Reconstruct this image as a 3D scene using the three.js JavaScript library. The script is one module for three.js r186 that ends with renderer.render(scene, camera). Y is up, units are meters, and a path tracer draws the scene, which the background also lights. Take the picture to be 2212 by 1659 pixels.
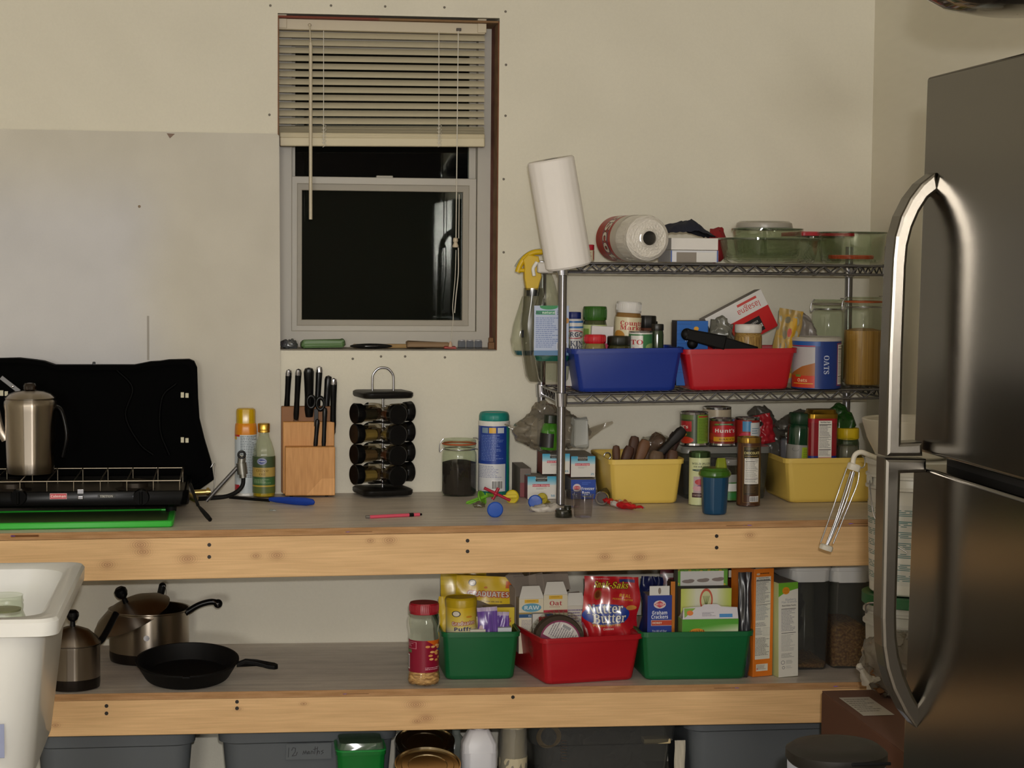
import * as THREE from 'three';
import { RoundedBoxGeometry } from 'three/addons/geometries/RoundedBoxGeometry.js';
import { mergeGeometries, toCreasedNormals, mergeVertices } from 'three/addons/utils/BufferGeometryUtils.js';
import { RectAreaLightUniformsLib } from 'three/addons/lights/RectAreaLightUniformsLib.js';
import { ImprovedNoise } from 'three/addons/math/ImprovedNoise.js';

// ---------- camera, sky, lights, exposure ----------
const W = 2212, H = 1659, FOCAL = 4200;
const scene = new THREE.Scene();
scene.background = new THREE.Color(0x020203);                       // night outside
const camera = new THREE.PerspectiveCamera(2 * Math.atan(H / 2 / FOCAL) * 180 / Math.PI, W / H, 0.05, 60);
camera.position.set(0, 1.5, 5.6);
camera.rotation.order = 'YXZ';
camera.rotation.set(-3.75 * Math.PI / 180, -8.1 * Math.PI / 180, 0.5 * Math.PI / 180);
camera.updateMatrixWorld(true);
const renderer = new THREE.WebGLRenderer({ antialias: true });
renderer.toneMapping = THREE.LinearToneMapping;
renderer.toneMappingExposure = 1.0;
renderer.shadowMap.enabled = true;
RectAreaLightUniformsLib.init();
const LAMP = { x: -0.9, y: 1.8, z: 11.7, w: 0.9, h: 0.6, power: 84, color: new THREE.Color(1, 0.965, 0.9) };
const FLASH = { x: 0.03, y: 1.6, z: 5.66, power: 17, color: new THREE.Color(1, 0.96, 0.93) };
const CEIL_FILL = { x: -1.0, y: 2.56, z: 5.2, w: 0.9, h: 0.9, power: 1.1, color: new THREE.Color(1, 0.965, 0.9) };

// ---------- helpers ----------
const V3 = (x, y, z) => new THREE.Vector3(x, y, z);
function mulberry(a) { return () => { a |= 0; a = a + 0x6D2B79F5 | 0; let t = Math.imul(a ^ a >>> 15, 1 | a); t = t + Math.imul(t ^ t >>> 7, 61 | t) ^ t; return ((t ^ t >>> 14) >>> 0) / 4294967296; }; }
const R = mulberry(77);
const perlin = new ImprovedNoise();
const ray = (px, py) => V3((px - W / 2) / FOCAL, (H / 2 - py) / FOCAL, -1).applyQuaternion(camera.quaternion);
const onZ = (px, py, z) => { const d = ray(px, py); return d.multiplyScalar((z - camera.position.z) / d.z).add(camera.position); };
const onX = (px, py, x) => { const d = ray(px, py); return d.multiplyScalar((x - camera.position.x) / d.x).add(camera.position); };
const onY = (px, py, y) => { const d = ray(px, py); return d.multiplyScalar((y - camera.position.y) / d.y).add(camera.position); };
const kAt = (px, py, z) => (onZ(px + 5, py, z).x - onZ(px - 5, py, z).x) / 10;   // metres to a pixel there
const used = {};
function numbered(n) { if (!(n in used)) { used[n] = 0; return n; } used[n]++; return n + '_' + String(used[n]).padStart(3, '0'); }
function shade(o) { o.castShadow = true; o.receiveShadow = true; return o; }
function tag(o, label, category, group) { o.userData.label = label; o.userData.category = category; if (group) o.userData.group = group; return o; }
function thing(name, label, category, pos, group, turn = 0) {
  const o = new THREE.Group(); o.name = numbered(name); scene.add(o);
  if (pos) o.position.set(pos.x, pos.y, pos.z); o.rotation.y = turn;
  return tag(o, label, category, group);
}
function part(parent, name, geo, m, label) {
  const o = shade(new THREE.Mesh(geo, m)); o.name = parent === scene ? numbered(name) : name;
  if (parent !== scene) { let i = 0; const has = (n) => parent.children.some((c) => c.name === n); let n = name; while (has(n)) { i++; n = name + '_' + String(i).padStart(3, '0'); } o.name = n; }
  parent.add(o); if (label) o.userData.label = label; return o;
}
function solo(name, label, category, geo, m, pos, group, turn = 0) {
  const o = part(scene, name, geo, m); if (pos) o.position.set(pos.x, pos.y, pos.z); o.rotation.y = turn; return tag(o, label, category, group);
}
function struct(name, geo, m, parent = scene) { const o = part(parent, name, geo, m); if (parent === scene) o.userData.kind = 'structure'; return o; }
function copyOf(src, name, label, pos, turn) { const o = src.clone(); o.name = numbered(name); scene.add(o); if (pos) o.position.copy(pos); if (turn !== undefined) o.rotation.y = turn; o.userData = { ...src.userData, label }; return o; }

// geometry
const mv = (g, x = 0, y = 0, z = 0) => g.translate(x, y, z);
const bx = (w, h, d, x = 0, y = 0, z = 0, r = 0.0015) => new RoundedBoxGeometry(w, h, d, 2, Math.min(r, w / 2.1, h / 2.1, d / 2.1)).translate(x, y, z);   // centre
const bb = (w, h, d, x = 0, y = 0, z = 0, r = 0.0015) => bx(w, h, d, x, y + h / 2, z, r);                                                             // base
const cyl = (r0, r1, h, x = 0, y = 0, z = 0, n = 32, open = false) => new THREE.CylinderGeometry(r1, r0, h, n, 1, open).translate(x, y + h / 2, z);
const lathe = (pts, n = 48) => toCreasedNormals(mergeVertices(new THREE.LatheGeometry(pts.map(([r, y]) => new THREE.Vector2(Math.max(r, 1e-5), y)), n), 1e-6), 0.6);
function rod(a, b, r, n = 8) { const d = b.clone().sub(a), g = new THREE.CylinderGeometry(r, r, d.length(), n, 1); g.applyQuaternion(new THREE.Quaternion().setFromUnitVectors(V3(0, 1, 0), d.clone().normalize())); return g.translate((a.x + b.x) / 2, (a.y + b.y) / 2, (a.z + b.z) / 2); }
const tube = (pts, r, seg = 40, n = 10, closed = false) => new THREE.TubeGeometry(new THREE.CatmullRomCurve3(pts, closed, 'catmullrom', 0.5), seg, r, n, closed);
function merge(list) {
  const l = list.filter(Boolean).map((g) => { const h = g.index ? g.toNonIndexed() : g.clone(); for (const k of Object.keys(h.attributes)) if (!['position', 'normal', 'uv'].includes(k)) h.deleteAttribute(k); h.clearGroups(); if (!h.attributes.uv) h.setAttribute('uv', new THREE.BufferAttribute(new Float32Array(h.attributes.position.count * 2), 2)); return h; });
  return mergeGeometries(l, false);
}
function extr(pts, depth, bevel = 0, holes = [], seg = 8) {
  const s = new THREE.Shape(pts.map(([x, y]) => new THREE.Vector2(x, y))); for (const h of holes) s.holes.push(new THREE.Path(h.map(([x, y]) => new THREE.Vector2(x, y))));
  return new THREE.ExtrudeGeometry(s, { depth, bevelEnabled: bevel > 0, bevelSize: bevel, bevelThickness: bevel, bevelSegments: 2, curveSegments: seg });
}
// rings of rounded rectangles joined upwards: {y, w, d, r, x, z}; caps at first and last unless open
function loft(secs, { cap0 = true, cap1 = true, seg = 6, crease = 0.7 } = {}) {
  const pos = [], uv = [], idx = []; const N = 4 * (seg + 1);
  const ring = (s) => { const out = []; const r = Math.min(s.r ?? 0.01, s.w / 2 - 1e-4, s.d / 2 - 1e-4); const c = [[s.w / 2 - r, s.d / 2 - r, 0], [-(s.w / 2 - r), s.d / 2 - r, 1], [-(s.w / 2 - r), -(s.d / 2 - r), 2], [s.w / 2 - r, -(s.d / 2 - r), 3]];
    for (const [cx, cz, q] of c) for (let i = 0; i <= seg; i++) { const a = (q + i / seg) * Math.PI / 2; out.push([(s.x || 0) + cx + r * Math.cos(a), s.y, (s.z || 0) + cz + r * Math.sin(a)]); } return out; };
  secs.forEach((s) => { const rg = ring(s); let per = 0; for (let i = 0; i <= N; i++) { const p = rg[i % N]; if (i) { const q = rg[i - 1]; per += Math.hypot(p[0] - q[0], p[2] - q[2]); } pos.push(...p); uv.push(per, s.y); } });
  const M = N + 1;
  for (let k = 0; k + 1 < secs.length; k++) for (let i = 0; i < N; i++) { const a = k * M + i, b = a + 1, c = a + M, d = c + 1; idx.push(a, c, b, b, c, d); }
  const capf = (k, up) => { const s = secs[k], ci = pos.length / 3; pos.push(s.x || 0, s.y, s.z || 0); uv.push(0, 0); const rg = ring(s), st = pos.length / 3; for (let i = 0; i <= N; i++) { const p = rg[i % N]; pos.push(...p); uv.push(p[0], p[2]); } for (let i = 0; i < N; i++) up ? idx.push(ci, st + i + 1, st + i) : idx.push(ci, st + i, st + i + 1); };
  if (cap0) capf(0, false); if (cap1) capf(secs.length - 1, true);
  const g = new THREE.BufferGeometry(); g.setAttribute('position', new THREE.Float32BufferAttribute(pos, 3)); g.setAttribute('uv', new THREE.Float32BufferAttribute(uv, 2)); g.setIndex(idx); g.computeVertexNormals();
  return toCreasedNormals(g, crease);
}
// crumple a geometry with noise
function crumple(g, amp, freq, seed = 0, sharp = true) {
  const m = mergeVertices(g.deleteAttribute('normal') && g, 1e-5), p = m.attributes.position;
  for (let i = 0; i < p.count; i++) { const x = p.getX(i), y = p.getY(i), z = p.getZ(i);
    const f = (s) => { const a = perlin.noise(x * freq + s, y * freq + seed, z * freq + s * 2.1), b = perlin.noise(x * freq * 2.3 + s, y * freq * 2.3 - seed, z * freq * 2.3); return sharp ? (Math.abs(a) * 2 - 0.5) + 0.5 * (Math.abs(b) * 2 - .5) : a + 0.5 * b; };
    p.setXYZ(i, x + amp * f(seed + 1.3), y + amp * f(seed + 7.7), z + amp * f(seed + 3.1)); }
  m.computeVertexNormals(); return m;
}
// a pouch: two sheets sealed at the edges, fuller towards the base; front faces +z, base at y = 0
function pouch(w, h, t, { base = 0.6, nx = 20, ny = 24, wob = 0.0, seed = 1, seal = 0.06, foot = 1 } = {}) {
  const sheet = (s) => { const pos = [], uv = [], idx = []; for (let j = 0; j <= ny; j++) for (let i = 0; i <= nx; i++) { const u = i / nx, v = j / ny, e = Math.pow(Math.max(0, 1 - Math.pow(Math.abs(2 * u - 1), 2.5)), 0.7);
      const f = v < seal ? base * (0.7 + 0.3 * v / seal) : v > 1 - seal ? 0 : (base + (1 - base) * Math.sin(Math.PI * Math.min(1, v * 1.1))) * Math.pow((1 - seal - v) / (1 - seal), 0.6) * 1.25;
      const wz = wob * perlin.noise(u * 5 + seed, v * 5, seed * 3.3), wx = wob * perlin.noise(v * 4 + seed * 2, 0.3, u * 2);
      pos.push((u - 0.5) * w * (foot + (1 - foot) * Math.min(1, v / 0.5)) + wx, v * h, s * e * Math.min(1, f) * t / 2 + wz + s * 0.0004); uv.push(s > 0 ? u : 1 - u, v); }
    for (let j = 0; j < ny; j++) for (let i = 0; i < nx; i++) { const a = j * (nx + 1) + i, b = a + 1, c = a + nx + 1, d = c + 1; s > 0 ? idx.push(a, b, c, b, d, c) : idx.push(a, c, b, b, c, d); }
    const g = new THREE.BufferGeometry(); g.setAttribute('position', new THREE.Float32BufferAttribute(pos, 3)); g.setAttribute('uv', new THREE.Float32BufferAttribute(uv, 2)); g.setIndex(idx); g.computeVertexNormals(); return g; };
  return [sheet(1), sheet(-1)];
}
// a label wrapped over the front of a round thing
const wrap = (r, h, y, arc = 200) => new THREE.CylinderGeometry(r, r, h, 40, 1, true, Math.PI * 2 - arc / 360 * Math.PI, arc / 180 * Math.PI).translate(0, y + h / 2, 0);

// materials
const hex = (c) => (c instanceof THREE.Color ? c : new THREE.Color(c));
const mat = (color, rough = 0.6, metal = 0, extra = {}) => new THREE.MeshStandardMaterial({ color: hex(color), roughness: rough, metalness: metal, ...extra });
const phys = (color, rough, extra = {}) => new THREE.MeshPhysicalMaterial({ color: hex(color), roughness: rough, ...extra });
const thin = (color, rough = 0.03, extra = {}) => phys(color, rough, { transmission: 1, thickness: 0, ior: 1.5, side: THREE.DoubleSide, ...extra });
function dataTex(w, h, fn, srgb = true, rx = 1, ry = 1) {
  const d = new Uint8Array(w * h * 4); for (let j = 0; j < h; j++) for (let i = 0; i < w; i++) { const c = fn(i / w, j / h, i, j), o = (j * w + i) * 4; d[o] = c[0]; d[o + 1] = c[1]; d[o + 2] = c[2]; d[o + 3] = 255; }
  const t = new THREE.DataTexture(d, w, h); t.wrapS = t.wrapT = THREE.RepeatWrapping; t.magFilter = t.minFilter = THREE.LinearFilter; t.repeat.set(rx, ry); if (srgb) t.colorSpace = THREE.SRGBColorSpace; t.needsUpdate = true; return t;
}
function print(w, h, fn) { const c = document.createElement('canvas'); c.width = w; c.height = h; const x = c.getContext('2d'); fn(x, w, h); const t = new THREE.CanvasTexture(c); t.colorSpace = THREE.SRGBColorSpace; t.anisotropy = 4; return t; }
function printTop(w, h, vis, fn) { return print(w, h, (c, W2, H2) => { c.save(); c.scale(1, vis); fn(c, W2, H2); c.restore(); const d = c.getImageData(0, Math.floor(H2 * vis) - 3, W2, 1); for (let y = Math.floor(H2 * vis) - 2; y < H2; y++) c.putImageData(d, 0, y); }); }
const lab = (tex, rough = 0.45, extra = {}) => new THREE.MeshStandardMaterial({ map: tex, roughness: rough, ...extra });
const fill = (c, col, x, y, w, h) => { c.fillStyle = col; c.fillRect(x, y, w, h); };
function txt(c, s, x, y, size, col, { a = 'center', f = 'sans-serif', b = 'bold', max, rot = 0, stroke, sw = 3 } = {}) { c.save(); c.translate(x, y); c.rotate(rot); c.font = `${b} ${size}px ${f}`; c.textAlign = a; c.textBaseline = 'middle'; if (stroke) { c.strokeStyle = stroke; c.lineWidth = sw; c.lineJoin = 'round'; c.strokeText(s, 0, 0, max); } c.fillStyle = col; c.fillText(s, 0, 0, max); c.restore(); }
function small(c, x, y, w, h, n, col = '#555', seed = 3) { const r = mulberry(seed); c.fillStyle = col; const lh = h / n; for (let i = 0; i < n; i++) { let cx = x; const end = x + w * (0.6 + 0.4 * r()); while (cx < end) { const ww = w * (0.04 + 0.1 * r()); c.fillRect(cx, y + i * lh, Math.min(ww, end - cx), lh * 0.42); cx += ww + w * 0.02; } } }
function oval(c, x, y, rx, ry, col) { c.fillStyle = col; c.beginPath(); c.ellipse(x, y, rx, ry, 0, 0, 7); c.fill(); }
function bars(c, x, y, w, h, seed = 5) { const r = mulberry(seed); fill(c, '#eee', x, y, w, h); c.fillStyle = '#333'; let cx = x + w * .06; while (cx < x + w * .94) { const ww = w * (0.01 + 0.03 * r()); c.fillRect(cx, y + h * .08, ww, h * .84); cx += ww + w * (0.012 + 0.025 * r()); } }
function facts(c, x, y, w, h, seed = 9) { fill(c, '#e9e6de', x, y, w, h); txt(c, 'Nutrition Facts', x + w / 2, y + h * .045, Math.min(w * .115, h * .06), '#222', { max: w * .92 }); fill(c, '#222', x + w * .05, y + h * .1, w * .9, h * .018); small(c, x + w * .06, y + h * .13, w * .88, h * .3, 8, '#666', seed); fill(c, '#333', x + w * .05, y + h * .44, w * .9, h * .012); small(c, x + w * .06, y + h * .47, w * .88, h * .3, 9, '#777', seed + 1); fill(c, '#222', x + w * .05, y + h * .79, w * .9, h * .018); small(c, x + w * .06, y + h * .83, w * .88, h * .14, 4, '#777', seed + 2); }

const M = {
  clear: thin(0xf7faf6, 0.03), clearGrey: thin(0xe4e8e8, 0.12), smoky: thin(0xb0b2ac, 0.25), bag: phys(0xc9c6bc, 0.3, { transmission: 0.75, thickness: 0, side: THREE.DoubleSide }),
  greenGlass: thin(0xf2f6ee, 0.04),
  chrome: mat(0xb8b8be, 0.2, 1), post: phys(0xa5a5ac, 0.36, { metalness: 1, anisotropy: 0.9, anisotropyRotation: Math.PI / 2 }), wire: mat(0x77777c, 0.3, 1), steel: phys(0xa3998c, 0.31, { metalness: 1, anisotropy: 0.9, anisotropyRotation: Math.PI / 2 }), brushed: mat(0x8d877a, 0.27, 1), gold: mat(0xc9a24a, 0.28, 1), tin: mat(0xc8c8cc, 0.25, 1),
  black: phys(0x0b0b0c, 0.3, { specularIntensity: 0.5 }), blackMatte: phys(0x0d0c0c, 0.6, { specularIntensity: 0.4 }), iron: phys(0x0a0909, 0.6, { specularIntensity: 0.4 }), white: mat(0xe8e6e0, 0.45), cream: mat(0xddd0a8, 0.6), card: mat(0x8d8175, 0.85), cardBrown: mat(0x6b4732, 0.85),
  red: mat(0xb3101f, 0.42), blue: mat(0x0e2f8a, 0.45), green: mat(0x0b5a30, 0.45), yellow: mat(0xe0b52a, 0.5), paper: mat(0xe6e3dd, 0.85),
};
// ---------- lights as fittings ----------
{
  const l = new THREE.RectAreaLight(LAMP.color, LAMP.power, LAMP.w, LAMP.h); l.position.set(LAMP.x, LAMP.y, LAMP.z - 0.03); l.lookAt(LAMP.x, LAMP.y, 0); l.castShadow = true; scene.add(l);
  const t = thing('added_wall_lamp', 'wide frosted wall lamp added out of view behind the viewpoint', 'lamp', V3(LAMP.x, LAMP.y, LAMP.z));  // unseen fitting, added to carry the warm light from behind
  part(t, 'housing', bx(LAMP.w + 0.06, LAMP.h + 0.06, 0.1, 0, 0, 0.055, 0.01), M.white);
  part(t, 'diffuser', bx(LAMP.w, LAMP.h, 0.012, 0, 0, 0, 0.004), mat(0xffffff, 0.5, 0, { emissive: LAMP.color, emissiveIntensity: 1.2 }));
  const c = new THREE.RectAreaLight(CEIL_FILL.color, CEIL_FILL.power, CEIL_FILL.w, CEIL_FILL.h); c.position.set(CEIL_FILL.x, CEIL_FILL.y - 0.02, CEIL_FILL.z); c.lookAt(CEIL_FILL.x, 0, CEIL_FILL.z); c.castShadow = true; scene.add(c);
  const q = thing('added_ceiling_lamp', 'square frosted ceiling lamp added out of view as fill light', 'lamp', V3(CEIL_FILL.x, CEIL_FILL.y, CEIL_FILL.z));  // added fill light, out of view; no known lamp of the room
  part(q, 'housing', bx(CEIL_FILL.w + 0.05, 0.04, CEIL_FILL.h + 0.05, 0, 0.025, 0, 0.008), M.white);
  part(q, 'diffuser', bx(CEIL_FILL.w, 0.012, CEIL_FILL.h, 0, 0, 0, 0.004), mat(0xffffff, 0.5, 0, { emissive: CEIL_FILL.color, emissiveIntensity: 1 }));
  const f = new THREE.PointLight(FLASH.color, FLASH.power, 0, 2); f.position.set(FLASH.x, FLASH.y, FLASH.z); f.castShadow = true; f.shadow.radius = 1.0; scene.add(f);
  const b = solo('flash_bulb', 'small round flash bulb held at the viewpoint', 'light bulb', new THREE.SphereGeometry(0.022, 20, 14), mat(0xffffff, 0.4, 0, { emissive: FLASH.color, emissiveIntensity: 2 }), V3(FLASH.x, FLASH.y, FLASH.z));
  b.castShadow = false;
}

// ---------- the room ----------
const XL = -2.9, XR = onZ(1880, 500, 0).x, ZF = 11.82, YC = 2.62;
const fbm = (x, y, s) => perlin.noise(x, y, s) + 0.5 * perlin.noise(x * 2.1, y * 2.1, s + 9) + 0.25 * perlin.noise(x * 4.3, y * 4.3, s + 17);
const wallTex = dataTex(512, 512, (u, v) => { const a = Math.sin(u * 6.283), b = Math.cos(u * 6.283), c = Math.sin(v * 6.283), d = Math.cos(v * 6.283); const n = 4 * perlin.noise(a * 2 + 5, b * 2 + c * 2, d * 2) + 2.5 * (R() - .5); return [227 + n, 222 + n, 205 + n]; }, true, 0.5, 0.5);
const orange = dataTex(256, 256, (u, v, i, j) => { const a = 128 + 60 * perlin.noise(i / 4, j / 4, 1) + 40 * perlin.noise(i / 9, j / 9, 4); return [a, a, a]; }, false, 4, 4);
const wallMat = new THREE.MeshStandardMaterial({ map: wallTex, roughness: 0.75, bumpMap: orange, bumpScale: 0.0006 });
const winL = 0.118, winR = 0.752, winB = 1.2275, winT = 2.176, winTL = 2.170;
{
  const g = extr([[XL - 0.16, -0.1], [XR + 0.16, -0.1], [XR + 0.16, YC + 0.1], [XL - 0.16, YC + 0.1]], 0.26, 0, [[[winL, winB], [winL, winTL + 0.012], [winR, winT + 0.008], [winR, winB]]]).translate(0, 0, -0.26);
  const w = struct('wall_back', g, wallMat);
  const nail = new THREE.SphereGeometry(0.0036, 10, 6).scale(1, 1, 0.35), nm = mat(0x736c61, 0.5, 0.3);
  for (const [px, py] of [[584, 12], [715, 12], [832, 14], [960, 16], [1092, 25], [582, 248], [1093, 140], [1092, 250], [1088, 387], [1088, 545], [762, 775], [823, 770], [875, 770], [961, 772]]) { const p = onZ(px, py, 0.0006); part(w, 'nail', nail, nm).position.copy(p); }
  // unpainted board fixed over the wall beside the window
  const paper = dataTex(512, 512, (u, v) => { const n = 6 * fbm(u * 5, v * 5, 3) + 2 * (R() - .5); const s = THREE.MathUtils.smoothstep(0.62 + 0.10 * perlin.noise(v * 3, 2, 1) + (0.5 - v) * 0.1 - u, -0.1, 0.14); const e = 1 - THREE.MathUtils.smoothstep(v, 0.72, 0.98); const k = s * e; return [207 + n + 2 * k, 202 + n + 6 * k, 189 + n + 20 * k]; });  // bluish-white glow on the board put into its colour
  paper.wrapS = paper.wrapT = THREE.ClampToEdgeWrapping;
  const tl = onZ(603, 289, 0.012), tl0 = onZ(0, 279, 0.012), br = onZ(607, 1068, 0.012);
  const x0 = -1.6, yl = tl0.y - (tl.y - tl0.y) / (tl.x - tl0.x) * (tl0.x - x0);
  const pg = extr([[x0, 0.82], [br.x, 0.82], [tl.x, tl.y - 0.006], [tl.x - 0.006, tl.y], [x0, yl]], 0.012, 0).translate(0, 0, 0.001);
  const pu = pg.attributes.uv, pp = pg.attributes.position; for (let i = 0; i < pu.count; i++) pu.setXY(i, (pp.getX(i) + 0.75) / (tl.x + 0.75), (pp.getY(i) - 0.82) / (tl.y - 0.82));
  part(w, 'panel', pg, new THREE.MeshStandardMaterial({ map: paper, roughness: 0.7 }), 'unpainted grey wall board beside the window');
  const a = onZ(360, 288, 0.0135), b = onZ(378, 289, 0.0135), c = onZ(367, 299, 0.0135);
  part(w, 'torn_patch', extr([[a.x, a.y], [b.x, b.y], [c.x, c.y]], 0.001).translate(0, 0, 0.0135), mat(0x8a7669, 0.9));
  part(w, 'pencil_mark', bx(0.006, 0.125, 0.0006, onZ(320, 730, 0.0136).x, onZ(320, 730, 0.0136).y, 0.0136, 0.0002), mat(0xa9a49c, 0.9));
  part(w, 'stain', new THREE.SphereGeometry(0.004, 10, 6).scale(1, 1, 0.2).translate(onZ(301, 446, 0.0136).x, onZ(301, 446, 0.0136).y, 0.0134), mat(0x8d7c66, 0.9));
}
struct('wall_right', bx(0.16, YC + 0.2, ZF + 0.4, XR + 0.08, YC / 2, ZF / 2, 0.002), wallMat);
struct('wall_left', bx(0.16, YC + 0.2, ZF + 0.4, XL - 0.08, YC / 2, ZF / 2, 0.002), wallMat);
struct('wall_front', bx(XR - XL + 0.3, YC + 0.2, 0.16, (XL + XR) / 2, YC / 2, ZF + 0.08, 0.002), mat(0x3d342b, 0.8));
const floorTex = dataTex(256, 256, (u, v) => { const n = 14 * fbm(u * 8, v * 8, 2) + 6 * (R() - .5); return [128 + n, 120 + n, 110 + n]; }, true, 2, 2);
struct('floor', bx(XR - XL + 0.3, 0.16, ZF + 0.4, (XL + XR) / 2, -0.08, ZF / 2, 0.002), new THREE.MeshStandardMaterial({ map: floorTex, roughness: 0.7 }));
struct('ceiling', bx(XR - XL + 0.3, 0.16, ZF + 0.4, (XL + XR) / 2, YC + 0.08, ZF / 2, 0.002), mat(0xd8d3c6, 0.9));

// ---------- window ----------
const vinyl = mat(0xb9b4a8, 0.45), rawWood = dataTex(64, 256, (u, v, i, j) => { const k = u < 0.45 ? [120, 62, 46] : [128, 98, 66]; const n = 16 * perlin.noise(u * 3, v * 30, 2) + 8 * (R() - .5); return k.map((c) => c + n); });
{
  const win = new THREE.Group(); win.name = 'window_1'; win.userData.kind = 'structure'; scene.add(win);
  const zf = -0.155;                                                // front of the frame
  const raw = new THREE.MeshStandardMaterial({ map: rawWood, roughness: 0.85 });
  part(win, 'jamb', bx(0.004, winT - winB, 0.15, winR - 0.0015, (winT + winB) / 2, -0.0755, 0.0005), raw, 'raw reddish wood side of the opening');
  part(win, 'jamb', bx(0.004, winTL - winB, 0.15, winL + 0.0015, (winTL + winB) / 2, -0.0755, 0.0005), raw);
  part(win, 'jamb', bx(winR - winL, 0.006, 0.15, (winL + winR) / 2, winT - 0.003, -0.0755, 0.0005).rotateZ(0), raw);
  part(win, 'sill', bx(winR - winL, 0.004, 0.25, (winL + winR) / 2, winB - 0.0005, -0.125, 0.001), mat(0xa29c90, 0.7));
  const o = { l: onZ(604, 500, zf).x - 0.02, r: onZ(1052, 500, zf).x + 0.02, b: winB + 0.002, t: winT - 0.006 };
  const frame = (l, r, b, t, tw, bw, sw, dz, z) => extr([[l, b], [r, b], [r, t], [l, t]], dz, 0.0015, [[[l + sw, b + bw], [l + sw, t - tw], [r - sw, t - tw], [r - sw, b + bw]]]).translate(0, 0, z - dz);
  const P = (px, py, z = zf) => onZ(px, py, z);
  const inL = P(629, 700).x, inR = P(1030, 700).x, inB = P(700, 716).y;
  part(win, 'frame', extr([[o.l, o.b], [o.r, o.b], [o.r, o.t], [o.l, o.t]], 0.075, 0.0015, [[[inL, inB], [inL, o.t - 0.03], [inR, o.t - 0.03], [inR, inB]]]).translate(0, 0, zf - 0.075), vinyl);
  // lower sash
  const sl = P(631, 500, zf - 0.012).x, sr = P(1027, 500, zf - 0.012).x, sb = P(700, 714, zf - 0.012).y, st = P(700, 383, zf - 0.012).y;
  const gl = P(651, 500, zf - 0.02).x, gr = P(1001, 500, zf - 0.02).x, gb = P(700, 692, zf - 0.02).y, gt = P(700, 410, zf - 0.02).y;
  const ol = P(641, 500, zf - 0.014).x, or = P(1014, 500, zf - 0.014).x, ob = P(700, 704, zf - 0.014).y, ot = P(700, 396, zf - 0.014).y;
  part(win, 'sash', extr([[sl, sb], [sr, sb], [sr, st], [sl, st]], 0.03, 0.002, [[[ol, ob], [ol, ot], [or, ot], [or, ob]]]).translate(0, 0, zf - 0.042), vinyl, 'lower sliding sash');
  part(win, 'sash_bead', extr([[ol - 0.002, ob - 0.002], [or + 0.002, ob - 0.002], [or + 0.002, ot + 0.002], [ol - 0.002, ot + 0.002]], 0.014, 0.002, [[[gl, gb], [gl, gt], [gr, gt], [gr, gb]]]).translate(0, 0, zf - 0.036), mat(0xa39c8d, 0.5));
  part(win, 'pane', bx(gr - gl + 0.008, gt - gb + 0.008, 0.004, (gl + gr) / 2, (gb + gt) / 2, zf - 0.04, 0.001), thin(0xdfe8e2, 0.02), 'lower glass pane');
  part(win, 'insect_screen', bx(gr - gl + 0.03, gt - gb + 0.03, 0.002, (gl + gr) / 2, (gb + gt) / 2, zf - 0.075, 0.0005), mat(0x12100e, 0.95));
  // sash lock on the meeting rail
  part(win, 'sash_lock', bb(0.05, 0.008, 0.016, P(832, 383).x, st, zf - 0.025, 0.003), vinyl);
  // upper sash further out
  const zu = zf - 0.05; const ul = P(637, 300, zu).x, ur = P(1014, 300, zu).x, ub = st - 0.01, ut = o.t - 0.03;
  part(win, 'sash', extr([[inL, ub - 0.01], [inR, ub - 0.01], [inR, ut + 0.002], [inL, ut + 0.002]], 0.024, 0.001, [[[ul, ub + 0.012], [ul, ut - 0.03], [ur, ut - 0.03], [ur, ub + 0.012]]]).translate(0, 0, zu - 0.024), vinyl, 'upper fixed sash');
  part(win, 'pane', bx(ur - ul + 0.01, ut - ub - 0.03, 0.004, (ul + ur) / 2, (ub + ut) / 2 - 0.008, zu - 0.014, 0.001), thin(0xdfe8e2, 0.02), 'upper glass pane');
}
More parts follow.
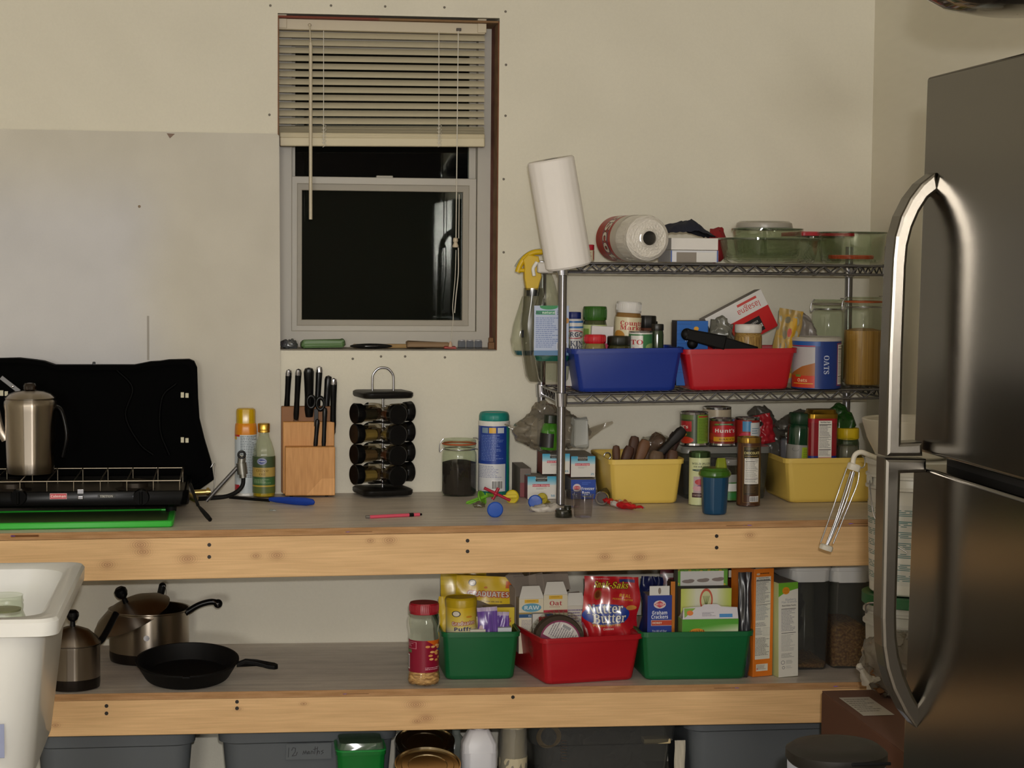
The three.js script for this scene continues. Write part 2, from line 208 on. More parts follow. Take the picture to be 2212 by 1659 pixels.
// ---------- blind ----------
{
  const z = -0.045, L = onZ(600, 200, z).x, Rr = onZ(1046, 200, z).x, wd = Rr - L, slatMat = mat(0xc9c0a6, 0.5), creamy = mat(0xcbbfa6, 0.5), cordMat = mat(0xd9d4c6, 0.8);
  const t = thing('window_blind', 'cream slatted blind half raised over the window, slats tilted', 'blind', V3(L, 0, z));
  const yL = (py) => onZ(600, py, z).y, yR = (py) => onZ(1046, py, z).y;
  const slope = (a, b) => Math.atan2(yR(b) - yL(a), wd);
  const place = (o, a, b) => { o.position.y = yL(a); o.rotation.z = slope(a, b); };
  place(part(t, 'headrail', bx(wd, 0.034, 0.028, wd / 2, 0, 0, 0.002), creamy), 51, 62);
  place(part(t, 'end_bracket', bx(0.026, 0.04, 0.034, 0.012, 0.002, 0.002, 0.002), creamy), 48, 59);
  place(part(t, 'end_bracket', bx(0.026, 0.04, 0.034, wd - 0.01, 0.002, 0.002, 0.002), creamy), 48, 59);
  const sg = new THREE.CylinderGeometry(0.045, 0.045, 1, 7, 1, true, -0.28, 0.56); sg.translate(0, 0, -0.045); sg.rotateZ(-Math.PI / 2); sg.rotateX(Math.PI / 2); // curved strip along x
  const strip = (() => { const pos = [], idx = [], uv = []; const n = 6, a0 = 0.26, r = 0.047; for (let k = 0; k < 2; k++) for (let i = 0; i <= n; i++) { const a = -a0 + 2 * a0 * i / n; pos.push(k ? 1 : 0, r * Math.cos(a) - r, r * Math.sin(a)); uv.push(k, i / n); } for (let i = 0; i < n; i++) idx.push(i, i + 1, n + 1 + i, i + 1, n + 2 + i, n + 1 + i); const g = new THREE.BufferGeometry(); g.setAttribute('position', new THREE.Float32BufferAttribute(pos, 3)); g.setAttribute('uv', new THREE.Float32BufferAttribute(uv, 2)); g.setIndex(idx); g.computeVertexNormals(); return g; })();
  const slatGeo = strip.clone().rotateX(0.82).scale(wd, 1, 1); slatMat.side = THREE.DoubleSide;
  const ys = []; for (let i = 0; i < 13; i++) ys.push([73 + i * 17.0, 82 + i * 16.4 ]);
  for (const [a, b] of ys) place(part(t, 'slat', slatGeo, slatMat), a, b);
  const flat = strip.clone().rotateX(0.35).scale(wd, 1, 1);
  for (let i = 0; i < 9; i++) place(part(t, 'slat', flat, slatMat), 273 + i * 2.4, 277 + i * 2.3);
  place(part(t, 'bottom_rail', bx(wd - 0.004, 0.026, 0.024, wd / 2 + 0.004, 0, 0, 0.004), mat(0xd2c7a8, 0.5)), 306, 308);
  place(part(t, 'bottom_rail', bx(wd - 0.004, 0.016, 0.02, wd / 2 + 0.004, 0, 0, 0.003), mat(0xcbbf9e, 0.5)), 292, 296);
  const at = (px, py, dz = 0.016) => onZ(px, py, z + dz).sub(V3(L, 0, z));
  for (const px of [699, 948]) { part(t, 'ladder_cord', rod(at(px, 66), at(px, 312), 0.0013, 6), cordMat); for (let i = 0; i < 6; i++) part(t, 'cord_twist', tube([at(px - 4, 268 + i * 8), at(px + 6, 272 + i * 8), at(px - 2, 278 + i * 8)], 0.0008, 6, 4), cordMat); }
  part(t, 'wand', merge([rod(at(671, 92, 0.03), at(671, 474, 0.03), 0.0052, 10), rod(at(669, 56, 0.024), at(671, 92, 0.03), 0.0022, 6), new THREE.SphereGeometry(0.005, 8, 6).translate(...at(669, 54, 0.024).toArray())]), mat(0xc8bda4, 0.35));
  part(t, 'cord_lock', bx(0.014, 0.008, 0.01, ...at(991, 64, 0.018).toArray(), 0.001), mat(0x4a4038, 0.5));
  part(t, 'pull_cord', merge([rod(at(990, 66, 0.02), at(985, 515, 0.02), 0.0016, 6), rod(at(992, 420, 0.021), at(991, 515, 0.02), 0.0012, 6)]), cordMat);
  const tas = at(984, 525, 0.02); part(t, 'tassel', lathe([[0.002, 0.016], [0.0065, 0.014], [0.0075, 0.006], [0.005, 0.001], [0.0085, -0.007], [0.009, -0.012], [0.002, -0.013]], 16).translate(tas.x, tas.y, tas.z), mat(0xc9bba2, 0.5));
  part(t, 'pull_cord', merge([tube([at(990, 535, 0.02), at(990, 590, 0.02), at(985, 640, 0.02), at(982, 676, 0.02)], 0.0016, 20, 5), tube([at(985, 540, 0.02), at(983, 600, 0.02), at(978, 660, 0.02), at(979, 690, 0.02), at(973, 745, 0.05)], 0.0011, 30, 5)]), cordMat);
  const t2 = at(973, 746, 0.05); part(t, 'tassel', lathe([[0.001, 0.012], [0.004, 0.008], [0.006, -0.004], [0.001, -0.005]], 12).translate(t2.x, t2.y, t2.z), mat(0xc9ab92, 0.5));
}
// ---------- things on the window sill ----------
{
  const S = winB + 0.002, c = (px, py, z) => onZ(px, py, z);
  solo('foil_bag', 'crumpled foil and clear plastic wrap at the window sill end', 'wrapper', crumple(new THREE.SphereGeometry(1, 24, 16).scale(0.026, 0.013, 0.022), 0.006, 60, 2), mat(0x8b8f93, 0.25, 0.7), V3(c(625, 747, -0.04).x, S + 0.012, -0.05));
  const gp = solo('seed_packet', 'crumpled green packet lying on the window sill', 'packet', crumple(new RoundedBoxGeometry(0.125, 0.024, 0.05, 6, 0.01), 0.006, 38, 5), mat(0x5c7c4c, 0.45), V3(c(698, 747, -0.06).x, S + 0.014, -0.06)); gp.rotation.z = 0.03;
  const sun = thing('glasses_case', 'glossy black slim case lying on the window sill', 'case', V3(c(802, 752, -0.03).x, S, -0.035));
  part(sun, 'shell', new THREE.SphereGeometry(1, 28, 12).scale(0.062, 0.008, 0.018).translate(0, 0.008, 0), phys(0x0c0d12, 0.2, { clearcoat: 0.6 })); part(sun, 'band', bx(0.1, 0.002, 0.034, 0, 0.008, 0, 0.001), M.blackMatte);
  solo('wood_stick', 'flat piece of pale wood lying at the back of the sill', 'stick', bb(0.215, 0.012, 0.02, 0, 0, 0, 0.003), mat(0xa98a5a, 0.8), V3(c(842, 742, -0.09).x, S, -0.085));
  const tn = solo('tan_packet', 'flattened tan packet lying under the blind cord', 'packet', crumple(new RoundedBoxGeometry(0.125, 0.018, 0.04, 5, 0.006), 0.004, 40, 8), mat(0x8d7355, 0.7), V3(c(925, 750, -0.04).x, S + 0.011, -0.045)); tn.rotation.y = -0.05;
  solo('red_wrapper', 'small red wrapper scrap under the blind cord tassel', 'wrapper', crumple(new RoundedBoxGeometry(0.035, 0.006, 0.02, 4, 0.002), 0.003, 70, 3), mat(0xa8433c, 0.5), V3(c(972, 755, -0.01).x, S + 0.006, -0.016));
  for (let i = 0; i < 3; i++) { const bt = thing('small_vial', ['first of three small clear vials on the sill, beside the red wrapper', 'middle one of three small clear vials on the sill', 'last of three small clear vials on the sill, nearest the wood corner'][i], 'vial', V3(c(998 + i * 18, 748, -0.03).x, S, -0.04), 'clear vials on the window sill');
    part(bt, 'glass', lathe([[0.001, 0.001], [0.0115, 0.001], [0.0115, 0.022], [0.009, 0.024]], 24), thin(0xd8dde6, 0.03)); part(bt, 'cap', cyl(0.0095, 0.0095, 0.003, 0, 0.0235, 0, 20), mat(0xa9a9ae, 0.3)); }
  solo('wood_block', 'little reddish wood block in the corner of the sill', 'block', merge([bb(0.018, 0.02, 0.02, 0, 0, 0, 0.002), bb(0.014, 0.014, 0.014, -0.001, 0.02, 0, 0.003)]), mat(0x7c5a3c, 0.8), V3(c(1062, 748, -0.02).x, S, -0.03));
}
// ---------- benches ----------
const BZ = 0.72, LZ = 0.62;
const B = (x) => 0.8145 + 0.0055 * (x - 0.4), Lw = (x) => 0.3755 - 0.0075 * (x - 0.5);      // their tops, not quite level
function pine(seed, dark) {
  const knots = []; const r = mulberry(seed); for (let i = 0; i < 17; i++) knots.push([r(), r(), 0.006 + 0.012 * r()]);
  return dataTex(2048, 96, (u, v) => { let n = 9 * fbm(u * 14, v * 3, seed) + 11 * perlin.noise(u * 30 + seed, v * 26 + 2 * perlin.noise(u * 12, v * 2, seed), seed); let k = 0;
    for (const [a, b, s] of knots) { const dx = (u - a) * 24, dy = (v - b); const d = Math.sqrt(dx * dx + dy * dy * 1.2); k = Math.max(k, Math.exp(-Math.pow(d / (s * 9), 2)) * (0.55 + 0.45 * Math.sin(d * 160))); }
    n += 3 * (R() - .5); return [226 + n - 62 * k - dark, 185 + n - 66 * k - dark * 1.1, 132 + n * 0.9 - 52 * k - dark]; });
}
const plyTop = dataTex(1024, 256, (u, v) => { const s = 16 * fbm(u * 7, v * 4, 5) + 15 * perlin.noise(u * 9, v * 30, 8) + 9 * perlin.noise(u * 60, v * 20, 3) + 9 * (R() - .5); const st = perlin.noise(u * 5 + 4, v * 9, 12) > 0.42 ? -10 : 0; return [205 + s + st, 195 + s + st, 183 + s * .95 + st]; });
const plyEdge = dataTex(1024, 32, (u, v) => { const n = 18 * perlin.noise(u * 60, v * 2, 4) + 8 * (R() - .5); const band = (v * 5) % 1 < 0.5 ? 0 : -34; const gap = perlin.noise(u * 22, Math.floor(v * 5), 9) > 0.36 && v > .3 && v < .7 ? -70 : 0; return [190 + n + band + gap, 148 + n + band + gap, 104 + n + band + gap]; });
plyTop.wrapS = plyTop.wrapT = THREE.RepeatWrapping;
const benchMats = { top: new THREE.MeshStandardMaterial({ map: plyTop, roughness: 0.42 }), edge: new THREE.MeshStandardMaterial({ map: plyEdge, roughness: 0.8 }) };
function bench(name, label, fn, z, h, seed, dark, screws) {
  const xa = -1.75, xb = XR - 0.004, len = xb - xa, cx = (xa + xb) / 2;
  const t = thing(name, label, 'bench', V3(cx, fn(cx), 0)); t.rotation.z = Math.atan(fn(1) - fn(0));
  const g = new THREE.BoxGeometry(len, 0.017, z - 0.002).translate(0, -0.0085, z / 2 + 0.001);
  part(t, 'plywood_top', g, [benchMats.edge, benchMats.edge, benchMats.top, benchMats.edge, benchMats.edge, benchMats.edge]);
  const bm = new THREE.MeshStandardMaterial({ map: pine(seed, dark), roughness: 0.6 });
  part(t, 'front_board', bx(len, h, 0.038, 0, -0.0185 - h / 2, z - 0.022, 0.003), bm);
  const sg = new THREE.CylinderGeometry(0.0048, 0.0048, 0.0012, 14).rotateX(Math.PI / 2);
  for (const [px, py] of screws) { const p = t.worldToLocal(onZ(px, py, z - 0.0026)); part(t, 'screw', sg, mat(0x2c2622, 0.5, 0.5)).position.copy(p); }
  t.updateMatrixWorld(true); return t;
}
scene.updateMatrixWorld(true);
bench('workbench', 'long upper bench of plywood with a pine front board along the wall', B, BZ, 0.105, 11, 0, [[452, 1177], [452, 1203], [1010, 1168], [1010, 1191], [1548, 1158], [1548, 1183]]);
bench('low_bench', 'long lower bench of plywood and pine under the upper bench', Lw, LZ, 0.092, 29, 4, [[230, 1525], [230, 1541], [512, 1516], [512, 1530], [1108, 1506]]);

// ---------- utility sink ----------
{
  const zf = 2.2, rimY = 0.868, xr = onZ(125, 1340, zf).x, w = 0.6, d = 0.64, cx = xr - w / 2, cz = zf - d / 2;
  const t = thing('utility_sink', 'white deep plastic utility sink in front of the benches', 'sink', V3(cx, 0, cz));
  const white = phys(0xcfcfcb, 0.35, { clearcoat: 0.2 });
  const body = loft([{ y: 0.50, w: w - 0.22, d: d - 0.2, r: 0.09 }, { y: 0.515, w: w - 0.15, d: d - 0.15, r: 0.1 }, { y: 0.56, w: w - 0.115, d: d - 0.125, r: 0.1 }, { y: rimY - 0.03, w: w - 0.055, d: d - 0.06, r: 0.07 }, { y: rimY - 0.03, w: w - 0.002, d: d - 0.002, r: 0.035 }, { y: rimY - 0.006, w: w, d: d, r: 0.035 }, { y: rimY, w: w - 0.01, d: d - 0.01, r: 0.032 },
    { y: rimY, w: w - 0.055, d: d - 0.055, r: 0.06 }, { y: rimY - 0.008, w: w - 0.075, d: d - 0.075, r: 0.07 }, { y: 0.58, w: w - 0.14, d: d - 0.15, r: 0.1 }, { y: 0.535, w: w - 0.2, d: d - 0.2, r: 0.09 }]);
  part(t, 'basin', body, white);
  for (const [sx, sz] of [[1, 1], [1, -1], [-1, 1], [-1, -1]]) part(t, 'leg', cyl(0.018, 0.022, 0.53, sx * (w / 2 - 0.13), 0, sz * (d / 2 - 0.12), 16), white);
  const sp = onZ(0, 1605, zf - 0.03); part(t, 'sticker', bx(0.03, 0.06, 0.001, sp.x - cx - 0.009, sp.y, d / 2 - 0.043, 0.0004).rotateX(0), mat(0x7d84a0, 0.6), 'blue-grey sticker on the front');
  // a glass jar standing in the basin
  const j = thing('glass_jar', 'empty ridged glass jar standing inside the white sink', 'jar', V3(onZ(10, 1300, 1.85).x, 0.545, 1.85));
  const top = onZ(10, 1285, 1.85).y - 0.545;
  part(j, 'glass', lathe([[0.001, 0.002], [0.036, 0.002], [0.04, 0.012], [0.04, top - 0.045], [0.034, top - 0.03], [0.0355, top - 0.024], [0.0355, top - 0.018], [0.034, top - 0.016], [0.0355, top - 0.012], [0.034, top - 0.007], [0.0345, top], [0.032, top - 0.001]]), M.greenGlass);
  part(j, 'stopper', cyl(0.03, 0.031, 0.004, 0, top - 0.03, 0, 28), mat(0x8c8a6c, 0.5));
}

// ---------- refrigerator ----------
{
  const fx = 0.957, zb = 2.9, zfr = 3.68, w = zfr - zb, top = onZ(1999, 166, zb).y, split = onZ(1990, 990, zb).y;
  const t = thing('refrigerator', 'tall stainless steel refrigerator with the freezer on top', 'refrigerator', V3(fx, 0, (zb + zfr) / 2));
  t.rotation.z = -0.0135;
  const bodyM = mat(0x4b4944, 0.5, 0.2);
  part(t, 'cabinet', bx(0.62, top - 0.03, w - 0.012, 0.07 + 0.315, (top - 0.03) / 2 + 0.012, 0, 0.008), bodyM);
  const brush = dataTex(64, 512, (u, v, i, j) => { const n = 126 + 26 * (mulberry(j * 7 + 1)() - .5) + 6 * (R() - .5); return [n, n, n]; }, false, 1, 6);
  const doorM = new THREE.MeshStandardMaterial({ color: 0x66625a, metalness: 1, roughness: 0.18, bumpMap: brush, bumpScale: 0.00002 });
  const dr = (y0, y1) => bx(0.065, y1 - y0, w, 0.0325, (y0 + y1) / 2, 0, 0.006);
  const fz = part(t, 'freezer_door', dr(split + 0.012, top), doorM), fr = part(t, 'door', dr(0.09, split - 0.008), doorM);
  part(t, 'gasket', bx(0.01, 0.03, w - 0.03, 0.05, split, 0, 0.002), M.blackMatte);
  part(t, 'kick_plate', bx(0.03, 0.075, w - 0.04, 0.05, 0.045, 0, 0.004), M.blackMatte);
  part(t, 'hinge_cover', bx(0.05, 0.014, 0.09, 0.05, top + 0.007, w / 2 - 0.06, 0.003), M.blackMatte);
  // handles: flat bars that swing out from the door; the profile is in x (out of the door) and y
  const hz = -w / 2 + 0.035, hx = (px, py) => onZ(px, py, zb + 0.035);
  const loc = (v) => { const q = v.clone().sub(t.position); const c = Math.cos(0.0135), s = Math.sin(0.0135); return [q.x * c - q.y * s, q.x * s + q.y * c]; };
  function handle(outer, inner, parent) {
    const pts = [...outer, ...inner.slice().reverse()].map(([a, b]) => loc(hx(a, b)));
    const g = extr(pts, 0.034, 0.005).translate(0, 0, hz - 0.017); return part(parent, 'handle', g, mat(0x716d66, 0.26, 1));
  }
  handle([[2006, 384], [1985, 402], [1962, 432], [1943, 470], [1931, 512], [1926, 560], [1917, 760], [1912, 975]], [[2010, 408], [1990, 424], [1970, 455], [1955, 490], [1945, 530], [1941, 575], [1934, 760], [1930, 962], [1975, 960], [1976, 975]].slice(0, 10), fz);
  handle([[1973, 1563], [1950, 1530], [1925, 1480], [1911, 1435], [1904, 1390], [1902, 1330], [1909, 995]], [[1976, 1532], [1957, 1500], [1938, 1455], [1927, 1415], [1921, 1370], [1920, 1320], [1929, 1012], [1984, 1010], [1984, 996]], fr);
}
// dark round thing above the refrigerator
{
  const z = 3.0, p = onZ(2200, -60, z), t = thing('hanging_lamp', 'dark glossy rounded lamp shade hanging above the refrigerator', 'lamp', V3(p.x, 0, z));
  const yb = onZ(2180, 31, z).y; t.position.y = yb;
  part(t, 'shade', lathe([[0.001, 0.0], [0.05, 0.001], [0.1, 0.010], [0.125, 0.024], [0.13, 0.04], [0.12, 0.075], [0.09, 0.12], [0.045, 0.16], [0.02, 0.18]], 64), phys(0x1a1512, 0.15, { clearcoat: 0.8 }));
  part(t, 'stem', cyl(0.008, 0.008, YC - yb - 0.17, 0, 0.17, 0, 12), M.blackMatte);
}

// ---------- wire shelf ----------
const SZ0 = 0.07, SZ1 = 0.42, SXL = 0.873, SXR = 1.785;
const shelfY = {};
{
  const t = thing('wire_shelf', 'chrome wire shelf unit of two tiers standing on the upper bench', 'shelf', V3(0, 0, 0));
  const yT = [onZ(1240, 588, SZ1).y, onZ(1905, 594, SZ1).y], yM = [onZ(1240, 871, SZ1).y, onZ(1895, 860, SZ1).y];
  const X2 = [onZ(1240, 588, SZ1).x, onZ(1905, 594, SZ1).x];
  const line = (yy) => (x) => yy[0] + (yy[1] - yy[0]) * (x - X2[0]) / (X2[1] - X2[0]);
  const low = { top: line(yT), mid: line(yM) }, DEP = 0.024;
  shelfY.top = (x) => low.top(x) + DEP + 0.0048; shelfY.mid = (x) => low.mid(x) + DEP + 0.0048;
  const pr = 0.0115;
  for (const [x, z] of [[SXL, SZ1], [SXR, SZ1], [SXL, SZ0], [SXR, SZ0]]) {
    const b = B(x) + 0.0008, tp = low.top(x) + DEP + (x === SXR ? 0.055 : 0.005);
    const rings = [cyl(pr, pr, tp - b - 0.012, x, b + 0.012, z, 24)];
    for (let y = b + 0.05; y < tp - 0.02; y += 0.0254) rings.push(cyl(pr + 0.0002, pr + 0.0002, 0.0012, x, y, z, 24));
    part(t, 'post', merge(rings), M.post);
    part(t, 'foot', lathe([[0.001, 0], [0.011, 0], [0.013, 0.004], [0.013, 0.010], [0.006, 0.014]], 20).translate(x, b, z), M.chrome);
    for (const f of [low.top, low.mid]) part(t, 'collar', lathe([[0.0118, -0.008], [0.0155, -0.008], [0.0175, DEP + 0.004], [0.0118, DEP + 0.006]], 24).translate(x, f(x), z), M.chrome);
  }
  for (const f of [low.top, low.mid]) {
    const s = new THREE.Group(); s.name = 'tier'; t.add(s); s.name = f === low.top ? 'tier' : 'tier_001';
    const e = (x, z, dy) => V3(x, f(x) + dy, z);
    for (const z of [SZ1, SZ0]) {
      part(s, 'rail', rod(e(SXL + 0.015, z, 0), e(SXR - 0.015, z, 0), 0.0032, 10), M.wire); part(s, 'rail', rod(e(SXL + 0.015, z, DEP), e(SXR - 0.015, z, DEP), 0.0036, 10), M.wire);
      const zz = []; const n = 34; for (let i = 0; i < n; i++) { const xa = SXL + 0.035 + (SXR - SXL - 0.07) * i / n, xb = SXL + 0.035 + (SXR - SXL - 0.07) * (i + 1) / n; zz.push(rod(e(xa, z, i % 2 ? 0.002 : DEP - 0.002), e(xb, z, i % 2 ? DEP - 0.002 : 0.002), 0.0022, 6)); }
      part(s, 'truss_wire', merge(zz), M.wire);
    }
    for (const x of [SXL, SXR]) { part(s, 'side_rail', rod(e(x, SZ0 + 0.015, 0), e(x, SZ1 - 0.015, 0), 0.0032, 10), M.wire); part(s, 'side_rail', rod(e(x, SZ0 + 0.015, DEP), e(x, SZ1 - 0.015, DEP), 0.0036, 10), M.wire);
      const zz = []; for (let i = 0; i < 12; i++) { const a = SZ0 + 0.03 + (SZ1 - SZ0 - 0.06) * i / 12, b = SZ0 + 0.03 + (SZ1 - SZ0 - 0.06) * (i + 1) / 12; zz.push(rod(e(x, a, i % 2 ? 0.002 : DEP - 0.002), e(x, b, i % 2 ? DEP - 0.002 : 0.002), 0.0022, 6)); } part(s, 'truss_wire', merge(zz), M.wire); }
    const dw = []; for (let x = SXL + 0.025; x < SXR - 0.015; x += 0.0235) dw.push(rod(e(x, SZ0, DEP + 0.002), e(x, SZ1, DEP + 0.002), 0.0016, 6));
    for (const z of [SZ0 + 0.12, SZ0 + 0.23]) dw.push(rod(e(SXL + 0.01, z, DEP - 0.003), e(SXR - 0.01, z, DEP - 0.003), 0.0028, 8));
    const k = part(s, 'deck_wires', merge(dw), M.wire); k.userData.kind = 'stuff';
  }
}
// where a pixel meets a surface; front edge there, centre half a depth behind
function stand(px, py, surf, half = 0) {
  const f = typeof surf === 'function' ? surf : () => surf; let p = V3(0.5, 0, 0); for (let i = 0; i < 4; i++) p = onY(px, py, f(p.x));
  const z = p.z - half, q = onZ(px, py, z); return { x: q.x, y: f(q.x) + 0.0014, z, k: kAt(px, py, z) };
}
const put = (px, py, z, y) => { const q = onZ(px, py, z); return V3(q.x, y === undefined ? q.y : y, z); };
// an open tapered storage bin; w, d at the rim, h tall
function bin(name, label, m, px0, px1, pyTop, pyBase, surf, d, { turn = 0, group, taper = 0.86, z } = {}) {
  const pc = (px0 + px1) / 2; const s = stand(pc, pyBase, surf, 0); const zf = (z ?? s.z); const k = kAt(pc, pyBase, zf);
  const w = (px1 - px0) * k, h = onZ(pc, pyTop, zf + 0.012).y - s.y;
  const f = typeof surf === 'function' ? surf : () => surf; const c = onZ(pc, pyBase, zf);
  const t = thing(name, label, 'storage bin', V3(c.x, f(c.x) + 0.0015, zf - d * taper / 2), group, turn); t.rotation.z = Math.atan((f(c.x + 0.1) - f(c.x - 0.1)) / 0.2);
  const b = taper, wl = 0.0025;
  part(t, 'body', loft([{ y: 0, w: w * b - 0.012, d: d * b - 0.012, r: 0.016 }, { y: 0.004, w: w * b - 0.003, d: d * b - 0.003, r: 0.018 }, { y: 0.012, w: w * b, d: d * b, r: 0.018 }, { y: h - 0.012, w: w * 0.955, d: d * 0.96, r: 0.018 }, { y: h - 0.012, w: w, d: d, r: 0.022 }, { y: h - 0.002, w: w, d: d, r: 0.022 }, { y: h, w: w - 0.004, d: d - 0.004, r: 0.02 }, { y: h - 0.001, w: w * 0.95 - 0.004, d: d * 0.955 - 0.004, r: 0.017 }, { y: h - 0.012, w: w * 0.95 - 2 * wl, d: d * 0.955 - 2 * wl, r: 0.017 }, { y: 0.006, w: w * b - 2 * wl - 0.004, d: d * b - 2 * wl - 0.004, r: 0.015 }]), m);
  part(t, 'rim', loft([{ y: h - 0.0035, w: w + 0.002, d: d + 0.002, r: 0.023 }, { y: h + 0.001, w: w + 0.002, d: d + 0.002, r: 0.023 }, { y: h + 0.0018, w: w - 0.001, d: d - 0.001, r: 0.022 }, { y: h + 0.001, w: w - 0.008, d: d - 0.008, r: 0.02 }, { y: h - 0.0035, w: w - 0.008, d: d - 0.008, r: 0.02 }], { cap0: false, cap1: false }), m);
  return { t, w, d, h, k, floor: t.position.y + 0.007, zf, zb: zf - d, x: t.position.x };
}
const can = (t, r, h, { y = 0, m = M.tin, lid = M.tin } = {}) => { part(t, 'body', lathe([[0.001, y], [r - 0.0015, y], [r, y + 0.0015], [r - 0.0005, y + 0.004], [r - 0.001, y + 0.006], [r - 0.001, y + h - 0.006], [r - 0.0003, y + h - 0.004], [r, y + h - 0.001], [r - 0.0012, y + h], [r - 0.003, y + h - 0.001], [r - 0.004, y + h - 0.004], [0.001, y + h - 0.004]]), m); };
function carton(name, label, pos, w, h, d, faces, { turn = 0, cat = 'box', group, tiltZ = 0, tiltX = 0 } = {}) {   // faces: front, side, top (materials); base centre at pos
  const o = part(scene, name, bb(w, h, d, 0, 0, 0, 0.0012), [faces.side, faces.left || faces.side, faces.top || faces.side, faces.side, faces.front, faces.side]);
  o.position.set(pos.x, pos.y, pos.z); o.rotation.set(tiltX, turn, tiltZ); return tag(o, label, cat, group);
}
// ---------- camp stove on its tray ----------
{
  // green tray: a board with a raised rim
  const zf = onY(190, 1142, B(-0.3)).z, x0 = -0.75, x1 = onZ(374, 1140, zf).x, d = 0.25, w = x1 - x0;
  const t = thing('cutting_board', 'bright green rimmed cutting board under the camp stove', 'cutting board', V3((x0 + x1) / 2, B((x0 + x1) / 2) + 0.0006, zf - d / 2));
  t.rotation.z = 0.0055;
  const gm = mat(0x35b73a, 0.4);
  part(t, 'body', loft([{ y: 0, w: w - 0.006, d: d - 0.006, r: 0.012 }, { y: 0.003, w, d, r: 0.014 }, { y: 0.014, w, d, r: 0.014 }, { y: 0.016, w: w - 0.004, d: d - 0.004, r: 0.012 }, { y: 0.016, w: w - 0.026, d: d - 0.03, r: 0.01 }, { y: 0.012, w: w - 0.032, d: d - 0.036, r: 0.01 }]), gm);
  part(t, 'mat', loft([{ y: 0.0115, w: w - 0.034, d: d - 0.038, r: 0.01 }, { y: 0.0132, w: w - 0.034, d: d - 0.038, r: 0.01 }]), mat(0x465a34, 0.45), 'dark worn cutting face');
  part(t, 'corner_tab', bb(0.02, 0.005, 0.02, w / 2 - 0.028, 0.0145, -d / 2 + 0.03, 0.002), gm);
  const TY = t.position.y + 0.016;
  // the stove
  const sz1 = 0.565, sz0 = 0.2, k = kAt(200, 1090, sz1), xl = -0.73, xr = onZ(409, 1075, sz1).x, sw = xr - xl, cx = (xl + xr) / 2;
  const yb = Math.max(onZ(200, 1097, sz1).y, TY + 0.003), yt = onZ(200, 1061, sz1).y, h = yt - yb;
  const st = thing('camp_stove', 'black two-burner camp stove with its lid propped open', 'camp stove', V3(cx, yb, (sz0 + sz1) / 2));
  const dd = sz1 - sz0;
  const bm = phys(0x050505, 0.22, { specularIntensity: 0.15 });
  part(st, 'case', loft([{ y: 0.004, w: sw - 0.03, d: dd - 0.03, r: 0.02 }, { y: 0.0, w: sw - 0.02, d: dd - 0.02, r: 0.02 }, { y: 0.006, w: sw - 0.004, d: dd - 0.004, r: 0.024 }, { y: h - 0.004, w: sw, d: dd, r: 0.024 }, { y: h, w: sw - 0.004, d: dd - 0.004, r: 0.022 }, { y: h - 0.002, w: sw - 0.016, d: dd - 0.016, r: 0.018 }, { y: h - 0.022, w: sw - 0.03, d: dd - 0.03, r: 0.014 }]), bm);
  part(st, 'pan', bb(sw - 0.034, 0.003, dd - 0.034, 0, h - 0.021, 0, 0.001), mat(0x5a544b, 0.45, 0.6), 'metal drip pan');
  for (const sx of [-1, 1]) for (const sz of [-1, 1]) part(st, 'foot', cyl(0.014, 0.017, Math.max(0.004, yb - TY + 0.002), sx * (sw / 2 - 0.05), TY - yb - 0.001, sz * (sz > 0 ? 0.07 : 0.1), 14), M.blackMatte);
  const bl = (px, py, dz = 0.002) => { const q = onZ(px, py, sz1 + dz); return [q.x - cx, q.y - yb, sz1 + dz - (sz0 + sz1) / 2]; };
  const badge = print(160, 56, (c, w, h) => { fill(c, '#c9c4c4', 0, 0, w, h); fill(c, '#c23a44', 3, 3, w - 6, h - 6); txt(c, 'Coleman', w / 2, h / 2, 34, '#f0d9d6', { max: w - 16 }); });
  part(st, 'badge', bx(37 * k, 13 * k, 0.002, ...bl(126, 1072), 0.0008), lab(badge), 'red maker badge');
  const word = print(160, 36, (c, w, h) => { fill(c, '#0d0d0d', 0, 0, w, h); txt(c, 'TRITON', w / 2, h / 2, 30, '#c9c6bd', { f: 'serif', max: w - 6 }); });
  part(st, 'lettering', bx(38 * k, 8 * k, 0.001, ...bl(230, 1072, 0.001), 0.0003), lab(word));
  for (const px of [40, 305]) { const kn = part(st, 'knob', merge([new THREE.CylinderGeometry(0.019, 0.021, 0.018, 24).rotateX(Math.PI / 2), bx(0.007, 0.034, 0.012, 0, 0, 0.012, 0.002)]), bm); kn.position.set(...bl(px, 1074, 0.008)); }
  part(st, 'latch', merge([bx(0.016, 0.012, 0.004, ...bl(174, 1062), 0.001), bx(0.014, 0.01, 0.006, ...bl(174, 1075), 0.002)]), M.chrome);
  // burners and grate
  for (const sx of [-0.22, 0.1]) { const b = part(st, 'burner', lathe([[0.001, 0], [0.05, 0], [0.052, 0.004], [0.034, 0.008], [0.034, 0.02], [0.038, 0.024], [0.02, 0.028], [0.001, 0.028]], 32), mat(0x3a332b, 0.5, 0.7)); b.position.set(sx + 0.06, h - 0.019, 0); }
  const gy = h + 0.022, gz = dd / 2 - 0.03, G = []; const gm2 = mat(0x8d8474, 0.3, 1);
  const gx0 = -sw / 2 + 0.03, gx1 = sw / 2 - 0.025;
  for (const z of [gz, -gz]) G.push(rod(V3(gx0, gy, z), V3(gx1, gy, z), 0.0022, 8));
  for (const x of [gx0, gx1]) G.push(rod(V3(x, gy, -gz), V3(x, gy, gz), 0.0022, 8));
  part(st, 'grate', merge(G), gm2);
